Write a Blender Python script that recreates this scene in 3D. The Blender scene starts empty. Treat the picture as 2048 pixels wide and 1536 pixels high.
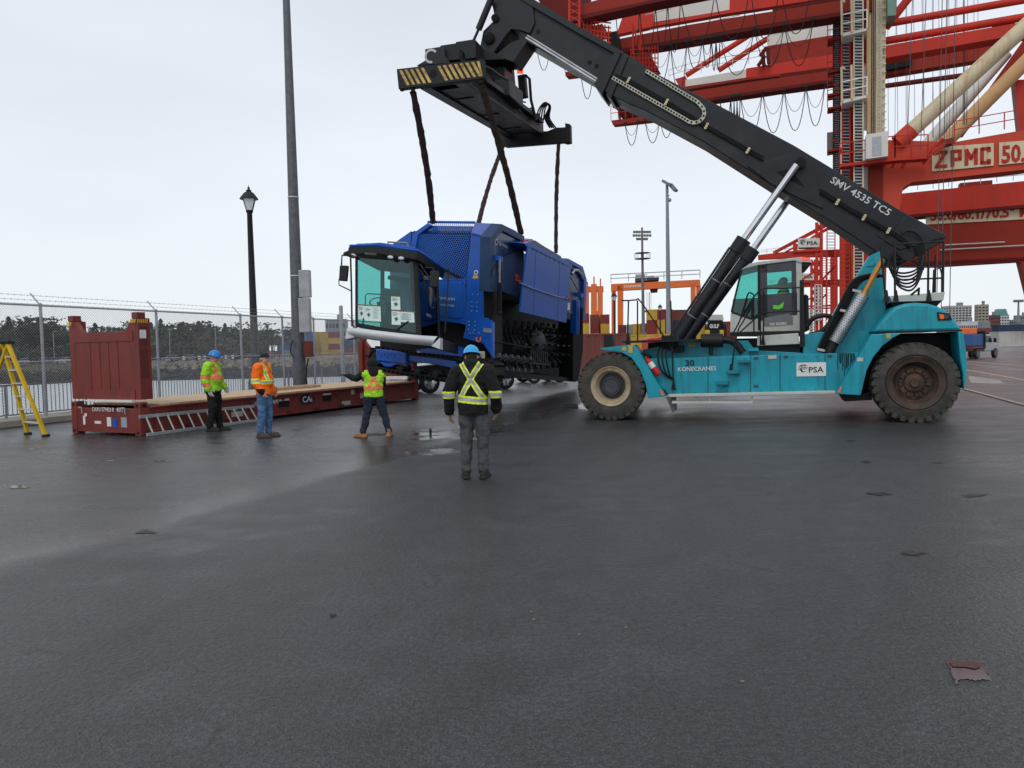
import bpy, bmesh, math, random
from mathutils import Vector as V, Matrix, noise
R = math.radians
random.seed(7)
SC = bpy.context.scene
COL = SC.collection
# ------------------------------------------------------------------ camera
EYE = V((0, 0, 1.72)); F = 1500.0; W0, H0 = 2048, 1536
PITCH = math.atan(73 / F); ROLL = R(1.26)
_f = V((0, math.cos(PITCH), -math.sin(PITCH))); _x = V((1, 0, 0)); _u = _x.cross(_f)
RT = _x * math.cos(ROLL) - _u * math.sin(ROLL); UP = _u * math.cos(ROLL) + _x * math.sin(ROLL)
cam = bpy.data.objects.new('camera', bpy.data.cameras.new('camera')); COL.objects.link(cam)
cam.data.sensor_width = 36; cam.data.lens = 36 * F / W0
cam.data.clip_start = 0.1; cam.data.clip_end = 6000
m = Matrix((RT, UP, -_f)).transposed().to_4x4(); m.translation = EYE
cam.matrix_world = m
SC.camera = cam
# ------------------------------------------------------------------ world, sun, exposure
SUN_EL, SUN_AZ = R(48), R(200)
w = bpy.data.worlds.new('World'); SC.world = w; w.use_nodes = True
nt = w.node_tree; nt.nodes.clear()
sky = nt.nodes.new('ShaderNodeTexSky'); sky.sky_type = 'NISHITA'; sky.sun_disc = False
sky.sun_elevation = SUN_EL; sky.sun_rotation = SUN_AZ
tc = nt.nodes.new('ShaderNodeTexCoord')
mp = nt.nodes.new('ShaderNodeMapping'); mp.inputs['Scale'].default_value = (1.2, 1.2, 4.0)
ns = nt.nodes.new('ShaderNodeTexNoise'); ns.inputs['Scale'].default_value = 1.3; ns.inputs['Detail'].default_value = 6; ns.inputs['Roughness'].default_value = .45
sp = nt.nodes.new('ShaderNodeSeparateXYZ')
rp = nt.nodes.new('ShaderNodeValToRGB')     # overcast: palest low down, greyer overhead
rp.color_ramp.elements[0].position = 0.0; rp.color_ramp.elements[0].color = (.78, .825, .86, 1)
rp.color_ramp.elements[1].position = .55; rp.color_ramp.elements[1].color = (.64, .67, .745, 1)
nr = nt.nodes.new('ShaderNodeMapRange'); nr.inputs['From Min'].default_value = .3; nr.inputs['From Max'].default_value = .7
nr.inputs['To Min'].default_value = 10.1; nr.inputs['To Max'].default_value = 12.0
vm = nt.nodes.new('ShaderNodeVectorMath'); vm.operation = 'SCALE'
mx = nt.nodes.new('ShaderNodeMix'); mx.data_type = 'RGBA'; mx.inputs['Factor'].default_value = .92
bg = nt.nodes.new('ShaderNodeBackground'); bg.inputs['Strength'].default_value = .1
wo = nt.nodes.new('ShaderNodeOutputWorld')
L = nt.links.new
L(tc.outputs['Generated'], mp.inputs['Vector']); L(mp.outputs[0], ns.inputs['Vector']); L(tc.outputs['Generated'], sp.inputs[0])
L(sp.outputs['Z'], rp.inputs[0]); L(ns.outputs[0], nr.inputs['Value']); L(rp.outputs[0], vm.inputs[0]); L(nr.outputs[0], vm.inputs['Scale'])
L(sky.outputs[0], mx.inputs['A']); L(vm.outputs[0], mx.inputs['B']); L(mx.outputs['Result'], bg.inputs['Color']); L(bg.outputs[0], wo.inputs[0])
sl = bpy.data.lights.new('sun', 'SUN'); sl.energy = .8; sl.angle = R(25); sl.color = (1, .96, .9)
so = bpy.data.objects.new('sun', sl); COL.objects.link(so)
so.rotation_euler = (math.pi / 2 - SUN_EL, 0, math.pi - SUN_AZ + math.pi)
sd = V((math.sin(SUN_AZ) * math.cos(SUN_EL), math.cos(SUN_AZ) * math.cos(SUN_EL), math.sin(SUN_EL)))
so.rotation_euler = sd.to_track_quat('Z', 'Y').to_euler()
SC.view_settings.view_transform = 'Standard'; SC.view_settings.look = 'None'
SC.view_settings.exposure = 0.08; SC.view_settings.gamma = 1; SC.view_settings.use_curve_mapping = False
# ------------------------------------------------------------------ geometry helpers
def ray(px, py): return (_f + RT * ((px - 1024) / F) - UP * ((py - 768) / F))
def P(px, py, Y):
    d = ray(px, py); return EYE + d * (Y / d.y)
def G(px, py, z=0.0):
    d = ray(px, py); return EYE + d * ((z - EYE.z) / d.z)
class Plane:
    """a plane through o spanned by u and v; off moves it along n (away from the camera)"""
    def __init__(s, o, u, v=V((0, 0, 1))):
        s.o = V(o); s.u = V(u).normalized(); s.v = V(v).normalized(); s.n = s.u.cross(s.v).normalized()
        if s.n.dot(s.o - EYE) < 0: s.n = -s.n
    def hit(s, px, py, off=0.0):
        d = ray(px, py); o = s.o + s.n * off
        return EYE + d * ((o - EYE).dot(s.n) / d.dot(s.n))
    def poly(s, pts, off=0.0): return [s.hit(x, y, off) for x, y in pts]
def perp(d):
    d = d.normalized(); a = d.cross(V((0, 0, 1)))
    if a.length < 1e-4: a = V((1, 0, 0))
    a.normalize(); return a, a.cross(d).normalized()
def crom(p, k):
    o = []
    for i in range(len(p) - 1):
        a, b, c, d = p[max(i - 1, 0)], p[i], p[i + 1], p[min(i + 2, len(p) - 1)]
        for j in range(k):
            t = j / k; o.append(((b * 2) + (c - a) * t + (a * 2 - b * 5 + c * 4 - d) * t * t + (b * 3 - a - c * 3 + d) * t * t * t) / 2)
    o.append(p[-1]); return o
class MB:
    def __init__(s): s.v = []; s.f = []; s.m = []; s.mi = 0
    def mat(s, i): s.mi = i; return s
    def add(s, vs, fs):
        b = len(s.v); s.v += [V(x) for x in vs]
        for q in fs: s.f.append([b + i for i in q]); s.m.append(s.mi)
        return s
    def box(s, c, sx, sy, sz, ax=None):
        X, Y, Z = ax or (V((1, 0, 0)), V((0, 1, 0)), V((0, 0, 1)))
        c = V(c); vs = [c + X * (i * sx / 2) + Y * (j * sy / 2) + Z * (k * sz / 2) for i in (-1, 1) for j in (-1, 1) for k in (-1, 1)]
        return s.add(vs, [(0, 1, 3, 2), (4, 6, 7, 5), (0, 4, 5, 1), (2, 3, 7, 6), (0, 2, 6, 4), (1, 5, 7, 3)])
    def prism(s, pts, vec):
        n = len(pts); vec = V(vec)
        return s.add(list(pts) + [p + vec for p in pts], [list(range(n)), list(range(2 * n - 1, n - 1, -1))] + [(i, (i + 1) % n, n + (i + 1) % n, n + i) for i in range(n)])
    def tube(s, p, q, r, r2=None, n=8, cap=True):
        p = V(p); q = V(q); r2 = r if r2 is None else r2
        if (q - p).length < 1e-6: return s
        a, b = perp(q - p); vs = []
        for c, rr in ((p, r), (q, r2)):
            vs += [c + (a * math.cos(t) + b * math.sin(t)) * rr for t in [2 * math.pi * (k + .5) / n for k in range(n)]]
        fs = [(i, (i + 1) % n, n + (i + 1) % n, n + i) for i in range(n)]
        if cap: fs += [list(range(n)), list(range(2 * n - 1, n - 1, -1))]
        return s.add(vs, fs)
    def path(s, pts, r, n=6, smooth_=0):
        pts = [V(p) for p in pts]
        if smooth_ and len(pts) > 2: pts = crom(pts, smooth_)
        vs = []; K = len(pts)
        a0, _b = perp(pts[1] - pts[0])
        for i, c in enumerate(pts):
            d = (pts[min(i + 1, K - 1)] - pts[max(i - 1, 0)]).normalized()
            a = (a0 - d * a0.dot(d)); a = a.normalized() if a.length > 1e-3 else perp(d)[0]
            a0 = a; b = a.cross(d)
            vs += [c + (a * math.cos(t) + b * math.sin(t)) * r for t in [2 * math.pi * k / n for k in range(n)]]
        fs = [(j * n + i, j * n + (i + 1) % n, (j + 1) * n + (i + 1) % n, (j + 1) * n + i) for j in range(K - 1) for i in range(n)]
        fs += [list(range(n)), list(range(K * n - 1, K * n - n - 1, -1))]
        return s.add(vs, fs)
    def beam(s, p, q, w, h, up=None):
        p = V(p); q = V(q); d = (q - p); L_ = d.length
        if L_ < 1e-6: return s
        d.normalize(); up = V(up) if up else V((0, 0, 1))
        a = d.cross(up)
        if a.length < 1e-3: a = d.cross(V((1, 0, 0)))
        a.normalize(); b = a.cross(d)
        return s.box((p + q) / 2, L_, w, h, (d, a, b))
    def lathe(s, prof, o, ax, n=32, closed=False):
        o = V(o); ax = V(ax).normalized(); a, b = perp(ax); K = len(prof); vs = []
        for r, z in prof:
            vs += [o + ax * z + (a * math.cos(t) + b * math.sin(t)) * r for t in [2 * math.pi * k / n for k in range(n)]]
        fs = [(j * n + i, j * n + (i + 1) % n, (j + 1) * n + (i + 1) % n, (j + 1) * n + i) for j in range(K - 1) for i in range(n)]
        if closed: fs += [((K - 1) * n + i, (K - 1) * n + (i + 1) % n, (i + 1) % n, i) for i in range(n)]
        else: fs += [list(range(n)), list(range(K * n - 1, K * n - n - 1, -1))]
        return s.add(vs, fs)
    def ball(s, c, r, n=12, ax=None):
        X, Y, Z = ax or (V((1, 0, 0)), V((0, 1, 0)), V((0, 0, 1)))
        if not hasattr(r, '__len__'): r = (r, r, r)
        c = V(c); h = n // 2; vs = []
        for j in range(1, h):
            p = math.pi * j / h
            vs += [c + X * (r[0] * math.sin(p) * math.cos(t)) + Y * (r[1] * math.sin(p) * math.sin(t)) + Z * (r[2] * math.cos(p)) for t in [2 * math.pi * k / n for k in range(n)]]
        top = len(vs); vs += [c + Z * r[2], c - Z * r[2]]
        fs = [(j * n + i, (j + 1) * n + i, (j + 1) * n + (i + 1) % n, j * n + (i + 1) % n) for j in range(h - 2) for i in range(n)]
        fs += [(top, i, (i + 1) % n) for i in range(n)] + [(top + 1, (h - 2) * n + (i + 1) % n, (h - 2) * n + i) for i in range(n)]
        return s.add(vs, fs)
    def caps(s, p, r1, q, r2, n=12):
        """closed tapered capsule"""
        p = V(p); q = V(q); d = q - p; L_ = d.length
        if L_ < 1e-6: return s.ball(p, max(r1, r2), n)
        prof = [(max(r1 * math.cos(t), 1e-4), r1 * math.sin(t)) for t in [R(-88), R(-60), R(-30), 0]] + [(max(r2 * math.cos(t), 1e-4), L_ + r2 * math.sin(t)) for t in [0, R(30), R(60), R(88)]]
        return s.lathe(prof, p, d, n)
    def quad(s, pts): return s.add(pts, [list(range(len(pts)))])
def tagit(o, label=None, cat=None, group=None, kind=None):
    if label: o['label'] = label
    if cat: o['category'] = cat
    if group: o['group'] = group
    if kind: o['kind'] = kind
    return o
MW = {}
def mkmesh(name, mb, mats, inv=None, smooth=True, ang=.6, recalc=True):
    me = bpy.data.meshes.new(name)
    vs = [inv @ v for v in mb.v] if inv else mb.v
    me.from_pydata([tuple(v) for v in vs], [], mb.f)
    if not isinstance(mats, (list, tuple)): mats = [mats]
    for mm in mats: me.materials.append(mm)
    if len(mats) > 1: me.polygons.foreach_set('material_index', mb.m)
    if recalc:
        b = bmesh.new(); b.from_mesh(me); bmesh.ops.recalc_face_normals(b, faces=b.faces); b.to_mesh(me); b.free()
    if smooth:
        me.polygons.foreach_set('use_smooth', [True] * len(me.polygons)); me.set_sharp_from_angle(angle=ang)
    me.update(); return me
def thing(name, label, cat, loc=(0, 0, 0), rotz=0, group=None):
    o = bpy.data.objects.new(name, None); COL.objects.link(o); o.empty_display_size = .3
    mw = Matrix.Translation(V(loc)) @ Matrix.Rotation(rotz, 4, 'Z'); o.matrix_world = mw; MW[o.name] = mw
    return tagit(o, label, cat, group)
def islands(mb):
    par = list(range(len(mb.v)))
    def fd(i):
        while par[i] != i: par[i] = par[par[i]]; i = par[i]
        return i
    for f in mb.f:
        for i in f[1:]: par[fd(i)] = fd(f[0])
    grp = {}
    for f, m_ in zip(mb.f, mb.m): grp.setdefault(fd(f[0]), []).append((f, m_))
    out = []
    for fs in grp.values():
        q = MB(); mp_ = {}
        for f, m_ in fs:
            for i in f:
                if i not in mp_: mp_[i] = len(q.v); q.v.append(mb.v[i])
            q.f.append([mp_[i] for i in f]); q.m.append(m_)
        out.append(q)
    return out
EACH = {'twistlock', 'access_hole', 'railing_foot', 'fork_pocket', 'pocket_lip', 'side_label', 'white_label', 'lashing_ring', 'scraper_blade', 'corner_opening', 'white_batten', 'foot', 'walkway_bracket', 'bumper_end', 'mirror_arm', 'locking_pin', 'yellow_decal', 'panel_seam', 'pressed_ring', 'wiper', 'red_hook', 'tie_beam', 'boom_stay'}
def part(name, mb, mats, parent, label=None, bev=0, **k):
    if name in EACH:
        for q in islands(mb)[1:]: part1(name, q, mats, parent, label, bev, **k)
        mb = islands(mb)[0]
    return part1(name, mb, mats, parent, label, bev, **k)
def part1(name, mb, mats, parent, label=None, bev=0, **k):
    mw = MW[parent.name]
    o = bpy.data.objects.new(name, mkmesh(name, mb, mats, mw.inverted(), **k)); COL.objects.link(o)
    o.parent = parent; MW[o.name] = mw
    if label: o['label'] = label
    if bev: bevel(o, bev)
    return o
def bevel(o, w_):
    b = o.modifiers.new('bevel', 'BEVEL'); b.width = w_; b.segments = 2; b.limit_method = 'ANGLE'; b.angle_limit = R(40); b.harden_normals = False
def single(name, mb, mats, label=None, cat=None, group=None, kind=None, bev=0, **k):
    lo = V((min(v.x for v in mb.v), min(v.y for v in mb.v), min(v.z for v in mb.v))); hi = V((max(v.x for v in mb.v), max(v.y for v in mb.v), max(v.z for v in mb.v)))
    c = (lo + hi) / 2; c.z = lo.z; mw = Matrix.Translation(c)
    o = bpy.data.objects.new(name, mkmesh(name, mb, mats, mw.inverted(), **k)); COL.objects.link(o); o.location = c; MW[o.name] = mw
    if bev: bevel(o, bev)
    return tagit(o, label, cat, group, kind)
def struct(name, mb, mats, **k): return single(name, mb, mats, kind='structure', **k)
def copy_tree(o, parent=None, loc=None, rotz=None, label=None):
    c = o.copy(); COL.objects.link(c); c.parent = parent
    if parent is None:
        if loc is not None: c.location = loc
        if rotz is not None: c.rotation_euler = (0, 0, rotz)
        if label: c['label'] = label
    else: c.matrix_parent_inverse = o.matrix_parent_inverse
    for ch in o.children: copy_tree(ch, c)
    return c
# ------------------------------------------------------------------ materials
def lk(nt, a, b): nt.links.new(a, b)
def mat(name, col, rough=.6, metal=0, var=.15, vs=3.0, dirt=0, dcol=(.05, .045, .04), ds=1.5, bump=0, bs=40, streak=False, coat=0, spec=.36, emit=None, es=1):
    m_ = bpy.data.materials.new(name); m_.use_nodes = True; t = m_.node_tree; b = t.nodes['Principled BSDF']
    tc_ = t.nodes.new('ShaderNodeTexCoord'); n1 = t.nodes.new('ShaderNodeTexNoise'); n1.inputs['Scale'].default_value = vs; n1.inputs['Detail'].default_value = 5
    lk(t, tc_.outputs['Object'], n1.inputs['Vector'])
    mr = t.nodes.new('ShaderNodeMapRange'); mr.inputs['From Min'].default_value = .3; mr.inputs['From Max'].default_value = .7
    mr.inputs['To Min'].default_value = 1 - var; mr.inputs['To Max'].default_value = 1 + var
    lk(t, n1.outputs[0], mr.inputs['Value'])
    sc = t.nodes.new('ShaderNodeVectorMath'); sc.operation = 'SCALE'; sc.inputs[0].default_value = col[:3]; lk(t, mr.outputs[0], sc.inputs['Scale'])
    out = sc.outputs[0]
    if dirt:
        n2 = t.nodes.new('ShaderNodeTexNoise'); n2.inputs['Scale'].default_value = ds; n2.inputs['Detail'].default_value = 8; n2.inputs['Roughness'].default_value = .65
        if streak:
            mpp = t.nodes.new('ShaderNodeMapping'); mpp.inputs['Scale'].default_value = (3, 3, .35); lk(t, tc_.outputs['Object'], mpp.inputs['Vector']); lk(t, mpp.outputs[0], n2.inputs['Vector'])
        else: lk(t, tc_.outputs['Object'], n2.inputs['Vector'])
        m2 = t.nodes.new('ShaderNodeMapRange'); m2.inputs['From Min'].default_value = .5; m2.inputs['From Max'].default_value = .72; m2.inputs['To Max'].default_value = dirt
        lk(t, n2.outputs[0], m2.inputs['Value'])
        mix = t.nodes.new('ShaderNodeMix'); mix.data_type = 'RGBA'; lk(t, m2.outputs[0], mix.inputs['Factor']); lk(t, out, mix.inputs['A']); mix.inputs['B'].default_value = (*dcol, 1)
        out = mix.outputs['Result']
    lk(t, out, b.inputs['Base Color'])
    r2 = t.nodes.new('ShaderNodeMapRange'); r2.inputs['To Min'].default_value = max(rough - .1, .02); r2.inputs['To Max'].default_value = min(rough + .12, 1); lk(t, n1.outputs[0], r2.inputs['Value']); lk(t, r2.outputs[0], b.inputs['Roughness'])
    b.inputs['Metallic'].default_value = metal; b.inputs['Specular IOR Level'].default_value = spec
    if coat: b.inputs['Coat Weight'].default_value = coat; b.inputs['Coat Roughness'].default_value = .15
    if bump:
        n3 = t.nodes.new('ShaderNodeTexNoise'); n3.inputs['Scale'].default_value = bs; n3.inputs['Detail'].default_value = 4; lk(t, tc_.outputs['Object'], n3.inputs['Vector'])
        bp = t.nodes.new('ShaderNodeBump'); bp.inputs['Strength'].default_value = bump; bp.inputs['Distance'].default_value = .02; lk(t, n3.outputs[0], bp.inputs['Height']); lk(t, bp.outputs[0], b.inputs['Normal'])
    if emit: b.inputs['Emission Color'].default_value = (*emit, 1); b.inputs['Emission Strength'].default_value = es
    return m_
def glass(name, tint, f0=.1, alpha=1):
    m_ = bpy.data.materials.new(name); m_.use_nodes = True; t = m_.node_tree; t.nodes.clear()
    o = t.nodes.new('ShaderNodeOutputMaterial'); tr = t.nodes.new('ShaderNodeBsdfTransparent'); tr.inputs[0].default_value = (*tint, 1)
    gl = t.nodes.new('ShaderNodeBsdfGlossy'); gl.inputs['Roughness'].default_value = .03; gl.inputs['Color'].default_value = (.9, .95, .95, 1)
    lw = t.nodes.new('ShaderNodeLayerWeight'); lw.inputs['Blend'].default_value = .5; pw = t.nodes.new('ShaderNodeMath'); pw.operation = 'POWER'; lk(t, lw.outputs['Facing'], pw.inputs[0]); pw.inputs[1].default_value = 4.0
    fr = t.nodes.new('ShaderNodeMath'); fr.operation = 'MULTIPLY_ADD'; lk(t, pw.outputs[0], fr.inputs[0]); fr.inputs[1].default_value = .5; fr.inputs[2].default_value = .05
    mx_ = t.nodes.new('ShaderNodeMixShader'); lk(t, fr.outputs[0], mx_.inputs[0]); lk(t, tr.outputs[0], mx_.inputs[1]); lk(t, gl.outputs[0], mx_.inputs[2]); lk(t, mx_.outputs[0], o.inputs[0])
    return m_
def text(body, o, right, up, h, width=None, bold=.0, ext=0.0):
    """flat lettering as an MB: o is the lower left corner in world space"""
    cu = bpy.data.curves.new('t', 'FONT'); cu.body = body; cu.size = 1; cu.offset = bold; cu.resolution_u = 2
    ob = bpy.data.objects.new('t', cu); COL.objects.link(ob)
    dg = bpy.context.evaluated_depsgraph_get(); me = ob.evaluated_get(dg).to_mesh()
    vs = [V(v.co) for v in me.vertices]; fs = [list(p_.vertices) for p_ in me.polygons]
    ob.evaluated_get(dg).to_mesh_clear(); bpy.data.objects.remove(ob); bpy.data.curves.remove(cu)
    x0 = min(v.x for v in vs); x1 = max(v.x for v in vs); y0 = 0; caph = .73
    k = h / caph; kx = k if width is None else width / (x1 - x0)
    right = V(right).normalized(); up = V(up).normalized()
    mb = MB(); mb.add([V(o) + right * ((v.x - x0) * kx) + up * ((v.y - y0) * k) for v in vs], fs); return mb
M = {}
def defm(n, *a, **k): M[n] = mat(n, *a, **k); return M[n]
defm('turquoise', (.007, .30, .385), .42, var=.14, vs=1.5, dirt=.75, dcol=(.02, .12, .14), ds=2.2, streak=True, coat=.15)
defm('black_paint', (.0095, .0115, .016), .42, var=.25, vs=2, dirt=.3, dcol=(.06, .06, .058), ds=1.2)
defm('black', (.008, .008, .009), .55, var=.3)
defm('shade_oil_black', (.006, .006, .007), .8, var=.3)  # near-black: shade painted into openings and recesses, also oil and dark gear
defm('rubber', (.055, .052, .046), .85, var=.35, vs=6, dirt=.6, dcol=(.11, .095, .075), ds=4, bump=.5, bs=25)
defm('track_rubber', (.012, .012, .012), .8, var=.3, bump=.3)
defm('blue', (.004, .085, .42), .36, var=.12, vs=1.2, coat=.2, dirt=.15, dcol=(.02, .06, .15), ds=3)
defm('blue_web', (.012, .13, .56), .35); defm('blue_grey', (.03, .065, .14), .45, var=.15)
defm('rust_red', (.19, .034, .028), .5, var=.12, vs=2.0, dirt=.75, dcol=(.085, .030, .022), ds=2.6, streak=True)
defm('rust_red_d', (.12, .022, .02), .6, var=.2, dirt=.6, dcol=(.06, .03, .02), ds=2)
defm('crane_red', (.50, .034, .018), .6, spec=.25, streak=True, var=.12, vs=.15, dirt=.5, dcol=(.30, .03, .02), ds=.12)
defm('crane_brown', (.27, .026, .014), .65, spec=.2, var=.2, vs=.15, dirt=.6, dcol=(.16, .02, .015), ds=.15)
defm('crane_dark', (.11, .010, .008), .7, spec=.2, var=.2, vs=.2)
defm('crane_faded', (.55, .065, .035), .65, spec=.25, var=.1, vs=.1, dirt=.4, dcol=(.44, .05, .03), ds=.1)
defm('cream', (.62, .54, .36), .6, var=.1, vs=.3, dirt=.7, dcol=(.42, .22, .08), ds=.5, streak=True)
defm('white_crane', (.62, .60, .55), .55, var=.08, vs=.2)
defm('orange', (.75, .17, .04), .5, var=.1, vs=.1)
defm('steel', (.45, .46, .47), .35, metal=.9, var=.2)
defm('chrome', (.75, .76, .78), .12, metal=1, var=.05)
defm('galv', (.24, .26, .28), .5, metal=.35, var=.22, vs=8, dirt=.3, dcol=(.13, .14, .15), ds=1)
defm('galv_pole', (.115, .125, .135), .55, metal=.3, var=.22, vs=6, dirt=.3, dcol=(.07, .075, .08), ds=.8, streak=True)
defm('galv_l', (.36, .38, .4), .5, metal=.3, var=.15, vs=4)
defm('white', (.72, .72, .70), .5, var=.06)
defm('offwhite', (.50, .51, .46), .5, var=.1, dirt=.4, dcol=(.30, .31, .27), ds=2)
defm('lightgrey', (.60, .62, .64), .4, var=.05, coat=.2)
defm('dgrey', (.06, .065, .075), .6, var=.2)
defm('mgrey', (.17, .175, .18), .6, var=.2)
defm('concrete', (.34, .31, .26), .85, var=.2, vs=2, dirt=.6, dcol=(.17, .15, .12), ds=1.2, bump=.3)
defm('wood', (.55, .40, .24), .7, var=.25, vs=6, dirt=.5, dcol=(.36, .26, .16), ds=3)
defm('yellow', (.72, .47, .01), .45, var=.1)
defm('yellow_c', (.60, .38, .04), .55, var=.12, vs=1)
defm('rope', (.055, .035, .028), .9, var=.4, vs=12, bump=.8, bs=60)
defm('red_lamp', (.7, .03, .02), .3, emit=(1, .08, .03), es=1.2)
defm('red', (.55, .02, .015), .4, var=.1)
defm('bronze', (.55, .27, .07), .3, metal=.7, var=.15)
defm('rim_cream', (.42, .34, .22), .6, var=.2, vs=4, dirt=.6, dcol=(.2, .09, .04), ds=3)
defm('rim_rust', (.06, .04, .03), .7, var=.4, vs=4, dirt=.7, dcol=(.14, .065, .035), ds=4)
defm('paper', (.66, .80, .76), .6, var=.03)
defm('paper_print', (.09, .13, .13), .6)
defm('tape', (.22, .10, .08), .6)
defm('orange_dec', (.85, .16, .03), .5)
defm('lime', (.34, .72, .03), .8, var=.2, vs=14, bump=.8, bs=22)
defm('hi_orange', (1.0, .17, .01), .8, var=.1, vs=10, bump=.6, bs=18)
defm('hi_yellow', (.80, .95, .04), .7, var=.05)
defm('reflect', (.42, .43, .40), .45, var=.1)
defm('reflect_pink', (.72, .27, .16), .6, var=.15)
defm('helmet', (.01, .20, .62), .35, var=.05, coat=.3)
defm('helmet_l', (.02, .36, .75), .35, var=.05, coat=.3)
defm('hoodie', (.010, .010, .011), .95, var=.3, vs=8, bump=1, bs=16)
defm('sweat', (.075, .075, .082), .95, var=.2, vs=6, bump=1, bs=14)
defm('jeans', (.075, .16, .30), .9, var=.35, vs=7, bump=.8, bs=20, dirt=.4, dcol=(.04, .09, .2), ds=8)
defm('navy', (.016, .024, .04), .9, var=.3, vs=8, bump=1, bs=16)
defm('blackcloth', (.009, .009, .010), .9, var=.3, bump=.8, bs=16)
defm('skin', (.50, .26, .18), .55, var=.12, vs=12)
defm('tanglove', (.42, .25, .12), .8, var=.3, vs=20)
defm('whiteglove', (.55, .53, .45), .8, var=.15, vs=20)
defm('boot_b', (.02, .018, .016), .7, var=.3, vs=14)
defm('boot_t', (.30, .15, .06), .75, var=.25, vs=14)
defm('boot_br', (.08, .055, .045), .75, var=.25, vs=14)
defm('hair', (.03, .022, .018), .9)
defm('greyhair', (.30, .27, .25), .9)
defm('lampglass', (.75, .78, .8), .2)
M['glass_teal'] = glass('glass_teal', (.48, .82, .79), .12)
M['glass_dark'] = glass('glass_dark', (.05, .075, .085), -.22)
defm('blue_sheen', (.035, .07, .17), .22, var=.1, vs=1, coat=.4, spec=.5)
defm('chain_cream', (.56, .54, .43), .6); defm('letter_red', (.42, .035, .02), .6, spec=.2); defm('pipe_orange', (.60, .36, .17), .65, var=.12, vs=.3, dirt=.5, dcol=(.4, .2, .1), ds=.4, spec=.2); defm('turq_dark', (.01, .20, .26), .5, dirt=.4, dcol=(.02, .08, .09))
M['glass_mid'] = glass('glass_mid', (.50, .84, .80), .1)
defm('psa_green', (.14, .60, .05), .5)
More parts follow.
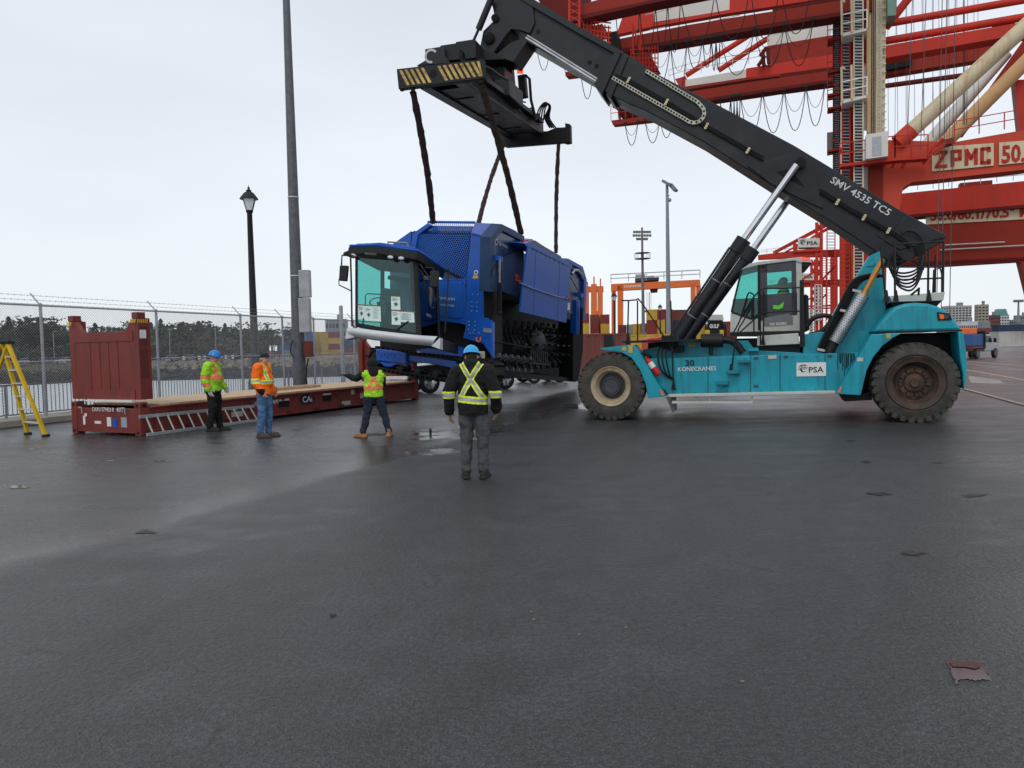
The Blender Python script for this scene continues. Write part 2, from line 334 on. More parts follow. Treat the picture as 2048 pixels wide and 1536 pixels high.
# ------------------------------------------------------------------ ground, quay, water
def ground_mat():
    m_ = bpy.data.materials.new('wet_asphalt'); m_.use_nodes = True; t = m_.node_tree; b = t.nodes['Principled BSDF']
    N = t.nodes.new; tc_ = N('ShaderNodeTexCoord'); ge = N('ShaderNodeNewGeometry'); pos = ge.outputs['Position']
    def noise_(s, d=4, r=.5, vec=pos):
        n = N('ShaderNodeTexNoise'); n.inputs['Scale'].default_value = s; n.inputs['Detail'].default_value = d; n.inputs['Roughness'].default_value = r; lk(t, vec, n.inputs['Vector']); return n.outputs[0]
    def mr(v, a, b_, c, d):
        n = N('ShaderNodeMapRange'); n.interpolation_type = 'SMOOTHSTEP'
        for k, x in zip(('From Min', 'From Max', 'To Min', 'To Max'), (a, b_, c, d)): n.inputs[k].default_value = x
        lk(t, v, n.inputs['Value']); return n.outputs[0]
    def math_(op, a, b_):
        n = N('ShaderNodeMath'); n.operation = op
        for i, x in enumerate((a, b_)):
            if isinstance(x, (int, float)): n.inputs[i].default_value = x
            else: lk(t, x, n.inputs[i])
        return n.outputs[0]
    grain = noise_(95, 3, .6); grit = noise_(28, 4, .6); big = noise_(.35, 5, .5); mid = noise_(2.2, 5, .55)
    sx = N('ShaderNodeSeparateXYZ'); lk(t, pos, sx.inputs[0])
    # the standing wet trail: distance from the line through two ground points
    a = G(0, 1135); c = G(700, 940); d = (c - a).normalized(); nx, ny = -d.y, d.x; off = -(a.x * nx + a.y * ny)
    dist = math_('ADD', math_('ADD', math_('MULTIPLY', sx.outputs[0], nx), math_('MULTIPLY', sx.outputs[1], ny)), off)
    dist = math_('ADD', dist, math_('MULTIPLY', math_('SUBTRACT', big, .5), 1.6))
    trail = math_('MULTIPLY', mr(dist, -.35, .15, 0, 1), mr(dist, .1, 1.3, 1, .45))     # crisp near edge, soft far side
    trail = math_('MULTIPLY', trail, mr(sx.outputs[1], 18, 26, 1, .4))
    trail = math_('MULTIPLY', trail, mr(sx.outputs[0], 0, 3, 1, .25))
    wet = math_('MAXIMUM', math_('MULTIPLY', mr(math_('ADD', big, math_('MULTIPLY', math_('SUBTRACT', mid, .5), .5)), .5, .7, 0, 1), .6), trail)
    # pools by the crew
    for (px, py, rx, ry) in ((895, 868, .9, 1.2), (868, 904, .55, .35), (960, 862, .8, .5), (1185, 812, 1.0, 1.2)):
        p = G(px, py); dx = math_('DIVIDE', math_('SUBTRACT', sx.outputs[0], p.x), rx); dy = math_('DIVIDE', math_('SUBTRACT', sx.outputs[1], p.y), ry)
        e = math_('ADD', math_('MULTIPLY', dx, dx), math_('MULTIPLY', dy, dy)); e = math_('ADD', e, math_('MULTIPLY', math_('SUBTRACT', mid, .5), 5.5))
        wet = math_('MAXIMUM', wet, math_('MULTIPLY', mr(e, .1, 1.5, 1, 0), 1.5))
    rgh = math_('SUBTRACT', .40, math_('MULTIPLY', wet, .22)); rgh = math_('ADD', rgh, math_('MULTIPLY', math_('SUBTRACT', mid, .5), .2)); rgh = math_('ADD', rgh, math_('MULTIPLY', math_('SUBTRACT', big, .5), .5)); rgh = math_('MAXIMUM', rgh, .09)
    lk(t, rgh, b.inputs['Roughness'])
    # colour: cold grey, red-brown worn lane far right
    v = math_('MULTIPLY', math_('MULTIPLY', mr(grain, .36, .66, .35, 2.0), mr(grit, .36, .64, .7, 1.35)), mr(mid, .3, .7, .85, 1.15))
    redz = math_('MULTIPLY', mr(math_('SUBTRACT', sx.outputs[0], math_('MULTIPLY', sx.outputs[1], -.35)), 15, 24, 0, 1), mr(big, .35, .6, .2, 1))
    redz = math_('MULTIPLY', redz, mr(sx.outputs[1], 60, 260, 1, .3))
    mix = N('ShaderNodeMix'); mix.data_type = 'RGBA'; lk(t, redz, mix.inputs['Factor']); mix.inputs['A'].default_value = (.035, .037, .039, 1); mix.inputs['B'].default_value = (.085, .052, .047, 1)
    sc = N('ShaderNodeVectorMath'); sc.operation = 'SCALE'; lk(t, mix.outputs['Result'], sc.inputs[0]); lk(t, v, sc.inputs['Scale']); lk(t, sc.outputs[0], b.inputs['Base Color'])
    mpn = N('ShaderNodeMapping'); mpn.inputs['Scale'].default_value = (.22, 1.5, 1); lk(t, pos, mpn.inputs['Vector']); strk = noise_(1.0, 6, .6, mpn.outputs[0])
    rgh = math_('ADD', rgh, math_('MULTIPLY', math_('SUBTRACT', strk, .5), .32)); rgh = math_('MAXIMUM', rgh, .1); lk(t, rgh, b.inputs['Roughness'])
    # faint tyre tracks left by the lift trucks
    tr = None
    for (ax_, ay_, bx_, by_) in ((1240, 860, 300, 1250), (1260, 872, 330, 1285), (1700, 870, 1500, 1500), (1900, 868, 1720, 1500)):
        q0 = G(ax_, ay_); q1 = G(bx_, by_); dd = (q1 - q0).normalized(); o_ = -(q0.x * -dd.y + q0.y * dd.x)
        ds = math_('ABSOLUTE', math_('ADD', math_('ADD', math_('ADD', math_('MULTIPLY', sx.outputs[0], -dd.y), math_('MULTIPLY', sx.outputs[1], dd.x)), o_), math_('MULTIPLY', math_('SUBTRACT', big, .5), 1.2)), 0)
        one = mr(ds, .16, .3, 1, 0); tr = one if tr is None else math_('MAXIMUM', tr, one)
    tr = math_('MULTIPLY', tr, mr(mid, .4, .62, 0, 1)); vo = N('ShaderNodeTexVoronoi'); vo.feature = 'DISTANCE_TO_EDGE'; vo.inputs['Scale'].default_value = .55
    wv = N('ShaderNodeVectorMath'); wv.operation = 'MULTIPLY_ADD'; nv = N('ShaderNodeTexNoise'); nv.inputs['Scale'].default_value = 1.6; nv.inputs['Detail'].default_value = 6; lk(t, pos, nv.inputs['Vector']); lk(t, nv.outputs['Color'], wv.inputs[0]); wv.inputs[1].default_value = (.7, .7, 0); lk(t, pos, wv.inputs[2]); lk(t, wv.outputs[0], vo.inputs['Vector'])
    crk = math_('MULTIPLY', mr(vo.outputs['Distance'], .002, .011, 1, 0), mr(mid, .5, .62, 0, 1)); dk = math_('SUBTRACT', 1.0, math_('MAXIMUM', math_('MULTIPLY', tr, .30), math_('MULTIPLY', crk, .5)))
    sc2 = N('ShaderNodeVectorMath'); sc2.operation = 'SCALE'; lk(t, sc.outputs[0], sc2.inputs[0]); lk(t, dk, sc2.inputs['Scale']); lk(t, sc2.outputs[0], b.inputs['Base Color'])
    h = math_('ADD', math_('MULTIPLY', grain, .45), math_('MULTIPLY', grit, 1.0))
    bp = N('ShaderNodeBump'); bp.inputs['Distance'].default_value = .03; lk(t, h, bp.inputs['Height'])
    st = math_('SUBTRACT', .85, math_('MULTIPLY', wet, .62)); st = math_('MAXIMUM', st, .03); lk(t, math_('MULTIPLY', st, mr(sx.outputs[1], 5, 22, 1, .22)), bp.inputs['Strength']); lk(t, bp.outputs[0], b.inputs['Normal'])
    b.inputs['Specular IOR Level'].default_value = .55
    return m_
M['asphalt'] = ground_mat()
def FX(Y): return -12.8 + .353 * (Y - 18.8)             # the fence line
FD = V((.333, .943, 0)).normalized(); FN = V((-FD.y, FD.x, 0))
def fpt(Y, off=0, z=0): return V((FX(Y), Y, z)) + FN * off
gm = MB()
pts = [(fpt(-60, 1.1).x, -60), (fpt(58, 1.1).x, 58), (4, 182), (-900, 182), (-900, 3000), (3000, 3000), (3000, -60)]
gm.prism([V((x, y, 0)) for x, y in pts], V((0, 0, -6)))
struct('ground', gm, M['asphalt'], smooth=False)
def water_mat():
    m_ = bpy.data.materials.new('harbour_water'); m_.use_nodes = True; t = m_.node_tree; b = t.nodes['Principled BSDF']
    b.inputs['Base Color'].default_value = (.50, .53, .54, 1); b.inputs['Roughness'].default_value = .42; b.inputs['Specular IOR Level'].default_value = .6  # pale base colour stands in for sky reflected in the water
    g_ = t.nodes.new('ShaderNodeNewGeometry'); mp_ = t.nodes.new('ShaderNodeMapping'); mp_.inputs['Scale'].default_value = (.5, 1.4, 1); lk(t, g_.outputs['Position'], mp_.inputs['Vector'])
    n = t.nodes.new('ShaderNodeTexNoise'); n.inputs['Scale'].default_value = .9; n.inputs['Detail'].default_value = 6; lk(t, mp_.outputs[0], n.inputs['Vector'])
    bp = t.nodes.new('ShaderNodeBump'); bp.inputs['Strength'].default_value = .12; bp.inputs['Distance'].default_value = .05; lk(t, n.outputs[0], bp.inputs['Height']); lk(t, bp.outputs[0], b.inputs['Normal'])
    return m_
M['water'] = water_mat()
wm = MB(); wm.quad([V((-1200, -200, -4)), V((40, -200, -4)), V((40, 200, -4)), V((-1200, 200, -4))]); struct('water', wm, M['water'], recalc=False)
# riprap shore
defm('rock_tan', (.20, .175, .135), .9, var=.35, vs=.8); defm('rock_grey', (.11, .11, .105), .9, var=.35, vs=.8); defm('rock_wet', (.035, .035, .035), .8, var=.4, vs=1)
defm('scrub', (.10, .085, .055), .95, var=.3, vs=.3)
rm = MB(); rr = random.Random(3)
sl_ = [V((-260, 168, -4.6)), V((4, 168, -4.6)), V((4, 181.9, .0)), V((-260, 181.9, .0))]
rm.mat(2).quad(sl_)
for i in range(5200):
    x = rr.uniform(-170, 3); k = rr.random(); y = 168.5 + 13 * k; z = -4.4 + 4.6 * k; s_ = rr.uniform(.35, .95) * (1.1 if k > .3 else .8)
    rm.mat(2 if z < -1.7 + rr.uniform(-.3, .3) else (rr.choice((0, 0, 1)) if x > -95 else rr.choice((1, 1, 3, 3))))
    a_ = rr.uniform(0, 3); ax = (V((math.cos(a_), math.sin(a_), .2)).normalized(), V((-math.sin(a_), math.cos(a_), .1)).normalized(), V((.1, -.2, 1)).normalized())
    vs = []; 
    for (i1, j1, k1) in ((1, 0, 0), (-1, 0, 0), (0, 1, 0), (0, -1, 0), (0, 0, 1), (0, 0, -1)):
        q = rr.uniform(.7, 1.2) * s_; vs.append(V((x, y, z)) + ax[0] * i1 * q * 1.2 + ax[1] * j1 * q + ax[2] * k1 * q * .7)
    rm.add(vs, [(0, 2, 4), (2, 1, 4), (1, 3, 4), (3, 0, 4), (2, 0, 5), (1, 2, 5), (3, 1, 5), (0, 3, 5)])
single('riprap', rm, [M['rock_tan'], M['rock_grey'], M['rock_wet'], M['scrub']], 'pale boulders heaped along the far shore above a dark wet tideline', 'rocks', kind='stuff', smooth=False, recalc=False)
# far woodland: a mass of bare brown scrub, with trees standing out of it
defm('pine_leaf', (.028, .045, .028), .9, var=.4, vs=.5); defm('pine_leaf2', (.045, .060, .032), .9, var=.4, vs=.5); defm('bark', (.09, .07, .055), .95, var=.3)
defm('bare_twig', (.085, .066, .052), .95, var=.3, vs=.3); defm('bare_red', (.15, .075, .055), .95, var=.3, vs=.3); defm('bare_dark', (.06, .052, .042), .95, var=.3, vs=.3)
def clump(mb, c, s_, r_):
    n = V((r_.gauss(0, 1), r_.gauss(0, 1), r_.gauss(0, 1))).normalized(); a, b = perp(n)
    mb.add([c + a * s_ * r_.uniform(.6, 1.2), c + b * s_ * r_.uniform(.4, 1), c - a * s_ * r_.uniform(.6, 1.2), c - b * s_ * r_.uniform(.4, 1)], [(0, 1, 2, 3)])
wd = MB(); rr = random.Random(5)
for i in range(52000):
    x = rr.uniform(-215, -20); y = rr.uniform(199, 250)
    if x > -.325 * y: continue
    hmax = (8.7 + 1.6 * math.sin(x * .11) + 1.2 * math.sin(x * .31 + 1)) * min(1, .45 + (y - 199) / 40)
    z = hmax * rr.random() ** .7
    s_ = rr.uniform(.25, .8); kk = noise.noise(V((x * .06, y * .05, 3)))
    wd.mat(3 if (z > hmax * .72 and kk < .3) or rr.random() < .15 else (1 if kk > .45 else (2 if kk < -.05 else 0))); clump(wd, V((x, y, z)), s_, rr)
single('scrub_wood', wd, [M['bare_twig'], M['bare_red'], M['bare_dark'], M['pine_leaf2']], 'mass of bare brown winter undergrowth covering the far shore', 'woodland', kind='stuff', smooth=False, recalc=False)
def pine(seed, shape):
    r_ = random.Random(seed); t = thing('pine_tree', 'dark pine standing above the bare wood across the water', 'tree', (0, 0, 0), 0, 'pines on the far shore')
    H_ = 10; mb = MB(); mb.tube((0, 0, 0), (r_.uniform(-.4, .4), 0, H_ * .93), .22, .05, 6)
    cr = MB()
    if shape == 0:       # spire
        for i in range(300):
            k = r_.random() ** .8; z = 2.5 + k * 7.7; rad = (1 - k) * 2.0 + .15; a = r_.uniform(0, 6.28); q = rad * math.sqrt(r_.random())
            clump(cr, V((q * math.cos(a), q * math.sin(a), z)), r_.uniform(.2, .45), r_)
    else:                # wind-flagged pine with separate pads of foliage
        for j in range(11 if shape == 1 else 15):
            z = r_.uniform(4.2, 10); a = r_.uniform(0, 6.28); q = r_.uniform(0.3, 2.6) * (1.25 - (z - 4) / 9)
            c = V((q * math.cos(a) + .25 * (z - 5), q * math.sin(a), z)); mb.tube(V((0, 0, c.z - .7)), c, .06, .03, 4)
            for i in range(24):
                clump(cr, c + V((r_.gauss(0, .8), r_.gauss(0, .8), r_.gauss(0, .25))), r_.uniform(.18, .42), r_)
    part('trunk', mb, M['bark'], t); part('crown', cr, M['pine_leaf'] if shape != 2 else M['pine_leaf2'], t, smooth=False, recalc=False)
    return t
protos = [pine(1, 0), pine(2, 1), pine(3, 2), pine(4, 1), pine(5, 2)]
labs = ['narrow dark spruce rising above the far shore wood', 'flat-topped wind-bent pine on the far shore skyline', 'ragged olive pine on the far shore skyline', 'flat-topped wind-bent pine on the far shore skyline', 'ragged olive pine on the far shore skyline']
rr = random.Random(11); first = [True] * 5
for i in range(120):
    k = rr.choice((0, 1, 2, 3, 4, 1, 2)); px = rr.uniform(-40, 600) if i > 24 else rr.uniform(-20, 190); Y = rr.uniform(212, 262)
    if 300 < px < 400 and rr.random() < .4: k = 0
    x = (px - 1024) / F * Y; s_ = rr.uniform(.95, 1.22) * (1.2 if px < 130 else 1) * (.85 if px > 520 else 1)
    ar_ = 'left of the red end wall' if px < 125 else ('showing above the red end wall' if px < 290 else ('between the end wall and the next fence post' if px < 400 else ('near the black street lantern' if px < 530 else 'beside the galvanised pole')))
    lab_ = labs[k].replace(' on the far shore skyline', ' across the water') .replace(' rising above the far shore wood', ' across the water') + ', ' + ar_
    if first[k]: o = protos[k]; o['label'] = lab_; first[k] = False
    else: o = copy_tree(protos[k], label=lab_)
    o.location = (x, Y, 0)
    o.rotation_euler = (0, 0, rr.uniform(0, 6.28)); o.scale = (s_ * 1.15, s_ * 1.15, s_)
# ------------------------------------------------------------------ quay kerb, fence, railing
kb = MB()
for i, (a, b) in enumerate([(-6 + 4.2 * i, -6 + 4.2 * i + 4.18) for i in range(14)]):
    p0, p1 = fpt(a, -.35), fpt(b, -.35); q1, q0 = fpt(b, .9), fpt(a, .9)
    kb.prism([p0, p1, q1, q0], V((0, 0, .17 + .004 * (i % 2))))
single('quay_kerb', kb, M['concrete'], 'low stained concrete kerb under the harbour fence', 'kerb', bev=.02)
ft = thing('chain_link_fence', 'galvanised chain link fence topped with barbed wire along the quay', 'fence', fpt(18.8))
posts = [P(103, 700, 19.6), P(306, 700, 23.9), P(459, 700, 27.3), P(539, 700, 29.8), P(626, 700, 31.6), P(712, 700, 35)]
py_ = [13.2, 16.4, 19.9, 23.6, 27.3, 29.6, 31.6, 34.6, 38, 42]
zt = 3.1
for y in py_:
    b = fpt(y, 0, .17); mb = MB(); mb.tube(b, b + V((0, 0, zt - .17)), .04, n=10); mb.ball(b + V((0, 0, zt - .14)), .05, 8)
    mb.tube(b + V((0, 0, zt - .17)), b + V((0, 0, zt + .16)) - FN * -.33, .022, n=6)
    mb.v = mb.v; part('post', mb, M['galv_l'], ft)
for y in (30.7, 33.4):
    b = fpt(y, -.15, .1); mb = MB(); mb.tube(b, b + V((0, 0, zt + .52)), .085, n=12); mb.ball(b + V((0, 0, zt + .52)), (.085, .085, .03), 12); part('gate_post', mb, M['galv_l'], ft)
a, b = fpt(13.2, 0, zt), fpt(42, 0, zt)
mb = MB(); mb.tube(a, b, .025, n=8); part('top_rail', mb, M['galv_l'], ft)
mb = MB(); mb.tube(a - V((0, 0, 1.48)), b - V((0, 0, 1.48)), .022, n=8); part('middle_rail', mb, M['galv_l'], ft)
mb = MB()
for i, (dz, dn) in enumerate(((.06, .11), (.17, .22), (.30, .33))):
    mb.tube(a + V((0, 0, dz - .02)) + FN * dn, b + V((0, 0, dz - .02)) + FN * dn, .006, n=4)
    k = 0
    while k < (b - a).length:
        c = a + FD * k + V((0, 0, dz - .02)) + FN * dn; mb.tube(c - V((0, 0, .03)), c + V((0, 0, .03)), .004, n=3); k += .18
part('barbed_wire', mb, M['galv'], ft, smooth=False)
mb = MB(); Lf = (b - a).length; zb = .22; hh = zt - zb; st = .075; k = -hh
while k < Lf:
    for sgn in (0, 1):
        s0, s1 = (k, k + hh) if sgn == 0 else (k + hh, k)
        z0, z1 = zb, zt
        lo, hi = (s0, s1) if s0 < s1 else (s1, s0)
        # clip to the run of the fence
        def at(s): return z0 + (s - s0) / (s1 - s0) * (z1 - z0)
        c0, c1 = max(0, lo), min(Lf, hi)
        if c1 - c0 > .02:
            p = a + FD * c0; p.z = at(c0); q = a + FD * c1; q.z = at(c1); mb.tube(p, q, .0042, n=3, cap=False)
    k += st
part('wire_mesh', mb, M['galv_l'], ft, smooth=False, recalc=False)
# guard rail beyond the fence
rt = thing('guard_railing', 'grey steel railing with upright bars behind the chain link fence', 'railing', fpt(18.8, .6))
ra, rb = fpt(12, .55), fpt(46, .55); Lr = (rb - ra).length
mb = MB(); mb.tube(ra + V((0, 0, 1.02)), rb + V((0, 0, 1.02)), .025, n=8); part('top_rail', mb, M['galv_pole'], rt)
mb = MB(); mb.tube(ra + V((0, 0, .24)), rb + V((0, 0, .24)), .02, n=8); part('bottom_rail', mb, M['galv'], rt)
mb = MB(); k = 0
while k < Lr: p = ra + FD * k; mb.tube(p + V((0, 0, .24)), p + V((0, 0, 1.0)), .011, n=5, cap=False); k += .125
part('bar_panel', mb, M['galv_pole'], rt, smooth=False)
k = .5
while k < Lr: p = ra + FD * k; mb = MB(); mb.tube(p, p + V((0, 0, 1.03)), .027, n=8); part('post', mb, M['galv'], rt); k += 2.4
# ------------------------------------------------------------------ poles
def lantern(px, py_top, Y, base=None, label='', h=None, tilt=0, r0=.10):
    top = P(px, py_top, Y); H_ = top.z; b = V((top.x, Y, 0)); t = thing('street_lantern', label, 'street lamp', b)
    k = H_ / 8.6 if H_ > 6 else H_ / 8.6
    mb = MB(); z1 = H_ - 1.05 * k; mb.lathe([(r0 * 1.9, 0), (r0 * 1.9, .5 * k), (r0 * 1.25, .8 * k), (r0 * 1.2, 1.2 * k), (r0, 1.25 * k), (r0 * .62, z1 - .1), (r0 * .9, z1)], b, V((0, 0, 1)), 14)
    part('post', mb, M['black'], t)
    c = b + V((0, 0, z1)); sq = []
    fr = MB(); gl = MB()
    for i in range(4):
        a0 = math.pi / 4 + i * math.pi / 2 + .3; a1 = a0 + math.pi / 2
        l0 = c + V((math.cos(a0) * .16, math.sin(a0) * .16, .02)) * 1; l1 = c + V((math.cos(a1) * .16, math.sin(a1) * .16, .02))
        u0 = c + V((math.cos(a0) * .33, math.sin(a0) * .33, .5)); u1 = c + V((math.cos(a1) * .33, math.sin(a1) * .33, .5))
        if k != 1:
            l0, l1, u0, u1 = [c + (q - c) * k for q in (l0, l1, u0, u1)]
        fr.tube(l0, u0, .018 * k, n=4); fr.tube(l0, l1, .02 * k, n=4); fr.tube(u0, u1, .02 * k, n=4); gl.quad([l0, l1, u1, u0])
    part('frame', fr, M['black'], t); part('glass', gl, M['lampglass'], t)
    rf = MB(); rf.lathe([(.38 * k, .49 * k), (.36 * k, .53 * k), (.2 * k, .74 * k), (.1 * k, .8 * k), (.11 * k, .86 * k), (.05 * k, .88 * k), (.045 * k, .97 * k), (.012 * k, 1.0 * k), (.01 * k, 1.07 * k)], c, V((0, 0, 1)), 12); part('cap', rf, M['black'], t)
    return t
lantern(497, 371, 31.5, label='tall black street lantern behind the harbour fence, nearest and largest one', r0=.17)
lantern(1228, 583, 62, label='black street lantern in front of the left leg of the orange gantry crane')
lantern(1320, 607, 78, label='small black street lantern before the tall container stack')
# big galvanised pole
pb = P(600, 775, 26.2); pb.z = 0; pt = P(572, -60, 26.2); H_ = pt.z; ex = pt.x - pb.x
t = thing('utility_pole', 'tall tapering galvanised pole behind the open platform, out of frame at the top', 'pole', pb)
mb = MB(); tp = V((pb.x + ex * .2, pb.y, H_)); mb.tube(pb, tp, .235, .11, 18)
mb.lathe([(.36, 0), (.36, .04), (.25, .05)], pb, V((0, 0, 1)), 18); part('shaft', mb, M['galv_pole'], t)
for yy in (395, 552):
    c = P(590, yy, 26.2); k = c.z / H_; c = pb + (tp - pb) * k; mb = MB(); r_ = .235 + (.11 - .235) * k + .004; mb.lathe([(r_, -.015), (r_ + .012, -.015), (r_ + .012, .015), (r_, .015)], c, (tp - pb), 18); part('band', mb, M['white'], t)
for (y0, y1) in ((540, 595), (596, 665)):
    p0 = P(606, y1, 25.9); p1 = P(606, y0, 25.9); mb = MB(); c = (p0 + p1) / 2
    mb.box(V((c.x + .06, 25.95, c.z)), .36, .3, abs(p1.z - p0.z) - .01); part('junction_box', mb, M['galv_l'], t, bev=.01)
mb = MB(); c = P(617, 698, 26.1); mb.box(c, .3, .22, .55); part('control_cabinet', mb, M['rust_red_d'], t, bev=.01)
mb = MB(); mb.path([P(x, y, 25.9) for x, y in ((586, 680), (582, 692), (581, 705), (588, 715))], .02, 6); mb.path([P(x, y, 25.9) for x, y in ((617, 716), (613, 735), (612, 760), (616, 782))], .025, 6); part('cable', mb, M['black'], t)
# floodlight masts
def mast(name, px, ytop, Y, r, lab, rows, galv='galv'):
    top = P(px, ytop, Y); b = V((top.x, Y, 0)); t = thing(name, lab, 'light mast', b); mb = MB(); mb.tube(b, top, r, r * .5, 10); part('mast', mb, M[galv], t)
    return t, b, top
t, b, top = mast('floodlight_mast', 1284, 455, 150, .38, 'dark floodlight mast with three rows of lamps and a service platform', 3, 'mgrey')
for j, (yy, n_, w_) in enumerate(((463, 7, 36), (470, 7, 38), (477, 5, 24))):
    br = MB(); q0, q1 = P(1284 - w_ / 2, yy, 150), P(1284 + w_ / 2, yy, 150); br.tube(q0, q1, .07, n=5); part('crossbar', br, M['mgrey'], t)
    for i in range(n_):
        c = q0 + (q1 - q0) * ((i + .5) / n_); mb = MB(); mb.box(c + V((0, 0, -.1)), .42, .4, .45); part('floodlight', mb, M['mgrey'], t)
mb = MB(); c = P(1285, 519, 150); mb.lathe([(.2, 0), (1.6, .1), (1.6, .2), (.2, .2)], c, V((0, 0, 1)), 10)
for i in range(8): a_ = i * .785; mb.tube(c + V((1.55 * math.cos(a_), 1.55 * math.sin(a_), .1)), c + V((1.55 * math.cos(a_), 1.55 * math.sin(a_), 1.3)), .05, n=4)
mb.lathe([(1.5, 1.25), (1.6, 1.3)], c, V((0, 0, 1)), 10); part('service_platform', mb, M['mgrey'], t)
t, b, top = mast('floodlight_mast', 1334, 368, 82, .30, 'slim grey light mast with a slanted double lamp head', 1)
for (x0, y0, x1, y1) in ((1326, 362, 1342, 371), (1340, 368, 1352, 382)):
    mb = MB(); p, q = P(x0, y0, 82), P(x1, y1, 81.5); mb.beam(p, q, .7, .28); part('floodlight', mb, M['mgrey'], t, bev=.03)
mb = MB(); mb.tube(P(1334, 393, 82), P(1340, 391, 82), .05, n=4); mb.ball(P(1339, 400, 82), .22, 8); part('camera_bracket', mb, M['galv'], t)
t, b, top = mast('floodlight_mast', 2037, 602, 240, .5, 'distant grey light mast at the right edge of the yard', 1)
mb = MB(); mb.box(top, 2.6, 1.2, .8); part('floodlight', mb, M['mgrey'], t)
mb = MB(); mb.box(top - V((0, 0, 7)), 1.6, 1.0, .5); part('service_platform', mb, M['mgrey'], t)
# ------------------------------------------------------------------ shipping containers
CC = dict(red=(.22, .035, .03), yellow=(.56, .36, .045), blue=(.03, .10, .26), orange=(.62, .16, .04), green=(.16, .26, .20), grey=(.30, .32, .34), white=(.55, .55, .52), brown=(.17, .05, .04), navy=(.025, .045, .09), pink=(.55, .12, .16))
for k_, c_ in CC.items(): M['ct_' + k_] = mat('container_' + k_, c_, .6, var=.12, vs=.6, dirt=.4, dcol=tuple(x * .45 for x in c_), ds=.5, streak=True)
def cont_mesh(L_, colr):
    mb = MB(); Wd, Hd = 2.44, 2.59
    def side(y):
        n = int(L_ / .28); s_ = L_ / n; vs = []; fs = []
        for i in range(n):
            x = -L_ / 2 + i * s_; o = .0 if i % 2 else .045; yy = y - (o if y > 0 else -o)
            vs += [V((x + .03, yy, .12)), V((x + s_ - .03, yy, .12)), V((x + s_ - .03, yy, Hd - .1)), V((x + .03, yy, Hd - .1))]
        for i in range(n):
            fs.append((4 * i, 4 * i + 1, 4 * i + 2, 4 * i + 3))
            if i < n - 1: fs.append((4 * i + 1, 4 * i + 4, 4 * i + 7, 4 * i + 2))
        mb.add(vs, fs)
    side(Wd / 2 - .02); side(-Wd / 2 + .02)
    mb.box((0, 0, Hd - .06), L_ - .1, Wd - .1, .06)
    for s_ in (-1, 1):
        mb.box((0, s_ * (Wd / 2 - .04), .08), L_ - .3, .08, .16); mb.box((0, s_ * (Wd / 2 - .04), Hd - .06), L_ - .3, .08, .12)
        for e in (-1, 1): mb.box((e * (L_ / 2 - .08), s_ * (Wd / 2 - .08), Hd / 2), .16, .16, Hd)
        mb.box((s_ * (L_ / 2 - .06), 0, Hd / 2), .05, Wd - .32, Hd - .1); mb.box((s_ * (L_ / 2 - .05), 0, .08), .1, Wd - .32, .16); mb.box((s_ * (L_ / 2 - .05), 0, Hd - .06), .1, Wd - .32, .12)
    for y in (-.85, -.35, .35, .85): mb.tube((-L_ / 2 - .0, y, .15), (-L_ / 2 - .0, y, Hd - .1), .03, n=5)
    mb.box((0, 0, .1), L_ - .4, Wd - .3, .1)
    me = mkmesh('container', mb, M['ct_' + colr], smooth=False); return me
CM = {}
ORD = ['bottom', 'second', 'third', 'fourth', 'fifth', 'sixth']
def container(x, y, z, rot, colr, label, L_=6.06, group='stacked shipping containers', top=True, name='shipping_container'):
    key = (colr, L_)
    if key not in CM: CM[key] = cont_mesh(L_, colr)
    o = bpy.data.objects.new(name, CM[key]); COL.objects.link(o); o.location = (x, y, z); o.rotation_euler = (0, 0, rot)
    return tagit(o, label, 'container', group)
def stack(px, Y, cols, desc, rot, L_=6.06, base=0):
    p = P(px, 690, Y)
    for i, c in enumerate(cols):
        lv = 'on its own' if len(cols) == 1 else ('bottom level' if i == 0 else ('top level' if i == len(cols) - 1 else ORD[i] + ' level'))
        container(p.x, Y, base + i * 2.6, rot, c, f'{c} container, {lv}, {desc}', L_)
cr_ = R(20)
# left terminal beyond the water (through the fence)
lst = [(556, ['red'], 'low stack farthest left across the water'), (566, ['brown', 'blue'], 'two high, across the water by the lantern post'), (577, ['red', 'blue', 'blue'], 'stack of three across the water right of the lantern post'),
       (549, ['pink'], 'across the water, half behind the lantern post'),
       (590, ['brown', 'red', 'blue', 'green'], 'stack left of the galvanised pole'), (603, ['green', 'red', 'brown', 'grey'], 'stack immediately left of the galvanised pole')]
for px, cols, d_ in lst: stack(px - 8 if px > 580 else px, 330, cols, d_, R(78))
stack(572 + 8, 300, ['green', 'blue', 'white', 'blue'], 'nearer stack seen left of the pole through the fence', R(80))
stack(615, 322, ['navy', 'grey', 'blue', 'blue'], 'stack peeking out right of the pole by the grey box', R(8))
stack(636, 330, ['yellow', 'yellow', 'yellow', 'yellow'], 'all-yellow stack seen end on through the fence', R(75))
stack(645, 331, ['yellow', 'yellow', 'yellow', 'yellow'], 'second all-yellow end-on stack, right beside the first', R(75))
stack(668, 340, ['yellow', 'red', 'yellow', 'red'], 'broad red and yellow striped stack left of the blue machine', R(4), 7.6)
stack(699, 350, ['red', 'navy', 'navy'], 'low navy stack between the striped stack and the cab', R(4), 6.06)
stack(716, 352, ['red', 'brown', 'navy'], 'low stack mostly behind the blue machine cab', R(4), 6.06)
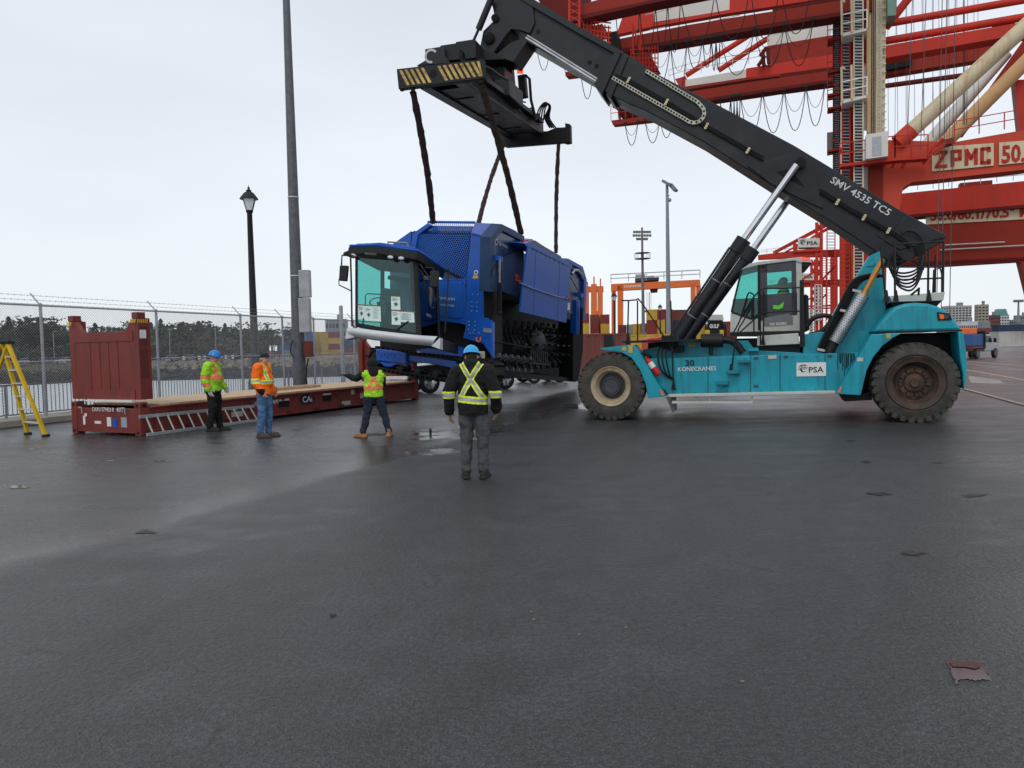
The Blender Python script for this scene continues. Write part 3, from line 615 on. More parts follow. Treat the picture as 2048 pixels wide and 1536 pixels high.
# yard on the right, beyond the machine
def yard(px, Y, cols, desc, rot=R(14), L_=6.06): stack(px, Y, cols, desc, rot, L_)
for px, Y, cols, d_ in [
    (1170, 205, ['red', 'yellow', 'yellow', 'red'], 'stack just right of the blue machine roof'),
    (1190, 214, ['red', 'yellow', 'red', 'brown'], 'stack behind the double orange legs, left one'),
    (1211, 214, ['brown', 'yellow', 'yellow', 'red'], 'stack behind the double orange legs, right one'),
    (1245, 230, ['brown', 'red', 'brown'], 'stack between the lantern and the gantry leg'),
    (1262, 226, ['brown', 'grey', 'grey'], 'dark stack right of the orange gantry leg'),
    (1274, 222, ['white', 'yellow', 'yellow'], 'narrow yellow stack left of the floodlight mast'),
    (1290, 218, ['white', 'orange', 'brown'], 'stack with an orange box behind the floodlight mast'),
    (1309, 218, ['red', 'red', 'brown'], 'low red stack right of the floodlight mast'),
    (1304, 190, ['red', 'red', 'red', 'yellow'], 'stack of four, left column of the tall block'),
    (1319, 190, ['yellow', 'yellow', 'yellow', 'red'], 'stack of four behind the small lantern'),
    (1334, 190, ['red', 'navy', 'red', 'red'], 'stack of four behind the slim light mast'),
    (1350, 193, ['brown', 'navy', 'navy', 'brown'], 'stack of four, right column of the tall block'),
    (1376, 205, ['yellow', 'orange', 'brown'], 'stack seen between the lift cylinders'),
    (1402, 205, ['red', 'yellow', 'yellow'], 'stack right of the lift cylinders'),
    (1440, 215, ['red', 'brown', 'red'], 'stack left of the driver cab'),
    (1460, 215, ['pink', 'red'], 'low stack hidden by the driver cab')]:
    yard(px, Y, cols, d_, R(82) if px not in (1350, 1376, 1440) else R(10))
p = P(1150, 700, 56); container(p.x + 1, 56, 0, R(-4), 'brown', 'brown container standing alone right behind the blue machine', 6.06, None)
p = P(1235, 700, 74); container(p.x, 74, .1, R(-2), 'yellow', 'long yellow container behind the front wheel of the lift truck', 12.19, None)
for px, Y, c, d_ in [(1960, 170, 'red', 'long red container behind the service truck'), (2010, 168, 'red', 'red container behind the cab of the service truck'), (2022, 130, 'white', 'pale container right of the service truck'), (2050, 160, 'white', 'pale container cut by the right edge'), (2030, 150, 'red', 'dark red container near the right edge of the yard'), (2030, 220, 'navy', 'dark container on the skyline at far right')]:
    p = P(px, 690, Y); container(p.x, Y, 0 if c != 'navy' else 2.6, R(3), c, d_, 12.19 if c in ('red', 'navy') else 6.06, 'containers at the right edge')
# ------------------------------------------------------------------ reach stacker (lift truck)
O_ = G(1222, 841); R_ = G(1833, 846); U = (R_ - O_).normalized(); SP = Plane(O_, U); NN = SP.n; Z = V((0, 0, 1))
def S(px, py, t=0.0): return SP.hit(px, py, t)
def SL(pts, t): return [SP.hit(x, y, t) for x, y in pts]
rs = thing('reach_stacker', 'big turquoise container lift truck with long black boom raised over the blue machine', 'lift truck', G(1530, 843) + NN * 1.9)
def RP(name, mb, mats, parent=None, **k): return part(name, mb, mats, parent or rs, **k)
def plate(pts, t, th, mb=None): mb = mb or MB(); return mb.prism(SL(pts, t), NN * th)
CT = 1.95     # centre line
# wheels
def big_wheel(px, py, t, rad, wid, rear=False, detailed=True):
    c = S(px, py, t); 
    ty = MB(); r = rad; rk = 1.13 if rear else 1.0
    prof = [(r * .56 * rk, .10), (r * .60 * rk, .02), (r * .70, .0), (r * .86, .02), (r * .945, .06), (r * .955, wid / 2), (r * .945, wid - .06), (r * .86, wid - .02), (r * .70, wid), (r * .56 * rk, wid - .08)]
    ty.lathe(prof, c, NN, 56, closed=True)
    nl = 30
    a, b = perp(NN)
    for i in range(nl):
        for sd_ in (0, 1):
            th0 = 2 * math.pi * (i + .5 * sd_) / nl; th1 = th0 + .17
            y0, y1 = (.015, wid * .52) if sd_ == 0 else (wid - .015, wid * .48)
            def pt(th, rr_, y): return c + (a * math.cos(th) + b * math.sin(th)) * rr_ + NN * y
            hw = .058; v = []
            for (th, y, rlo, rhi) in ((th0, y0, r * .87, r * .985), (th1, y1, r * .93, r)):
                v += [pt(th - hw, rlo, y), pt(th + hw, rlo, y), pt(th + hw, rhi, y + (.012 if sd_ == 0 else -.012)), pt(th - hw, rhi, y + (.012 if sd_ == 0 else -.012))]
            ty.add(v, [(0, 1, 2, 3), (7, 6, 5, 4), (0, 4, 5, 1), (1, 5, 6, 2), (2, 6, 7, 3), (3, 7, 4, 0)])
    hub = MB()
    if not rear:
        hub.lathe([(.001, .10), (r * .2, .10), (r * .21, .12), (r * .27, .12), (r * .275, .2), (r * .42, .26), (r * .42, .3)], c, NN, 40)
        for i in range(28): th = i * 2 * math.pi / 28; q = c + (a * math.cos(th) + b * math.sin(th)) * r * .245; hub.tube(q + NN * .085, q + NN * .13, .016, n=6)
        hub.mat(0)
    else:
        hub.lathe([(.001, .12), (r * .1, .10), (r * .12, .16), (r * .22, .17), (r * .23, .21), (r * .42, .22), (r * .42, .3)], c, NN, 40)
        for i in range(10):
            for dd in (-.1, .1):
                th = i * 2 * math.pi / 10 + dd; q = c + (a * math.cos(th) + b * math.sin(th)) * r * .31; hub.box(q + NN * .19, .075, .065, .06, (a * math.cos(th) + b * math.sin(th), -a * math.sin(th) + b * math.cos(th), NN))
    wh = RP('wheel', hub, M['dgrey'] if not rear else M['rim_rust'])
    RP('tyre', ty, M['rubber'], wh, ang=.5)
    rm_ = MB(); rm_.lathe([(q_ * r * rk, z_) for q_, z_ in ((.36, .30), (.40, .16), (.44, .12), (.455, .05), (.53, .03), (.575, .0), (.59, .015), (.585, .10), (.56, .13), (.48, .16), (.45, .3))], c, NN, 56, closed=True)
    if not rear: rm_.lathe([(r * .47, .045), (r * .5, .035), (r * .49, .03)], c, NN, 56, closed=True)
    RP('rim', rm_, M['rim_cream'] if not rear else M['rim_rust'], wh)
    return wh
big_wheel(1221, 773, 0, .785, .46); big_wheel(1221 + 2, 773, .55, .785, .46)
big_wheel(1224, 773, 2.95, .785, .46); big_wheel(1224, 773, 3.5, .785, .46)
big_wheel(1832, 766, -.02, .83, .5, True); big_wheel(1832, 766, 3.2, .83, .5, True)
mb = MB(); mb.tube(S(1221, 773, .3), S(1221, 773, 3.6), .3, n=14); RP('front_axle', mb, M['black'])
mb = MB(); mb.tube(S(1832, 766, .3), S(1832, 766, 3.4), .24, n=14); mb.box(S(1800, 760, 1.9), 1.3, 2.4, .5, (U, NN, Z)); RP('rear_axle', mb, M['black'])
# chassis
fp = [(1201, 696), (1250, 691), (1268, 690), (1275, 699), (1331, 793), (1296, 796), (1291, 768), (1280, 740), (1263, 716), (1241, 704), (1201, 700)]
mb = plate(fp, -.02, .62); RP('front_fender', mb, M['turquoise'], bev=.012)
mb = plate(fp, 3.4, .62); RP('front_fender', mb, M['turquoise'], bev=.012)
mb = plate([(1300, 717), (1717, 705), (1715, 775), (1672, 785), (1337, 789), (1310, 760)], .30, .9); RP('side_tank', mb, M['turquoise'], bev=.012)
mb = plate([(1310, 722), (1717, 708), (1740, 770), (1337, 786)], 2.9, .8); RP('side_tank', mb, M['turquoise'])
mb = plate([(1240, 705), (1640, 690), (1900, 670), (1900, 770), (1640, 775), (1290, 785), (1262, 740)], 1.25, 1.4); RP('main_frame', mb, M['black'])
mb = MB()
for x in (1416, 1501, 1560, 1650): p, q = S(x, 713 - (x - 1400) * .028, .296), S(x, 787 - (x - 1400) * .02, .296); mb.beam(p, q, .01, .012, NN)
RP('panel_seam', mb, M['black'])
mb = MB(); mb.beam(S(1339, 791, .18), S(1670, 784, .18), .25, .06); RP('step_bar', mb, M['offwhite'], bev=.01)
mb = MB(); mb.beam(S(1345, 804, .12), S(1505, 804, .12), .22, .05)
for x in (1392, 1420, 1504): mb.beam(S(x, 793, .2), S(x, 805, .2), .04, .05, NN)
RP('lower_step', mb, M['offwhite'])
mb = plate([(1332, 794), (1352, 793), (1354, 820), (1345, 825)], .35, .05); RP('mud_flap', mb, M['mgrey'])
for (x, y) in ((1488, 722), (1466, 744), (1444, 766)):
    mb = MB(); mb.box(S(x, y, .17), .26, .22, .07, (U, NN, Z)); mb.box(S(x + 8, y + 2, .3), .12, .05, .14, (U, NN, Z)); RP('foot_step', mb, M['turq_dark'], bev=.008)
# upper deck behind the tank
mb = plate([(1285, 700), (1361, 682), (1496, 681), (1510, 700), (1606, 706), (1606, 669), (1640, 664), (1746, 662), (1746, 712), (1290, 722)], .75, .12); RP('deck_side', mb, M['turquoise'], bev=.01)
mb = plate([(1296, 722), (1296, 686), (1380, 679), (1520, 676), (1520, 712)], .95, .9); RP('front_deck', mb, M['black'])
mb = plate([(1276, 702), (1300, 712), (1328, 780), (1310, 760)], .32, .25); RP('front_bracket', mb, M['black'])
mb = MB(); mb.beam(S(1252, 684, .5), S(1400, 680, .5), .9, .05); RP('front_walkway', mb, M['black'])
# tower
tw = [(1760, 502), (1739, 512), (1697, 577), (1660, 638), (1646, 657), (1628, 667), (1606, 671), (1606, 690), (1746, 690), (1746, 666), (1773, 620), (1767, 556)]
for t_ in (.88, 2.75): mb = plate(tw, t_, .22); RP('boom_tower', mb, M['turquoise'], bev=.015)
mb = plate([(1700, 640), (1760, 560), (1760, 690), (1640, 700)], 1.1, 1.65); RP('tower_core', mb, M['black'])
mb = plate([(1740, 528), (1757, 510), (1757, 528), (1745, 533), (1732, 533)], .86, .02); RP('tower_cover', mb, M['turquoise'], bev=.01)
# rear hood and fender
hd = [(1746, 665), (1765, 640), (1789, 614), (1810, 607), (1832, 605), (1856, 607), (1877, 613), (1893, 622), (1906, 634), (1917, 650), (1925, 661)]
mb = plate(hd, .02, 3.7); hood = RP('rear_hood', mb, M['turquoise'], bev=.06)
rf1 = [(1744, 668), (1802, 667), (1786, 676), (1765, 692), (1747, 714), (1733, 742), (1723, 785), (1722, 791), (1670, 788), (1712, 722)]
mb = plate(rf1, -.04, .55); RP('rear_fender', mb, M['turquoise'], bev=.015); mb = plate(rf1, 3.2, .55); RP('rear_fender', mb, M['turquoise'], bev=.015)
mb = plate([(1916, 663), (1926, 662), (1932, 700), (1934, 735), (1932, 765), (1928, 779), (1926, 745), (1920, 715)], -.02, 3.8); RP('counterweight', mb, M['turquoise'], bev=.03)
mb = plate([(1740, 668), (1922, 664), (1922, 740), (1900, 770), (1740, 770), (1722, 788)], .6, 2.5); RP('wheel_well', mb, M['shade_oil_black'])
mb = plate([(1682, 791), (1722, 791), (1740, 780), (1745, 800), (1690, 803)], .5, .5); RP('underbody_box', mb, M['black'])
hl = plate([(1874, 624), (1900, 627), (1904, 640), (1876, 641)], -.0, .03); RP('light_recess', hl, M['black'])
mb = plate([(1879, 628), (1888, 629), (1888, 638), (1880, 638)], -.02, .03); RP('rear_light', mb, M['orange_dec'])
mb = plate([(1889, 629), (1899, 630), (1896, 637), (1889, 637)], -.03, .04); RP('rear_light', mb, M['glass_mid'])
for (x, y) in ((1324, 789), (1680, 783)):
    mb = plate([(x - 5, y - 9), (x - 1, y - 9), (x + 5, y + 1), (x, y + 2)] if x < 1500 else [(x + 4, y - 9), (x + 1, y - 9), (x - 5, y + 2), (x, y + 2)], -.055 if x > 1500 else -.03, .01); RP('reflector', mb, M['orange_dec'])
for (x, y) in ((1248, 697), (1261, 699), (1383, 689), (1777, 672)):
    w_ = 4 if x != 1383 else 6; mb = plate([(x - w_, y - 3), (x + w_, y - 3), (x + w_, y + 4), (x - w_, y + 4)], -.03 if x < 1300 else (.735 if x == 1383 else -.05), .005); RP('warning_decal', mb, M['yellow_c'])
mb = plate([(1257, 691), (1265, 691), (1265, 706), (1257, 706)], -.035, .01); RP('warning_decal', mb, M['yellow_c'])
# lettering on the tank
def rtext(body, x0, y0, x1, y1, h, t, m_, name='lettering', bold=.012, parent=None):
    a, b = S(x0, y0, t), S(x1, y1, t); d = (b - a); up = d.cross(NN); up = up if up.z > 0 else -up
    RP(name, text(body, a, d, up, h, d.length, bold), m_, parent, smooth=False, recalc=False)
rtext('30', 1371, 731.5, 1389, 731, .135, .285, M['navy'], bold=.02)
rtext('KONECRANES', 1356, 742.5, 1432, 740.5, .095, .285, M['white'], bold=.006)
def psa(x0, x1, y0, y1, pl, t, parent, k=1, th=.01, mt='white'):
    """white plate with a ring-and-strokes emblem and the letters PSA"""
    q = [pl.hit(x0, y1, t), pl.hit(x1, y1 - (x1 - x0) * .02, t), pl.hit(x1, y0 - (x1 - x0) * .02, t), pl.hit(x0, y0, t)]
    mb = MB(); mb.prism(q, pl.n * th); o = part('emblem_plate', mb, M[mt], parent)
    a = q[0]; d = q[1] - q[0]; up = q[3] - q[0]; H_ = up.length; Wd = d.length; d.normalize(); up.normalize(); f_ = -pl.n * (.004 * k); mb = MB()
    c = a + d * Wd * .24 + up * H_ * .5 + f_
    def arc(cx, cy, r, a0, a1, w_):
        pts = []; n = 14
        for i in range(n + 1):
            an = R(a0 + (a1 - a0) * i / n); ww = w_ * math.sin(math.pi * (i + .6) / (n + 1.2)); pts.append((cx + math.cos(an) * (r + ww), cy + math.sin(an) * (r + ww) * .9, cx + math.cos(an) * (r - ww), cy + math.sin(an) * (r - ww) * .9))
        for i in range(n):
            p_, q_ = pts[i], pts[i + 1]; mb.quad([c + (d * x + up * y) * H_ for x, y in ((p_[0], p_[1]), (q_[0], q_[1]), (q_[2], q_[3]), (p_[2], p_[3]))])
    arc(0, 0, .20, 20, 330, .035); arc(-.03, .04, .31, 40, 175, .035); arc(.06, .13, .22, 35, 170, .03); arc(-.02, -.04, .10, 0, 300, .03); arc(.16, .2, .12, 200, 350, .03); arc(-.2, -.12, .2, 60, 170, .02)
    part('emblem', mb, M['black'], o if o.parent.parent is None else parent, smooth=False, recalc=False)
    part('lettering', text('PSA', a + d * Wd * .42 + up * H_ * .27 + f_, d, up, H_ * .42, Wd * .5, .012), M['black'], o if o.parent.parent is None else parent, smooth=False, recalc=False)
psa(1593, 1652, 725.5, 753, SP, .285, rs)
mb = plate([(1536, 711), (1553, 710), (1553, 717), (1536, 718)], .285, .01); RP('label_plate', mb, M['offwhite'])
# boom
BN = CT - .46
def bplate(pts, t0, t1, mb=None): return plate(pts, t0, t1 - t0, mb)
outer = [(1894, 471), (1795, 417), (1698, 357), (1587, 290), (1440, 212), (1291, 136), (1235, 104), (1222, 120), (1190, 165), (1214, 187), (1258, 208), (1291, 221), (1408, 284), (1551, 375), (1662, 443), (1746, 500), (1778, 524), (1805, 528), (1886, 484)]
mb = bplate(outer, BN, BN + .92); bm = RP('boom', mb, M['black_paint'], bev=.02)
mb = bplate([(1232, 100), (1243, 104), (1204, 190), (1187, 168)], BN - .05, BN + .97); mb = bplate([(1247, 108), (1256, 113), (1222, 197), (1212, 190)], BN - .05, BN + .97, mb); RP('boom_collar', mb, M['black_paint'], bm, bev=.01)
mb = bplate([(1035, -22), (1160, 62), (1235, 104), (1205, 176), (1190, 163), (1100, 110), (1047, 80), (1020, 30)], BN + .1, BN + .82); RP('boom_extension', mb, M['black_paint'], bm, bev=.015)
mb = bplate([(1000, -42), (1050, -12), (1160, 54), (1236, 97), (1291, 132), (1284, 141), (1236, 110), (1160, 68), (1050, 4), (1005, -26)], BN + .02, BN + .9); RP('top_flange', mb, M['black_paint'], bm)
mb = MB(); mb.tube(S(1052, 76, BN + .12), S(1192, 163, BN + .12), .045, n=8); mb.tube(S(1055, 71, BN + .12), S(1195, 158, BN + .12), .03, n=8); RP('slide_rail', mb, M['steel'], bm)
hp = [(976, -12), (1000, -42), (1040, -18), (1066, 10), (1070, 45), (1060, 68), (1040, 61), (1022, 59), (1010, 74), (988, 106), (964, 112), (960, 92), (966, 62), (990, 38), (985, 14)]
mb = bplate(hp, BN + .05, BN + .87); RP('boom_head', mb, M['black_paint'], bm, bev=.02)
mb = bplate([(1007, 96), (1022, 84), (1052, 74), (1056, 80), (1027, 124), (1011, 119), (988, 112)], BN + .1, BN + .82); RP('head_bracket', mb, M['black_paint'], bm, bev=.01)
mb = MB(); mb.tube(S(977, 75, BN - .06), S(977, 75, BN + .98), .15, n=20); mb.tube(S(977, 75, BN - .09), S(977, 75, BN - .06), .11, n=20); mb.tube(S(990, 36, BN - .03), S(990, 36, BN + .95), .1, n=12); RP('head_pivot', mb, M['black_paint'], bm, bev=.01)
mb = MB(); mb.tube(S(983, -4, BN - .1), S(957, 59, BN - .1), .085, n=12); mb.tube(S(957, 59, BN - .1), S(941, 95, BN - .1), .035, n=8); RP('damping_cylinder', mb, M['black_paint'], bm)
mb = MB()
for (x, y) in ((1063, 55), (1076, 63), (1179, 124.5), (1193, 132)): c = S(x, y, BN + .09); mb.lathe([(.001, 0), (.055, 0), (.055, .01)], c, NN, 14)
RP('access_hole', mb, M['shade_oil_black'], bm)
mb = bplate([(1495, 332), (1584, 308), (1602, 307), (1620, 319), (1633, 362), (1647, 418), (1590, 392), (1540, 366)], BN - .045, BN - .003); RP('gusset_plate', mb, M['black_paint'], bm, bev=.01)
mb = bplate([(1553, 344), (1585, 336), (1592, 352), (1610, 374), (1570, 356)], BN - .052, BN - .045); RP('gusset_recess', mb, M['shade_oil_black'], bm)
mb = MB(); mb.tube(S(1600, 325, BN - .22), S(1600, 325, BN + 1.1), .12, n=18)
for i in range(5): a_ = i * 1.256; mb.tube(S(1600 + 5 * math.cos(a_), 325 + 5 * math.sin(a_), BN - .24), S(1600 + 5 * math.cos(a_), 325 + 5 * math.sin(a_), BN - .2), .018, n=6)
RP('cylinder_pin', mb, M['black_paint'], bm)
mb = bplate([(1815, 428), (1880, 464), (1888, 476), (1866, 481), (1800, 500), (1768, 482)], BN - .03, BN - .003); RP('tail_cover', mb, M['black_paint'], bm, bev=.02)
mb = bplate([(1795, 425), (1812, 434), (1764, 478), (1754, 470)], BN - .02, BN - .003); RP('tail_rib', mb, M['black_paint'], bm)
# hoses along the boom with cream clamps
mb = MB()
for k in range(4):
    d_ = k * 2.6
    mb.path([S(x, y + d_ - 4, BN - .05) for x, y in ((1230, 152), (1260, 163), (1330, 202), (1412, 252), (1500, 302), (1527, 317))], .016, 5)
    mb.path([S(x, y + d_ - 4, BN - .07) for x, y in ((1640, 381), (1700, 418), (1760, 452), (1790, 468), (1822, 492))], .016, 5)
RP('boom_hose', mb, M['black'], bm)
mb = MB()
for (x, y) in ((1257, 160), (1333, 204), (1413, 252), (1496, 301), (1675, 404), (1728, 435), (1777, 461)):
    mb = MB()
    for j in (-1, 0, 1): mb.box(S(x - j * 2.2, y + j * 3.8, BN - .075), .055, .03, .05, (U, NN, Z))
    RP('hose_clamp', mb, M['cream'], bm)
def chain():
    pts = []
    A, B_ = V((1292, 142, 0)), V((1400, 207, 0)); n = 19
    for i in range(n): pts.append(A + (B_ - A) * i / n)
    c = V((1388, 226, 0)); r = 22
    e0 = math.atan2(-17, 13); 
    for i in range(7): a_ = e0 + i * (math.pi * .95) / 6; pts.append(c + V((math.cos(a_) * 21, math.sin(a_) * 20, 0)))
    A, B_ = V((1378, 243, 0)), V((1226, 156, 0)); n = 28
    for i in range(1, n + 1): pts.append(A + (B_ - A) * i / n)
    return pts
ch = chain(); mb = MB(); rg = MB()
W3 = [S(p.x, p.y, BN - .04) for p in ch]
for a, b in zip(W3[:-1], W3[1:]): mb.beam(a, b + (b - a) * .1, .05, .082, None)
RP('energy_chain', mb, M['chain_cream'], bm)
for a, b in zip(W3[:-1], W3[1:]):
    c = (a + b) / 2 - NN * .028; rg.lathe([(.010, -.006), (.026, -.006), (.026, .0), (.010, .0)], c, NN, 10)
RP('chain_rings', rg, M['black'], bm)
rtext('SMV 4535 TC5', 1659.5, 364, 1776, 432, .155, BN - .006, M['lightgrey'], bold=.01, parent=bm)
# lift cylinders
def cyl(bx, by, cx, cy, tx, ty, t, rb=.135):
    a, b, c = S(bx, by, t), S(cx, cy, t), S(tx, ty, t); mb = MB(); d = (b - a).normalized()
    mb.tube(a, b, rb, n=20); mb.tube(b - d * .32, b + d * .02, rb * 1.3, n=20); mb.tube(a - d * .1, a + d * .2, rb * 1.2, n=16)
    o = RP('lift_cylinder', mb, M['black_paint'])
    m2 = MB(); m2.tube(b, c, rb * .62, n=18); RP('piston_rod', m2, M['chrome'], o)
    m3 = MB()
    for k in (.28, .62): q = a + (b - a) * k; m3.tube(q - d * .012, q + d * .012, rb * 1.03, n=20)
    RP('strap', m3, M['galv'], o)
    m4 = MB(); s_ = NN.cross(d).normalized(); s_ = s_ if s_.x < 0 else -s_; m4.tube(a + s_ * (rb + .03) - NN * .03, b + s_ * (rb + .03) - NN * .03 - d * .3, .028, n=6); RP('oil_pipe', m4, M['black_paint'], o)
cyl(1346, 690, 1487, 480, 1593, 330, BN - .19); cyl(1374, 680, 1506, 499, 1590, 380, BN + 1.1)
# hoses at the boom foot
mb = MB(); rr = random.Random(2)
for k in range(6): mb.path([S(1788 + k * 4, 505, BN + .1 * k), S(1776 + k * 3, 530 + k * 6, BN - .2), S(1800 + k * 3, 546 + 7 * k, BN - .3), S(1834, 538 + 6 * k, BN - .2), S(1846 + k * 1, 505 + 3 * k, BN + .1)], .022, 6, 6)
for k in range(3): mb.path([S(1790, 500 + 8 * k, BN), S(1812 + 6 * k, 520, BN - .25), S(1842, 514 + 8 * k, BN - .1), S(1838 - 4 * k, 490, BN - .1)], .022, 6, 6)
mb.path([S(x, y, BN - .12) for x, y in ((1804, 468), (1815, 461), (1832, 466), (1846, 482), (1850, 510), (1846, 540))], .022, 6, 6)
RP('hydraulic_hose', mb, M['black'])
mb = MB()
for k in range(4): mb.path([S(x + k * 4.5, y + k * 1.2, .55 + .02 * k) for x, y in ((1634, 702), (1648, 672), (1668, 634), (1690, 588), (1706, 562), (1724, 552), (1752, 548))], .035, 6, 5)
RP('hydraulic_hose', mb, M['black']); mb = MB()
for (x, y) in ((1711, 581), (1686, 621), (1640, 699)): mb = MB(); mb.beam(S(x - 6, y - 1, .5), S(x + 12, y + 3, .5), .04, .05); RP('hose_clamp', mb, M['offwhite'])
# exhaust guard and bronze rod
a, b = S(1669, 684, .45), S(1726, 590, .45); mb = MB(); mb.tube(a, b, .135, n=24); ex_ = RP('exhaust_guard', mb, M['steel'])
mb = MB(); d = (b - a).normalized(); p_, q_ = perp(d); L_ = (b - a).length
for i in range(22):
    for j in range(18):
        th = (j + .5 * (i % 2)) * 2 * math.pi / 18; o_ = p_ * math.cos(th) + q_ * math.sin(th); c = a + d * (L_ * (i + .5) / 22) + o_ * .1365
        if o_.dot(NN) < .3: s_ = d.cross(o_); mb.quad([c + d * .014, c + s_ * .012, c - d * .014, c - s_ * .012])
RP('perforation', mb, M['shade_oil_black'], ex_, smooth=False, recalc=False)
mb = MB(); mb.tube(S(1658, 706, .45), a, .1, n=14); RP('exhaust_pipe', mb, M['black'])
mb = MB(); mb.tube(S(1724, 594, .42), S(1766, 518, .42), .06, n=14); mb.tube(S(1726, 592, .42), S(1730, 586, .42), .07, n=14); RP('bronze_rod', mb, M['bronze'])
# rear platform
mb = plate([(1778, 592), (1890, 584), (1887, 601), (1784, 604)], .3, 2.6); RP('rear_platform', mb, M['offwhite'], bev=.01)
mb = plate([(1784, 603), (1885, 601), (1872, 614), (1790, 618)], .5, 2.2); RP('platform_base', mb, M['black'])
mb = MB()
for (x0, y0, x1, y1, t) in ((1790, 592, 1789, 488, .35), (1822, 590, 1837, 578, .3), (1837, 590, 1838, 575, .3), (1856, 588, 1857, 500, .35), (1886, 585, 1887, 483, .4), (1773, 610, 1761, 492, .35), (1870, 585, 1871, 510, 2.7), (1790, 585, 1791, 520, 2.7)):
    mb.tube(S(x0, y0, t), S(x1, y1, t), .022, n=6)
for (x0, y0, x1, y1, t) in ((1761, 534, 1887, 534, .37), (1789, 488, 1887, 483, .37), (1871, 534, 1887, 534, 1.5), (1789, 560, 1887, 556, .37)): mb.tube(S(x0, y0, t), S(x1, y1, t), .018, n=6)
mb.path([S(x, y, .36) for x, y in ((1866, 586), (1868, 540), (1880, 536), (1884, 548), (1884, 584))], .02, 6)
RP('platform_railing', mb, M['black']); mb = MB()
for x in (1792, 1858, 1773): mb.prism([S(x - 6, 603, .28), S(x + 6, 603, .28), S(x + 2, 580, .28), S(x - 2, 580, .28)], NN * .03)
RP('railing_foot', mb, M['black'])
# driver cab
CN0, CN1 = .85, 2.45
def CPl(pts, t0, th): return plate(pts, t0, th)
g = CPl([(1461, 626), (1465, 660), (1501, 663), (1501, 634)], CN0, 1.6)
mb = CPl([(1461, 625), (1500, 636), (1527, 640), (1527, 634), (1600, 625), (1600, 662), (1460, 665)], CN0, CN1 - CN0); cabp = RP('cab', mb, M['offwhite'], bev=.015)
mb = CPl([(1588, 520), (1603, 518), (1606, 662), (1592, 662)], CN0 - .01, .12); CPl2 = MB.prism(mb, SL([(1588, 520), (1603, 518), (1606, 662), (1592, 662)], CN1 - .12), NN * .12); RP('cab_pillar', mb, M['offwhite'], cabp, bev=.01)
mb = CPl([(1520, 529), (1588, 520), (1590, 588), (1590, 600), (1530, 600), (1528, 592), (1584, 586), (1582, 540), (1534, 543), (1534, 591), (1528, 592), (1530, 636), (1520, 642)], CN0 - .012, .06)
mb = MB()
for q in ([(1517, 529), (1588, 521), (1588, 541), (1517, 547)], [(1518, 529), (1534, 528), (1535, 640), (1519, 642)], [(1583, 521), (1592, 520), (1594, 630), (1584, 630)], [(1518, 590), (1594, 585), (1595, 629), (1528, 638), (1519, 641)]): mb.prism(SL(q, CN0 - .012), NN * .05)
door = RP('cab_door', mb, M['dgrey'], cabp)
mb = CPl([(1534, 543), (1584, 538), (1584, 588), (1534, 592)], CN0 + .005, .012); RP('door_window', mb, M['glass_mid'], cabp)
mb = CPl([(1484, 536), (1518, 530), (1519, 641), (1504, 637), (1463, 624), (1474, 570)], CN0 + .01, .012); RP('side_window', mb, M['glass_mid'], cabp)
mb = MB(); mb.quad(SL([(1484, 536), (1463, 624)], CN0 + .02) + SL([(1463, 624), (1484, 536)], CN1 - .02)); RP('windscreen', mb, M['glass_mid'], cabp, smooth=False)
mb = CPl([(1530, 535), (1586, 530), (1588, 590), (1470, 600), (1484, 540)], CN1 - .03, .012); RP('far_window', mb, M['glass_mid'], cabp)
mb = CPl([(1466, 598), (1590, 592), (1592, 640), (1462, 636)], CN1 - .05, .04); mb.prism(SL([(1592, 530), (1600, 530), (1602, 640), (1592, 640)], CN0 + .1), NN * 1.3); RP('cab_lining', mb, M['dgrey'], cabp)
mb = CPl([(1481, 540), (1500, 527), (1518, 523), (1600, 514), (1606, 518), (1604, 526), (1588, 521), (1518, 530), (1490, 537)], CN0 - .04, CN1 - CN0 + .08); RP('cab_roof', mb, M['offwhite'], cabp, bev=.01)
mb = CPl([(1597, 519), (1620, 520), (1623, 528), (1617, 534), (1603, 535)], CN0 + .02, CN1 - CN0); RP('roof_duct', mb, M['black'], cabp, bev=.02)
mb = CPl([(1598, 516), (1622, 519), (1624, 525), (1598, 523)], CN0 - .02, .3); RP('roof_lamp_housing', mb, M['offwhite'], cabp)
mb = CPl([(1601, 513.5), (1621, 516), (1621, 520), (1601, 520)], CN0 - .04, .25); RP('beacon', mb, M['red_lamp'], cabp, bev=.01)
mb = MB()
for a, b in (((1484, 536), (1463, 624)), ((1517, 530), (1518, 660)), ((1463, 624), (1504, 638)), ((1504, 638), (1504, 602)), ((1504, 638), (1530, 620))): mb.tube(S(*a, CN0), S(*b, CN0), .022, n=6)
RP('window_frame', mb, M['black'], cabp)
mb = CPl([(1528, 636), (1558, 630), (1576, 627), (1586, 634), (1586, 648), (1528, 652)], CN0 - .02, .01); RP('door_decal', mb, M['mgrey'], cabp)
rtext('NO RIDERS', 1540, 651, 1573, 649.5, .06, CN0 - .03, M['white'], parent=cabp, bold=.02)
mb = CPl([(1546, 610), (1558, 611), (1568, 603), (1566, 615), (1558, 619), (1546, 618)], CN0 - .03, .01); RP('door_emblem', mb, M['psa_green'], cabp)
mb = CPl([(1515, 672), (1597, 666), (1599, 688), (1514, 692)], .62, .25); RP('cab_step_box', mb, M['offwhite'], bev=.015)
mb = CPl([(1514, 690), (1600, 688), (1600, 706), (1560, 712), (1510, 708)], .8, .9); mb.prism(SL([(1460, 665), (1608, 662), (1608, 672), (1460, 672)], .7), NN * 1.8); mb.prism(SL([(1600, 560), (1608, 560), (1610, 692), (1600, 694)], .6), NN * .12); RP('cab_base', mb, M['black'])
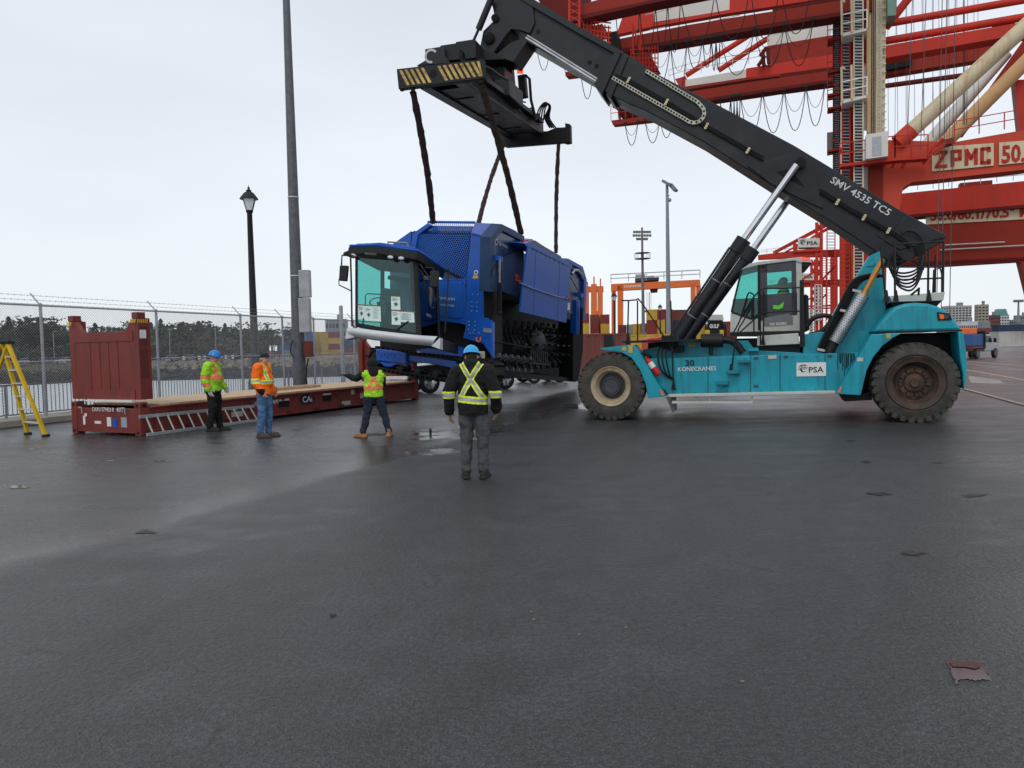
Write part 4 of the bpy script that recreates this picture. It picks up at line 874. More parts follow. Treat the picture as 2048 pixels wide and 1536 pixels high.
mb = CPl([(1611, 588), (1617, 592), (1619, 660), (1611, 664)], .9, .5); mb.path([S(x, y, .9) for x, y in ((1612, 655), (1625, 638), (1645, 631), (1660, 634), (1658, 648), (1640, 664), (1618, 670))], .05, 8, 6); RP('air_duct', mb, M['black'])
mb = CPl([(1496, 697), (1516, 695), (1518, 702), (1496, 702)], .45, .3); RP('foot_step', mb, M['turquoise'])
# railings of the access way
mb = MB()
for pts, t in (([(1339, 703), (1340, 690)], .4), ([(1243, 601), (1258, 601), (1272, 600), (1282, 604), (1330, 676), (1348, 706)], .2), ([(1257, 602), (1255, 686)], .2), ([(1275, 601), (1275, 684)], .6),
    ([(1341, 603), (1342, 620), (1347, 780)], .22), ([(1465, 668), (1480, 640), (1495, 590), (1503, 587), (1507, 596), (1488, 640), (1474, 668), (1462, 745)], .22), ([(1476, 668), (1519, 630), (1530, 625), (1600, 622)], .35), ([(1480, 640), (1518, 582), (1560, 577), (1605, 575)], .35), ([(1519, 530), (1521, 690)], .45), ([(1527, 582), (1527, 680)], .4), ([(1507, 594), (1508, 670)], .5)):
    mb.path([S(x, y, t) for x, y in pts], .018, 6, 4)
RP('access_railing', mb, M['black'])
mb = MB()
for x, y, t in ((1347, 780, .22), (1462, 746, .21), (1526, 690, .5), (1256, 688, .2)): mb.prism([S(x - 5, y, t), S(x + 5, y, t), S(x + 1.5, y - 18, t), S(x - 1.5, y - 18, t)], NN * .03)
RP('railing_foot', mb, M['black'])
# air cleaner, fire extinguisher, hoses, front clutter
mb = MB(); mb.tube(S(1402, 681, .55), S(1446, 681, .55), .15, n=18); mb.path([S(x, y, .55) for x, y in ((1444, 680), (1460, 681), (1474, 690), (1486, 706))], .085, 10, 6); mb.tube(S(1422, 690, .55), S(1422, 710, .55), .05); RP('air_cleaner', mb, M['black'], bev=.01)
mb = MB(); a, b = S(1297, 722, .1), S(1315, 746, .1); mb.caps(a, .065, b, .07, 14); mb.tube(a, a + (a - b).normalized() * .12, .025); RP('fire_extinguisher', mb, M['red'])
mb = MB(); q = a + (b - a) * .35; d = (b - a).normalized(); mb.tube(q - d * .07, q + d * .07, .071, n=16); RP('extinguisher_label', mb, M['white'])
mb = MB()
for k in range(3): mb.path([S(1324 + k * 6, 688 + k, .3), S(1316 + k * 8, 706, .2), S(1318 + k * 8, 728, .18), S(1326 + k * 7, 745 + k * 3, .2), S(1338 + k * 5, 756 + 2 * k, .28)], .02, 6, 6)
RP('hydraulic_hose', mb, M['black'])
for bx__ in ((1358, 698, .6, .22, .2, .16), (1219, 684, .7, .2, .4, .35), (1340, 684, .7, .35, .4, .3)): mb = MB(); mb.box(S(*bx__[:3]), *bx__[3:], (U, NN, Z)); RP('valve_block', mb, M['black'], bev=.01)
# fasteners, latches and small plates on the bodywork
mb = MB()
for i in range(15): mb.ball(S(1345 + i * 24, 721 - i * .75, .295), .014, 6); mb.ball(S(1345 + i * 22, 785 - i * .5, .295), .014, 6)
for i in range(9): mb.ball(S(1752 + i * 19, 661, .02), .014, 6)
RP('rivet_row', mb, M['turq_dark'])
for (x, y) in ((1512, 716), (1572, 713), (1512, 772), (1660, 712)): mb = MB(); mb.box(S(x, y, .29), .09, .03, .05, (U, NN, Z)); RP('latch', mb, M['dgrey'], bev=.005)
mb = MB(); mb.box(S(1444, 773, .292), .2, .006, .12, (U, NN, Z)); mb = MB(); mb.box(S(1720, 719, -.05), .12, .01, .08, (U, NN, Z)); RP('label_plate', mb, M['offwhite'])
mb = MB(); mb.beam(S(1752, 664.5, .0), S(1924, 661, .0), .02, .03); RP('hood_seam', mb, M['black'])
# oil dribbles down the tank
mb = MB(); rr = random.Random(9)
for i in range(16):
    x = 1676 + i * 2.2 + rr.uniform(-.6, .6); y1 = min(712 + rr.uniform(12, 50), 783 - (x - 1672) * 1.45 if x > 1674 else 780)
    if y1 > 712: mb.path([S(x, 706, .292), S(x + rr.uniform(-.8, .8), (706 + y1) / 2, .292), S(x, y1, .292)], .006, 4)
RP('oil_stain', mb, M['shade_oil_black'])
# spreader
n0, n1 = -1.2, 5.0
sA = S(878, 148, n0); sB = S(1054, 262, n1)
mb = plate([(793, 138), (966, 118), (970, 156), (797, 178)], n0, .16); spb = RP('spreader', mb, M['black'], label='black spreader frame hung crosswise under the boom head', bev=.01)
nb = Plane(S(793, 138, n0), S(966, 118, n0) - S(793, 138, n0), Z)
mb = MB(); st = MB()
qa, qb, qc, qd = S(793, 138, n0), S(966, 118, n0), S(969.5, 155, n0), S(797, 177, n0)
def bl(u_, v_): return (qa * (1 - u_) + qb * u_) * (1 - v_) + (qd * (1 - u_) + qc * u_) * v_ - NN * .004
M['haz_y'] = mat('worn_yellow', (.56, .38, .12), .7, var=.3, vs=6, dirt=.85, dcol=(.06, .04, .03), ds=9)
for i in range(15):
    u0 = .03 + i * .064
    if .34 < u0 < .42: continue
    for (v0, v1) in ((.1, .9),): 
        w_ = .034; sl2 = .075
        q = [bl(min(u0, .97), v0), bl(min(u0 + w_, .98), v0), bl(min(u0 + w_ + sl2, .98), v1), bl(min(u0 + sl2, .97), v1)]; st.quad(q)
RP('hazard_stripes', st, M['haz_y'], spb, smooth=False, recalc=False)
mb = MB(); mb.lathe([(.001, 0), (.085, 0), (.085, .02)], bl(.42, .45) - NN * .006, NN, 14); RP('beam_opening', mb, M['shade_oil_black'], spb)
mb = plate([(833, 131), (850, 121), (850, 98), (888, 92), (890, 112), (900, 126)], n0 + .1, .5); RP('corner_guide', mb, M['black_paint'], spb, bev=.01)
mb = MB(); c = S(862, 112, n0 + .09)
for i in range(16):
    a0, a1 = R(30 + i * 18), R(30 + (i + 1) * 18)
    if i > 13: continue
    mb.quad([c + (U * math.cos(a) + Z * math.sin(a)) * r_ for a, r_ in ((a0, .16), (a1, .16), (a1, .11), (a0, .11))])
RP('painted_hook_mark', mb, M['offwhite'], spb, smooth=False, recalc=False)
mb = MB(); fb = [(997, 267), (1010, 266), (1095, 262), (1112, 255), (1139, 254), (1140, 284), (1012, 294), (996, 287)]
mb = plate(fb, n1 - .16, .16); mb.prism(SL([(1130, 246), (1140, 248), (1141, 284), (1131, 286)], n1 - .2), NN * .24); RP('far_beam', mb, M['black'], spb, bev=.01)
# telescopic arms + main box
zb_ = sA.z - .05
c0, c1 = sA, sB
dS = (c1 - c0); dS.z = 0; ls = dS.length; dS.normalize(); sS = V((dS.y, -dS.x, 0))
mb = MB()
for o_ in (-.42, .42): mb.beam(c0 + sS * o_ + dS * .15 + Z * .0, c1 + sS * o_ - dS * .1, .26, .42)
RP('telescopic_beam', mb, M['black_paint'], spb, bev=.01)
mb = MB(); m0, m1 = c0 + (c1 - c0) * .1, c0 + (c1 - c0) * .93; mb.beam(m0 + Z * .0, m1, 1.1, .34)
for k in range(3): q = m0 + (m1 - m0) * (k + .5) / 3; mb.box(q - Z * .18, 1.1, .03, .025, (sS, dS, Z))
for o_ in (-.62, .62): mb.beam(m0 + sS * o_ + Z * .12, m1 + sS * o_ + Z * .12, .1, .12)
RP('main_frame', mb, M['black_paint'], spb, bev=.01)
hc = S(985, 128, CT); cc_ = c0 + dS * ls * .5
mb = MB(); mb.box(V((cc_.x, cc_.y, c0.z + .42)), 1.5, 1.1, .42, (sS, dS, Z)); mb.box(V((hc.x, hc.y, c0.z + .8)), .9, .8, .5, (U, NN, Z)); mb.tube(V((hc.x, hc.y, c0.z + .6)), S(985, 105, CT), .34, .28, n=18); RP('rotator', mb, M['black_paint'], spb, bev=.02)
mb = MB(); rr = random.Random(8)
for k in range(26):
    a = c0 + dS * ls * rr.uniform(.08, .85) + sS * rr.choice((-.55, -.3, .3, .6)) + Z * rr.uniform(.25, .5); b = a + dS * rr.uniform(.3, 1.2) + sS * rr.uniform(-.2, .2) + Z * rr.uniform(-.1, .2)
    mb.path([a, (a + b) / 2 + Z * rr.uniform(-.15, .25), b], rr.uniform(.015, .03), 5)
for k in range(8): a = c0 + dS * ls * rr.uniform(.1, .9) + sS * rr.choice((-.45, .45)) + Z * .34; mb.box(a, .25, .3, rr.uniform(.15, .3), (sS, dS, Z))
for k in range(4): mb.path([S(1072 + 5 * k, 240, n1 - 1.2), S(1078 + 4 * k, 218, n1 - 1.2), S(1090 + 2 * k, 205 + k, n1 - 1.2), S(1098 + k, 214, n1 - 1.1), S(1090 + 3 * k, 236, n1 - 1.0), S(1100 + 4 * k, 256, n1 - .8)], .022, 6, 6)
mb.path([S(x, y, n1 - 2.2) for x, y in ((1040, 155), (1052, 151), (1059, 158), (1062, 200), (1072, 240))], .04, 6)
mb.box(S(938, 101, 1.0), .5, .5, .3, (U, NN, Z)); mb.box(S(925, 112, .5), .9, .6, .4, (U, NN, Z)); mb.box(S(904, 116, n0 + .4), .5, .4, .25, (U, NN, Z)); mb.path([S(x, y, n0 + .5) for x, y in ((915, 118), (916, 104), (924, 100), (930, 108), (931, 118))], .03, 6, 5); mb.prism([S(x, y, 1.2) for x, y in ((941, 100), (960, 98), (990, 106), (1012, 118), (960, 120), (935, 114))], NN * .8); mb.path([S(x, y, n0 + .8) for x, y in ((968, 132), (985, 140), (1000, 152), (1015, 160))], .035, 6); mb.beam(S(1018, 135, 2.4), S(1022, 178, 2.4), .2, .25, NN); mb.beam(S(1044, 152, 3.2), S(1048, 195, 3.2), .2, .22, NN)
RP('hydraulics', mb, M['black'], spb)
mb = MB(); mb.box(S(1040, 139, 2.4), .16, .12, .18); RP('red_lamp', mb, M['red_lamp'], spb)
mb = MB()
for x, y, t in ((804, 179, n0 + .1), (826, 180, n0 + .1), (962, 164, n0 + .1), (1003, 291, n1 - .1), (1117, 284, n1 - .1), (1133, 285, n1 - .1)): mb.tube(S(x, y - 4, t), S(x, y + 3, t), .06, .045, n=10)
RP('twistlock', mb, M['black'], spb)
# ------------------------------------------------------------------ blue windrow machine
hr = thing('windrow_turner', 'blue tracked compost turning machine with glazed cab, hanging tilted in the slings', 'machine', V((.6, 20.5, .6)))
Cn = P(992, 600, 18.5)
A_ = V((.9, -.44, -.155)).normalized(); B_ = V((.44, .9, -.075)).normalized(); B_ = (B_ - A_ * A_.dot(B_)).normalized(); Wv = A_.cross(B_); Wv = Wv if Wv.z > 0 else -Wv
HA = Plane(Cn, A_, Wv); HB = Plane(Cn, B_, Wv)     # left flank, and the face with the drum tunnel
inA = HA.n; inB = HB.n                             # both point away from the camera
def HP(name, mb, mats, parent=None, **k): return part(name, mb, mats, parent or hr, **k)
def pa(pts, off, th, mb=None): mb = mb or MB(); return mb.prism([HA.hit(x, y, off) for x, y in pts], inA * th)
def pbb(pts, off, th, mb=None): mb = mb or MB(); return mb.prism([HB.hit(x, y, off) for x, y in pts], inB * th)
# tunnel depth along A is about 4 m; the deck spans it
far = B_ * 5.6
mb = MB()
legp = [(942, 465), (979, 474), (981, 578), (989, 583), (985, 652), (985, 716), (966, 688), (926, 676), (931, 655), (933, 557)]
mb = pa(legp, 0, .14); HP('corner_leg', mb, M['blue'], bev=.02)
mb = pa([(936, 562), (944, 553), (978, 553), (979, 600), (976, 676), (934, 670)], -.012, .01); HP('leg_panel', mb, M['blue'], bev=.006)
mb = pa([(825, 467), (855, 446), (862, 450), (836, 470), (829, 508), (821, 503)], -.02, .16); HP('corner_frame', mb, M['blue'], bev=.01)
# body behind grille
roofp = [(825, 466), (942, 465), (979, 474), (985, 600), (930, 644), (889, 640), (889, 562), (822, 505)]
mb = pa(roofp, .16, .5); HP('engine_box', mb, M['blue_grey'])
top0, top1, top2, top3 = HA.hit(855, 444), HA.hit(1003, 448, 0), HA.hit(979, 474), HA.hit(826, 466)
# roof: chamfer goes up from the flank, then flat deck runs back
ch0 = HA.hit(826, 466, 0); ch1 = HA.hit(942, 465, 0); ch2 = HA.hit(979, 474, 0)
r0 = HA.hit(856, 444, .75); r1 = HA.hit(950, 445, .75); r2 = HA.hit(1004, 448, .75)
mb = MB(); mb.prism([ch1, ch2, r2, r1], -Wv * .08); mb.prism([r1, r2, r2 + B_ * .9, r1 + B_ * .9], -Wv * .08); HP('roof_cap', mb, M['blue'], bev=.015)
mb = MB(); mb.prism([r0 - Wv * .1, r1 - Wv * .1, r1 + B_ * 3.5 - Wv * .25, r0 + B_ * 3.5 - Wv * .25], -Wv * 1.2); HP('body_core', mb, M['blue_grey'])
# hexagonal mesh: real webs
def hexmesh(p0, p1, p2, p3, nx_, ny_, w_=.008):
    """quad p0(left bottom) p1(right bottom) p2(right top) p3(left top)"""
    mb = MB()
    def q(u_, v_): return (p0 * (1 - u_) + p1 * u_) * (1 - v_) + (p3 * (1 - u_) + p2 * u_) * v_
    for j in range(ny_):
        for i in range(nx_):
            cx = (i + .5 + .5 * (j % 2)) / (nx_ + .5); cy = (j + .5) / ny_
            hx, hy = .5 / (nx_ + .5), .5 / ny_
            ring_o = []; ring_i = []
            for k in range(6):
                a_ = R(90 + 60 * k); ox, oy = math.cos(a_) / .866 * hx, math.sin(a_) / .866 * hy * 1.0 * .98
                cl = lambda z_: min(1, max(0, z_))
                ring_o.append(q(cl(cx + ox), cl(cy + oy * 1.15))); ring_i.append(q(cl(cx + ox * .76), cl(cy + oy * .86)))
            mb.add(ring_o + ring_i, [(k, (k + 1) % 6, 6 + (k + 1) % 6, 6 + k) for k in range(6)])
    return mb
mb = hexmesh(HA.hit(829, 506, .02), HA.hit(935, 562, .02), HA.hit(942, 467, .02), HA.hit(832, 467, .02), 24, 20); HP('grille', mb, M['blue_web'], smooth=False, recalc=False)
mb = pa([(826, 462), (944, 462), (937, 566), (826, 510)], .12, .02); HP('grille_backing', mb, M['shade_oil_black'])
mb = hexmesh(HA.hit(833, 466, .02), HA.hit(942, 466, .02), r1, r0, 24, 9); HP('roof_grille', mb, M['blue_web'], smooth=False, recalc=False); mb = MB(); mb.tube(r0, r1, .035, n=6); HP('grille_rail', mb, M['blue'])
mb = pa([(836, 560), (931, 557), (931, 650), (920, 647), (836, 636)], .02, .12); HP('side_panel', mb, M['blue'], bev=.01)
mb = pa([(850, 567), (922, 564), (925, 635), (915, 638), (850, 626)], .0, .03); HP('access_panel', mb, M['blue'], bev=.01)
mb = pa([(780, 500), (830, 470), (835, 640), (780, 640)], .5, .4); HP('rear_body', mb, M['blue_grey'])
mb = pa([(785, 488), (822, 462), (822, 500), (785, 505)], .35, .3); HP('shoulder_panel', mb, M['blue'], bev=.01)
mb = pa([(835, 640), (985, 645), (985, 700), (760, 700), (760, 640)], .35, .6); HP('under_body', mb, M['shade_oil_black'])
def htext(body, pl, x0, y0, x1, y1, h, off, m_, bold=.0):
    a, b = pl.hit(x0, y0, off), pl.hit(x1, y1, off); d = b - a; up = d.cross(pl.n); up = up if up.z > 0 else -up
    HP('lettering', text(body, a, d, up, h, d.length, bold), m_, smooth=False, recalc=False)
htext('eggersmann', HA, 855, 596, 909, 601, .10, -.035, M['lightgrey'])
htext('recycling technology', HA, 855, 608, 908, 613, .055, -.035, M['lightgrey'])
for (x, y) in ((952, 545),): mb = MB(); c = HA.hit(x, y, -.01); mb.lathe([(.001, 0), (.06, 0), (.06, .008)], c, inA, 16); HP('round_decal', mb, M['white']); mb = MB(); mb.lathe([(.001, 0), (.03, 0), (.03, .006)], c - inA * .006, inA, 10); HP('decal_centre', mb, M['navy'])
mb = pa([(946, 551), (956, 551), (956, 557), (946, 557)], -.02, .01); mb = pa([(969, 582), (974, 582), (974, 589), (969, 589)], -.02, .01, mb); HP('yellow_decal', mb, M['yellow'])
mb = MB()
for x, y in ((945, 589), (956, 589), (944, 604), (954, 605), (944, 613), (954, 614), (943, 622), (954, 623), (938, 643), (950, 644), (938, 650), (950, 651), (937, 659), (949, 660), (940, 666), (946, 666), (958, 666)): mb.ball(HA.hit(x, y, -.02), .017, 8)
for i in range(6): p_ = HA.hit(968 + i * 2.8, 661 + i * .3, -.02); mb.box(p_, .025, .02, .08, (A_, B_, Wv)); p_ = HA.hit(968 + i * 2.8, 656.5 + i * .3, -.02); mb.box(p_, .02, .01, .02, (A_, B_, Wv))
HP('bolt', mb, M['galv_l'])
mb = MB(); mb.path([HA.hit(x, y, -.04) for x, y in ((953, 674), (953, 681), (957, 684), (961, 681), (961, 674))], .018, 6); HP('lifting_shackle', mb, M['orange_dec'])
# the face with the drum
edge0 = HB.hit(992, 466); 
fr = [(982, 474), (1004, 448), (1049, 472), (1049, 484), (1006, 462), (988, 480), (988, 584), (980, 584)]
mb = pbb(fr, -.02, .3); HP('portal_frame', mb, M['blue_grey'], bev=.01)
mb = pbb([(986, 474), (1006, 456), (1048, 480), (1048, 590), (1030, 594), (1003, 584), (988, 583)], .06, .06); HP('face_panel', mb, M['blue_sheen'])
mb = pbb([(1003, 517), (1047, 497), (1050, 572), (1040, 585), (1033, 593), (1004, 583)], -.03, .05); HP('wing_panel', mb, M['blue_sheen'], bev=.01)
htext('eggersmann', HB, 997, 487, 1015, 498, .10, .05, M['lightgrey']); htext('recycling technology', HB, 999, 495, 1015, 505, .05, .05, M['mgrey'])
rc = MB(); c = HB.hit(993, 484, .05)
for i in range(12):
    a0, a1 = R(i * 30), R(i * 30 + 30); rc.quad([c + (B_ * math.cos(a) + Wv * math.sin(a)) * r_ for a, r_ in ((a0, .08), (a1, .08), (a1, .055), (a0, .055))])
HP('round_emblem', rc, M['lightgrey'], smooth=False, recalc=False)
cur = [(1056, 492), (1142, 533), (1133, 646), (1040, 624)]
mb = pbb(cur, -.38, .05); crt = HP('curtain_door', mb, M['blue'], bev=.01)
mb = pbb([(1048, 487), (1062, 484), (1145, 530), (1142, 536), (1056, 495)], -.38, .42); HP('door_top', mb, M['blue'], crt)
mb = MB()
for i in (1, 7): x = 1064 + i * 8; mb.beam(HB.hit(x, 500 + i * 3.8, -.382), HB.hit(x - 5, 625 + i * 2, -.382), .012, .008, inB)
HP('door_rib', mb, M['blue'], crt)
mb = MB(); 
for i in range(8): x = 1064 + i * 8.6; mb.prism([HB.hit(x, 495 + i * 4.3, -.384), HB.hit(x + 7, 498.5 + i * 4.3, -.384), HB.hit(x + 3, 501 + i * 4.3, -.384)], inB * -.006)
HP('painted_fold_shadow', mb, M['blue_grey'], crt)  # dark wedges paint the fold shadows below the door's top edge
mb = MB(); a, b, c, d = HB.hit(1041, 566, -.41), HB.hit(1060, 575, -.42), HB.hit(1110, 592, -.42), HB.hit(1135, 597, -.41)
for p_, q_ in ((a, b), (b, c), (c, d)): mb.beam(p_, q_, .01, .06, inB)
HP('ratchet_strap', mb, M['lightgrey'])
mb = MB(); mb.path([HB.hit(x, y, -.42) for x, y in ((1042, 564), (1033, 560), (1032, 549), (1038, 556), (1042, 564))], .016, 6); mb.path([HB.hit(x, y, -.42) for x, y in ((1135, 597), (1139, 592), (1138, 601), (1135, 597))], .016, 6); HP('red_hook', mb, M['red'])
mb = pbb([(1061, 483), (1071, 481), (1124, 517), (1122, 524), (1066, 494)], -.05, .35); HP('rear_grating', mb, M['mgrey'])
mb = pbb([(1052, 484), (1064, 478), (1122, 512), (1124, 517), (1071, 485), (1060, 488)], .1, .3); HP('rear_hood', mb, M['blue'], bev=.01)
mb = pbb([(1047, 481), (1056, 480), (1060, 485), (1052, 487)], -.1, .1); HP('red_lamp', mb, M['red'])
mb = pbb([(1140, 533), (1163, 533), (1171, 560), (1168, 618), (1154, 631), (1133, 625)], .04, .06); HP('far_panel', mb, M['blue_sheen'])
mb = pbb([(1124, 517), (1137, 517), (1166, 533), (1174, 560), (1171, 640), (1166, 640), (1168, 562), (1161, 538), (1138, 526), (1124, 528)], -.05, .35); HP('far_frame', mb, M['blue'], bev=.01)
mb = pbb([(1153, 600), (1161, 600), (1159, 668), (1152, 668)], -.05, .2); HP('far_leg', mb, M['blue'], bev=.01); mb = pbb([(1146, 640), (1166, 630), (1166, 700), (1157, 763), (1146, 760)], .16, .5); HP('far_leg_plate', mb, M['shade_oil_black'])
mb = pbb([(1134, 606), (1140, 606), (1140, 620), (1134, 620)], .02, .01); HP('label_sticker', mb, M['white'])
mb = MB(); mb.path([HB.hit(x, y, -.03) for x, y in ((1143, 548), (1148, 540), (1156, 541), (1162, 548), (1165, 556))], .05, 8); HP('exhaust_pipe', mb, M['steel'])
# tunnel: deck underside, back wall, far leg, scraper frames
mb = MB(); q = [HB.hit(988, 583, .1), HB.hit(1154, 622, .1)]; mb.prism([q[0], q[1], q[1] - Wv * .0 - A_ * 3.2, q[0] - A_ * 3.2], Wv * .1); HP('tunnel_roof', mb, M['shade_oil_black'])
mb = pbb([(986, 580), (1160, 560), (1160, 700), (1152, 763), (990, 754)], 2.2, .1); HP('tunnel_back', mb, M['shade_oil_black'])
mb = pbb([(985, 580), (1004, 584), (1004, 700), (1001, 752), (988, 745)], .0, .25); mb = pbb([(985, 742), (1155, 757), (1152, 764), (986, 753)], .3, 1.4, mb); HP('skid_frame', mb, M['black'])
# drum with paddles
d0, d1 = HB.hit(1002, 690, .95), HB.hit(1126, 692, .95); mb = MB(); mb.tube(d0, d1, .38, n=20); dr = HP('rotor_drum', mb, M['black'])
mb = MB(); dd = (d1 - d0).normalized(); p_, q_ = perp(dd); Ld = (d1 - d0).length; nrow = 30
for i in range(nrow):
    for j in range(5):
        th = i * .42 * (1 if i < nrow / 2 else -1) + j * 1.2566; o_ = p_ * math.cos(th) + q_ * math.sin(th); tg = dd.cross(o_)
        c = d0 + dd * (Ld * (i + .5) / nrow); mb.box(c + o_ * .48, .34, .04, .10, (o_, tg, dd)); mb.box(c + o_ * .66 + dd * .03, .16, .05, .17, (o_, tg, dd))
HP('paddle', mb, M['black'], dr)
mb = MB()
mb.ball(HB.hit(1072, 683, .5), (.25, .45, .34), 16, (A_, B_, Wv)); HP('rounded_cover', mb, M['dgrey'])
mb = MB()
for i in range(9): x = 1062 + i * 4; mb.tube(HB.hit(x, 700 + i * .3, .1), HB.hit(x + 1, 724 + i * .2, .0), .012, n=5)
mb.tube(HB.hit(1060, 726, 0), HB.hit(1098, 729, 0), .02, n=5); HP('guard_comb', mb, M['dgrey'])
mb = MB()
for i in range(6):
    x = 992 + i * 12.5; mb.box(HB.hit(x, 714 + i * 1.2, -.05), .1, .1, .26, (B_, (A_ * .6 - Wv).normalized(), (A_ + Wv * .6).normalized())); mb.box(HB.hit(x + 2, 738 + i * 1.2, .0), .1, .1, .24, (B_, (A_ * .4 - Wv).normalized(), (A_ + Wv * .4).normalized()))
HP('scraper_blade', mb, M['dgrey'])
mb = MB()
for i in range(7): x = 1000 + i * 9; mb.path([HB.hit(x, 655 + i * 1.6, .2), HB.hit(x + 3, 668 + i * 1.6, .25), HB.hit(x + 9, 684 + i * 1.6, .4)], .03, 5)
mb.path([HB.hit(x, y, .0) for x, y in ((990, 684), (1008, 686), (1030, 690), (1064, 696))], .02, 5); HP('scraper_arm', mb, M['black'])
for (x0, x1, y0, y1, y2, sc_) in ((999, 999, 517, 565, 622, 1), (1163, 1163, 590, 615, 662, .8)):
    mb = MB(); mb.tube(HB.hit(x0, y1, -.12), HB.hit(x1, y2, -.12), .055 * sc_, n=12); mb.ball(HB.hit(x1, y2 + 3, -.12), .07 * sc_, 10); o = HP('door_cylinder', mb, M['black']); mb = MB(); mb.tube(HB.hit(x0, y0, -.12), HB.hit(x0, y1, -.12), .03 * sc_, n=10); HP('piston_rod', mb, M['chrome'], o); mb = MB(); mb.box(HB.hit(x0 - 3, y0, -.06), .2, .16, .12, (B_, A_, Wv)); HP('cylinder_bracket', mb, M['blue'], o)
mb = MB(); mb.tube(HB.hit(1001, 519, -.1), HB.hit(1052, 492, -.1), .014, n=5); mb.tube(HB.hit(1140, 553, -.1), HB.hit(1158, 586, -.1), .014, n=5); mb.path([HB.hit(x, y, -.02) for x, y in ((982, 555), (983, 540), (990, 530), (998, 532))], .018, 5); HP('cable', mb, M['black'])
# tracks
def track(off, wid):
    tp = [(752, 697), (742, 700), (735, 712), (737, 726), (748, 735), (800, 745), (860, 755), (920, 764), (960, 768), (985, 764), (992, 748), (986, 730), (968, 722), (900, 716), (800, 706)]
    pts = [HA.hit(x, y, off) for x, y in tp]; n = len(pts); mb = MB()
    # belt
    cum = []; 
    loop = []
    for i in range(n):
        a, b = pts[i], pts[(i + 1) % n]; k = max(1, int((b - a).length / .13))
        for j in range(k): loop.append(a + (b - a) * j / k)
    cen = sum(loop, V((0, 0, 0))) / len(loop); N_ = len(loop); vs = []
    for i in range(N_):
        t_ = (loop[(i + 1) % N_] - loop[i - 1]).normalized(); o_ = t_.cross(inA); o_ = o_ if o_.dot(loop[i] - cen) > 0 else -o_
        vs.append((loop[i], t_, o_))
    for i in range(N_):
        (p0, t0, o0), (p1, t1, o1) = vs[i], vs[(i + 1) % N_]
        mb.add([p0, p1, p1 + inA * wid, p0 + inA * wid, p0 - o0 * .04, p1 - o1 * .04, p1 - o1 * .04 + inA * wid, p0 - o0 * .04 + inA * wid], [(0, 1, 2, 3), (4, 7, 6, 5), (0, 4, 5, 1), (3, 2, 6, 7)])
        mb.box(p0 + o0 * .03 + inA * (wid / 2), .065, wid, .07, (t0, inA, o0))
        mb.box(p0 + t0 * .03 - o0 * .055 + inA * (wid / 2), .05, wid * .25, .06, (t0, inA, o0))
    t = HP('track', mb, M['track_rubber'])
    for (x, y, r_) in ((751, 715, .2), (966, 742, .26), (800, 736, .09), (835, 742, .09), (870, 748, .09), (905, 754, .09)):
        m2 = MB(); c = HA.hit(x, y, off + .04); m2.lathe([(.05, 0), (r_, .0), (r_, .05), (r_ * .7, .07), (r_ * .7, wid - .15), (r_, wid - .12), (r_, wid - .08)], c, inA, 18); HP('roller', m2, M['black'], t)
track(-.38, .5); track(5.2, .5)
mb = pa([(751, 697), (793, 702), (812, 706), (812, 731), (795, 727), (752, 722)], -.46, .3); HP('track_frame_nose', mb, M['blue'], bev=.03)
mb = MB()
for x in (760, 772, 784): c = HA.hit(x, 709 + (x - 760) * .1, -.465); mb.lathe([(.05, 0), (.06, -.008), (.07, 0)], c, inA, 16, closed=True)
HP('pressed_ring', mb, M['blue'])
mb = pa([(756, 723), (792, 728), (783, 734), (770, 734)], -.44, .25); HP('track_guard', mb, M['blue'], bev=.02)
mb = pa([(808, 706), (864, 714), (912, 722), (912, 738), (872, 729), (808, 722)], -.36, .3); HP('track_frame', mb, M['blue'], bev=.015)
mb = MB(); 
for x, y in ((837, 713), (847, 715), (837, 721), (847, 723), (832, 722)): mb.ball(HA.hit(x, y, -.37), .014, 6)
HP('bolt', mb, M['galv_l'])
mb = pa([(830, 700), (905, 690), (935, 700), (930, 722), (905, 720), (860, 712)], -.1, .4); HP('track_carrier', mb, M['blue'])
# cab of the turner
FA = V((.985, -.17, -.165)).normalized(); FS = V((.17, .98, -.07)).normalized(); FS = (FS - FA * FA.dot(FS)).normalized(); FW = FA.cross(FS); FW = FW if FW.z > 0 else -FW
Fo = P(780, 600, 16.9); FP = Plane(Fo, FA, FW)
def pf(pts, off, th, mb=None): mb = mb or MB(); return mb.prism([FP.hit(x, y, off) for x, y in pts], FP.n * th)
D_ = 1.75
# body behind/below glass, floor, roof
mb = pf([(713, 655), (722, 664), (838, 680), (880, 676), (880, 700), (838, 690), (716, 668)], .02, D_); cb = HP('operator_cab', mb, M['black'], bev=.02)
def fx(x, y, off): return FP.hit(x, y, off)
def fb_(x, y, dep): return FP.hit(x, y, 0) + FP.n * dep
gpts = [(714, 516), (830, 524), (839, 668), (838, 676), (722, 660), (713, 648)]
mb = pf(gpts, .0, .012); HP('windscreen', mb, M['glass_teal'], cb, smooth=False)
c1 = [fb_(831, 524, .01), fb_(831, 524, D_), fb_(839, 676, D_), fb_(839, 676, .01)]; mb = MB(); mb.quad(c1); HP('side_window', mb, M['glass_dark'], cb, smooth=False)
c2 = [fb_(714, 516, .01), fb_(714, 516, D_), fb_(714, 650, D_), fb_(714, 650, .01)]; mb = MB(); mb.quad(c2); HP('side_window', mb, M['glass_teal'], cb, smooth=False)
mb = MB()
for (x, y0, y1, dp, r_) in ((713, 514, 652, 0, .03), (831, 522, 672, 0, .055), (831, 522, 668, D_, .05), (714, 514, 650, D_, .05), (776, 520, 640, D_, .04)):
    mb.tube(fb_(x, y0, dp), fb_(x if x != 831 else 838, y1, dp), r_, n=8)
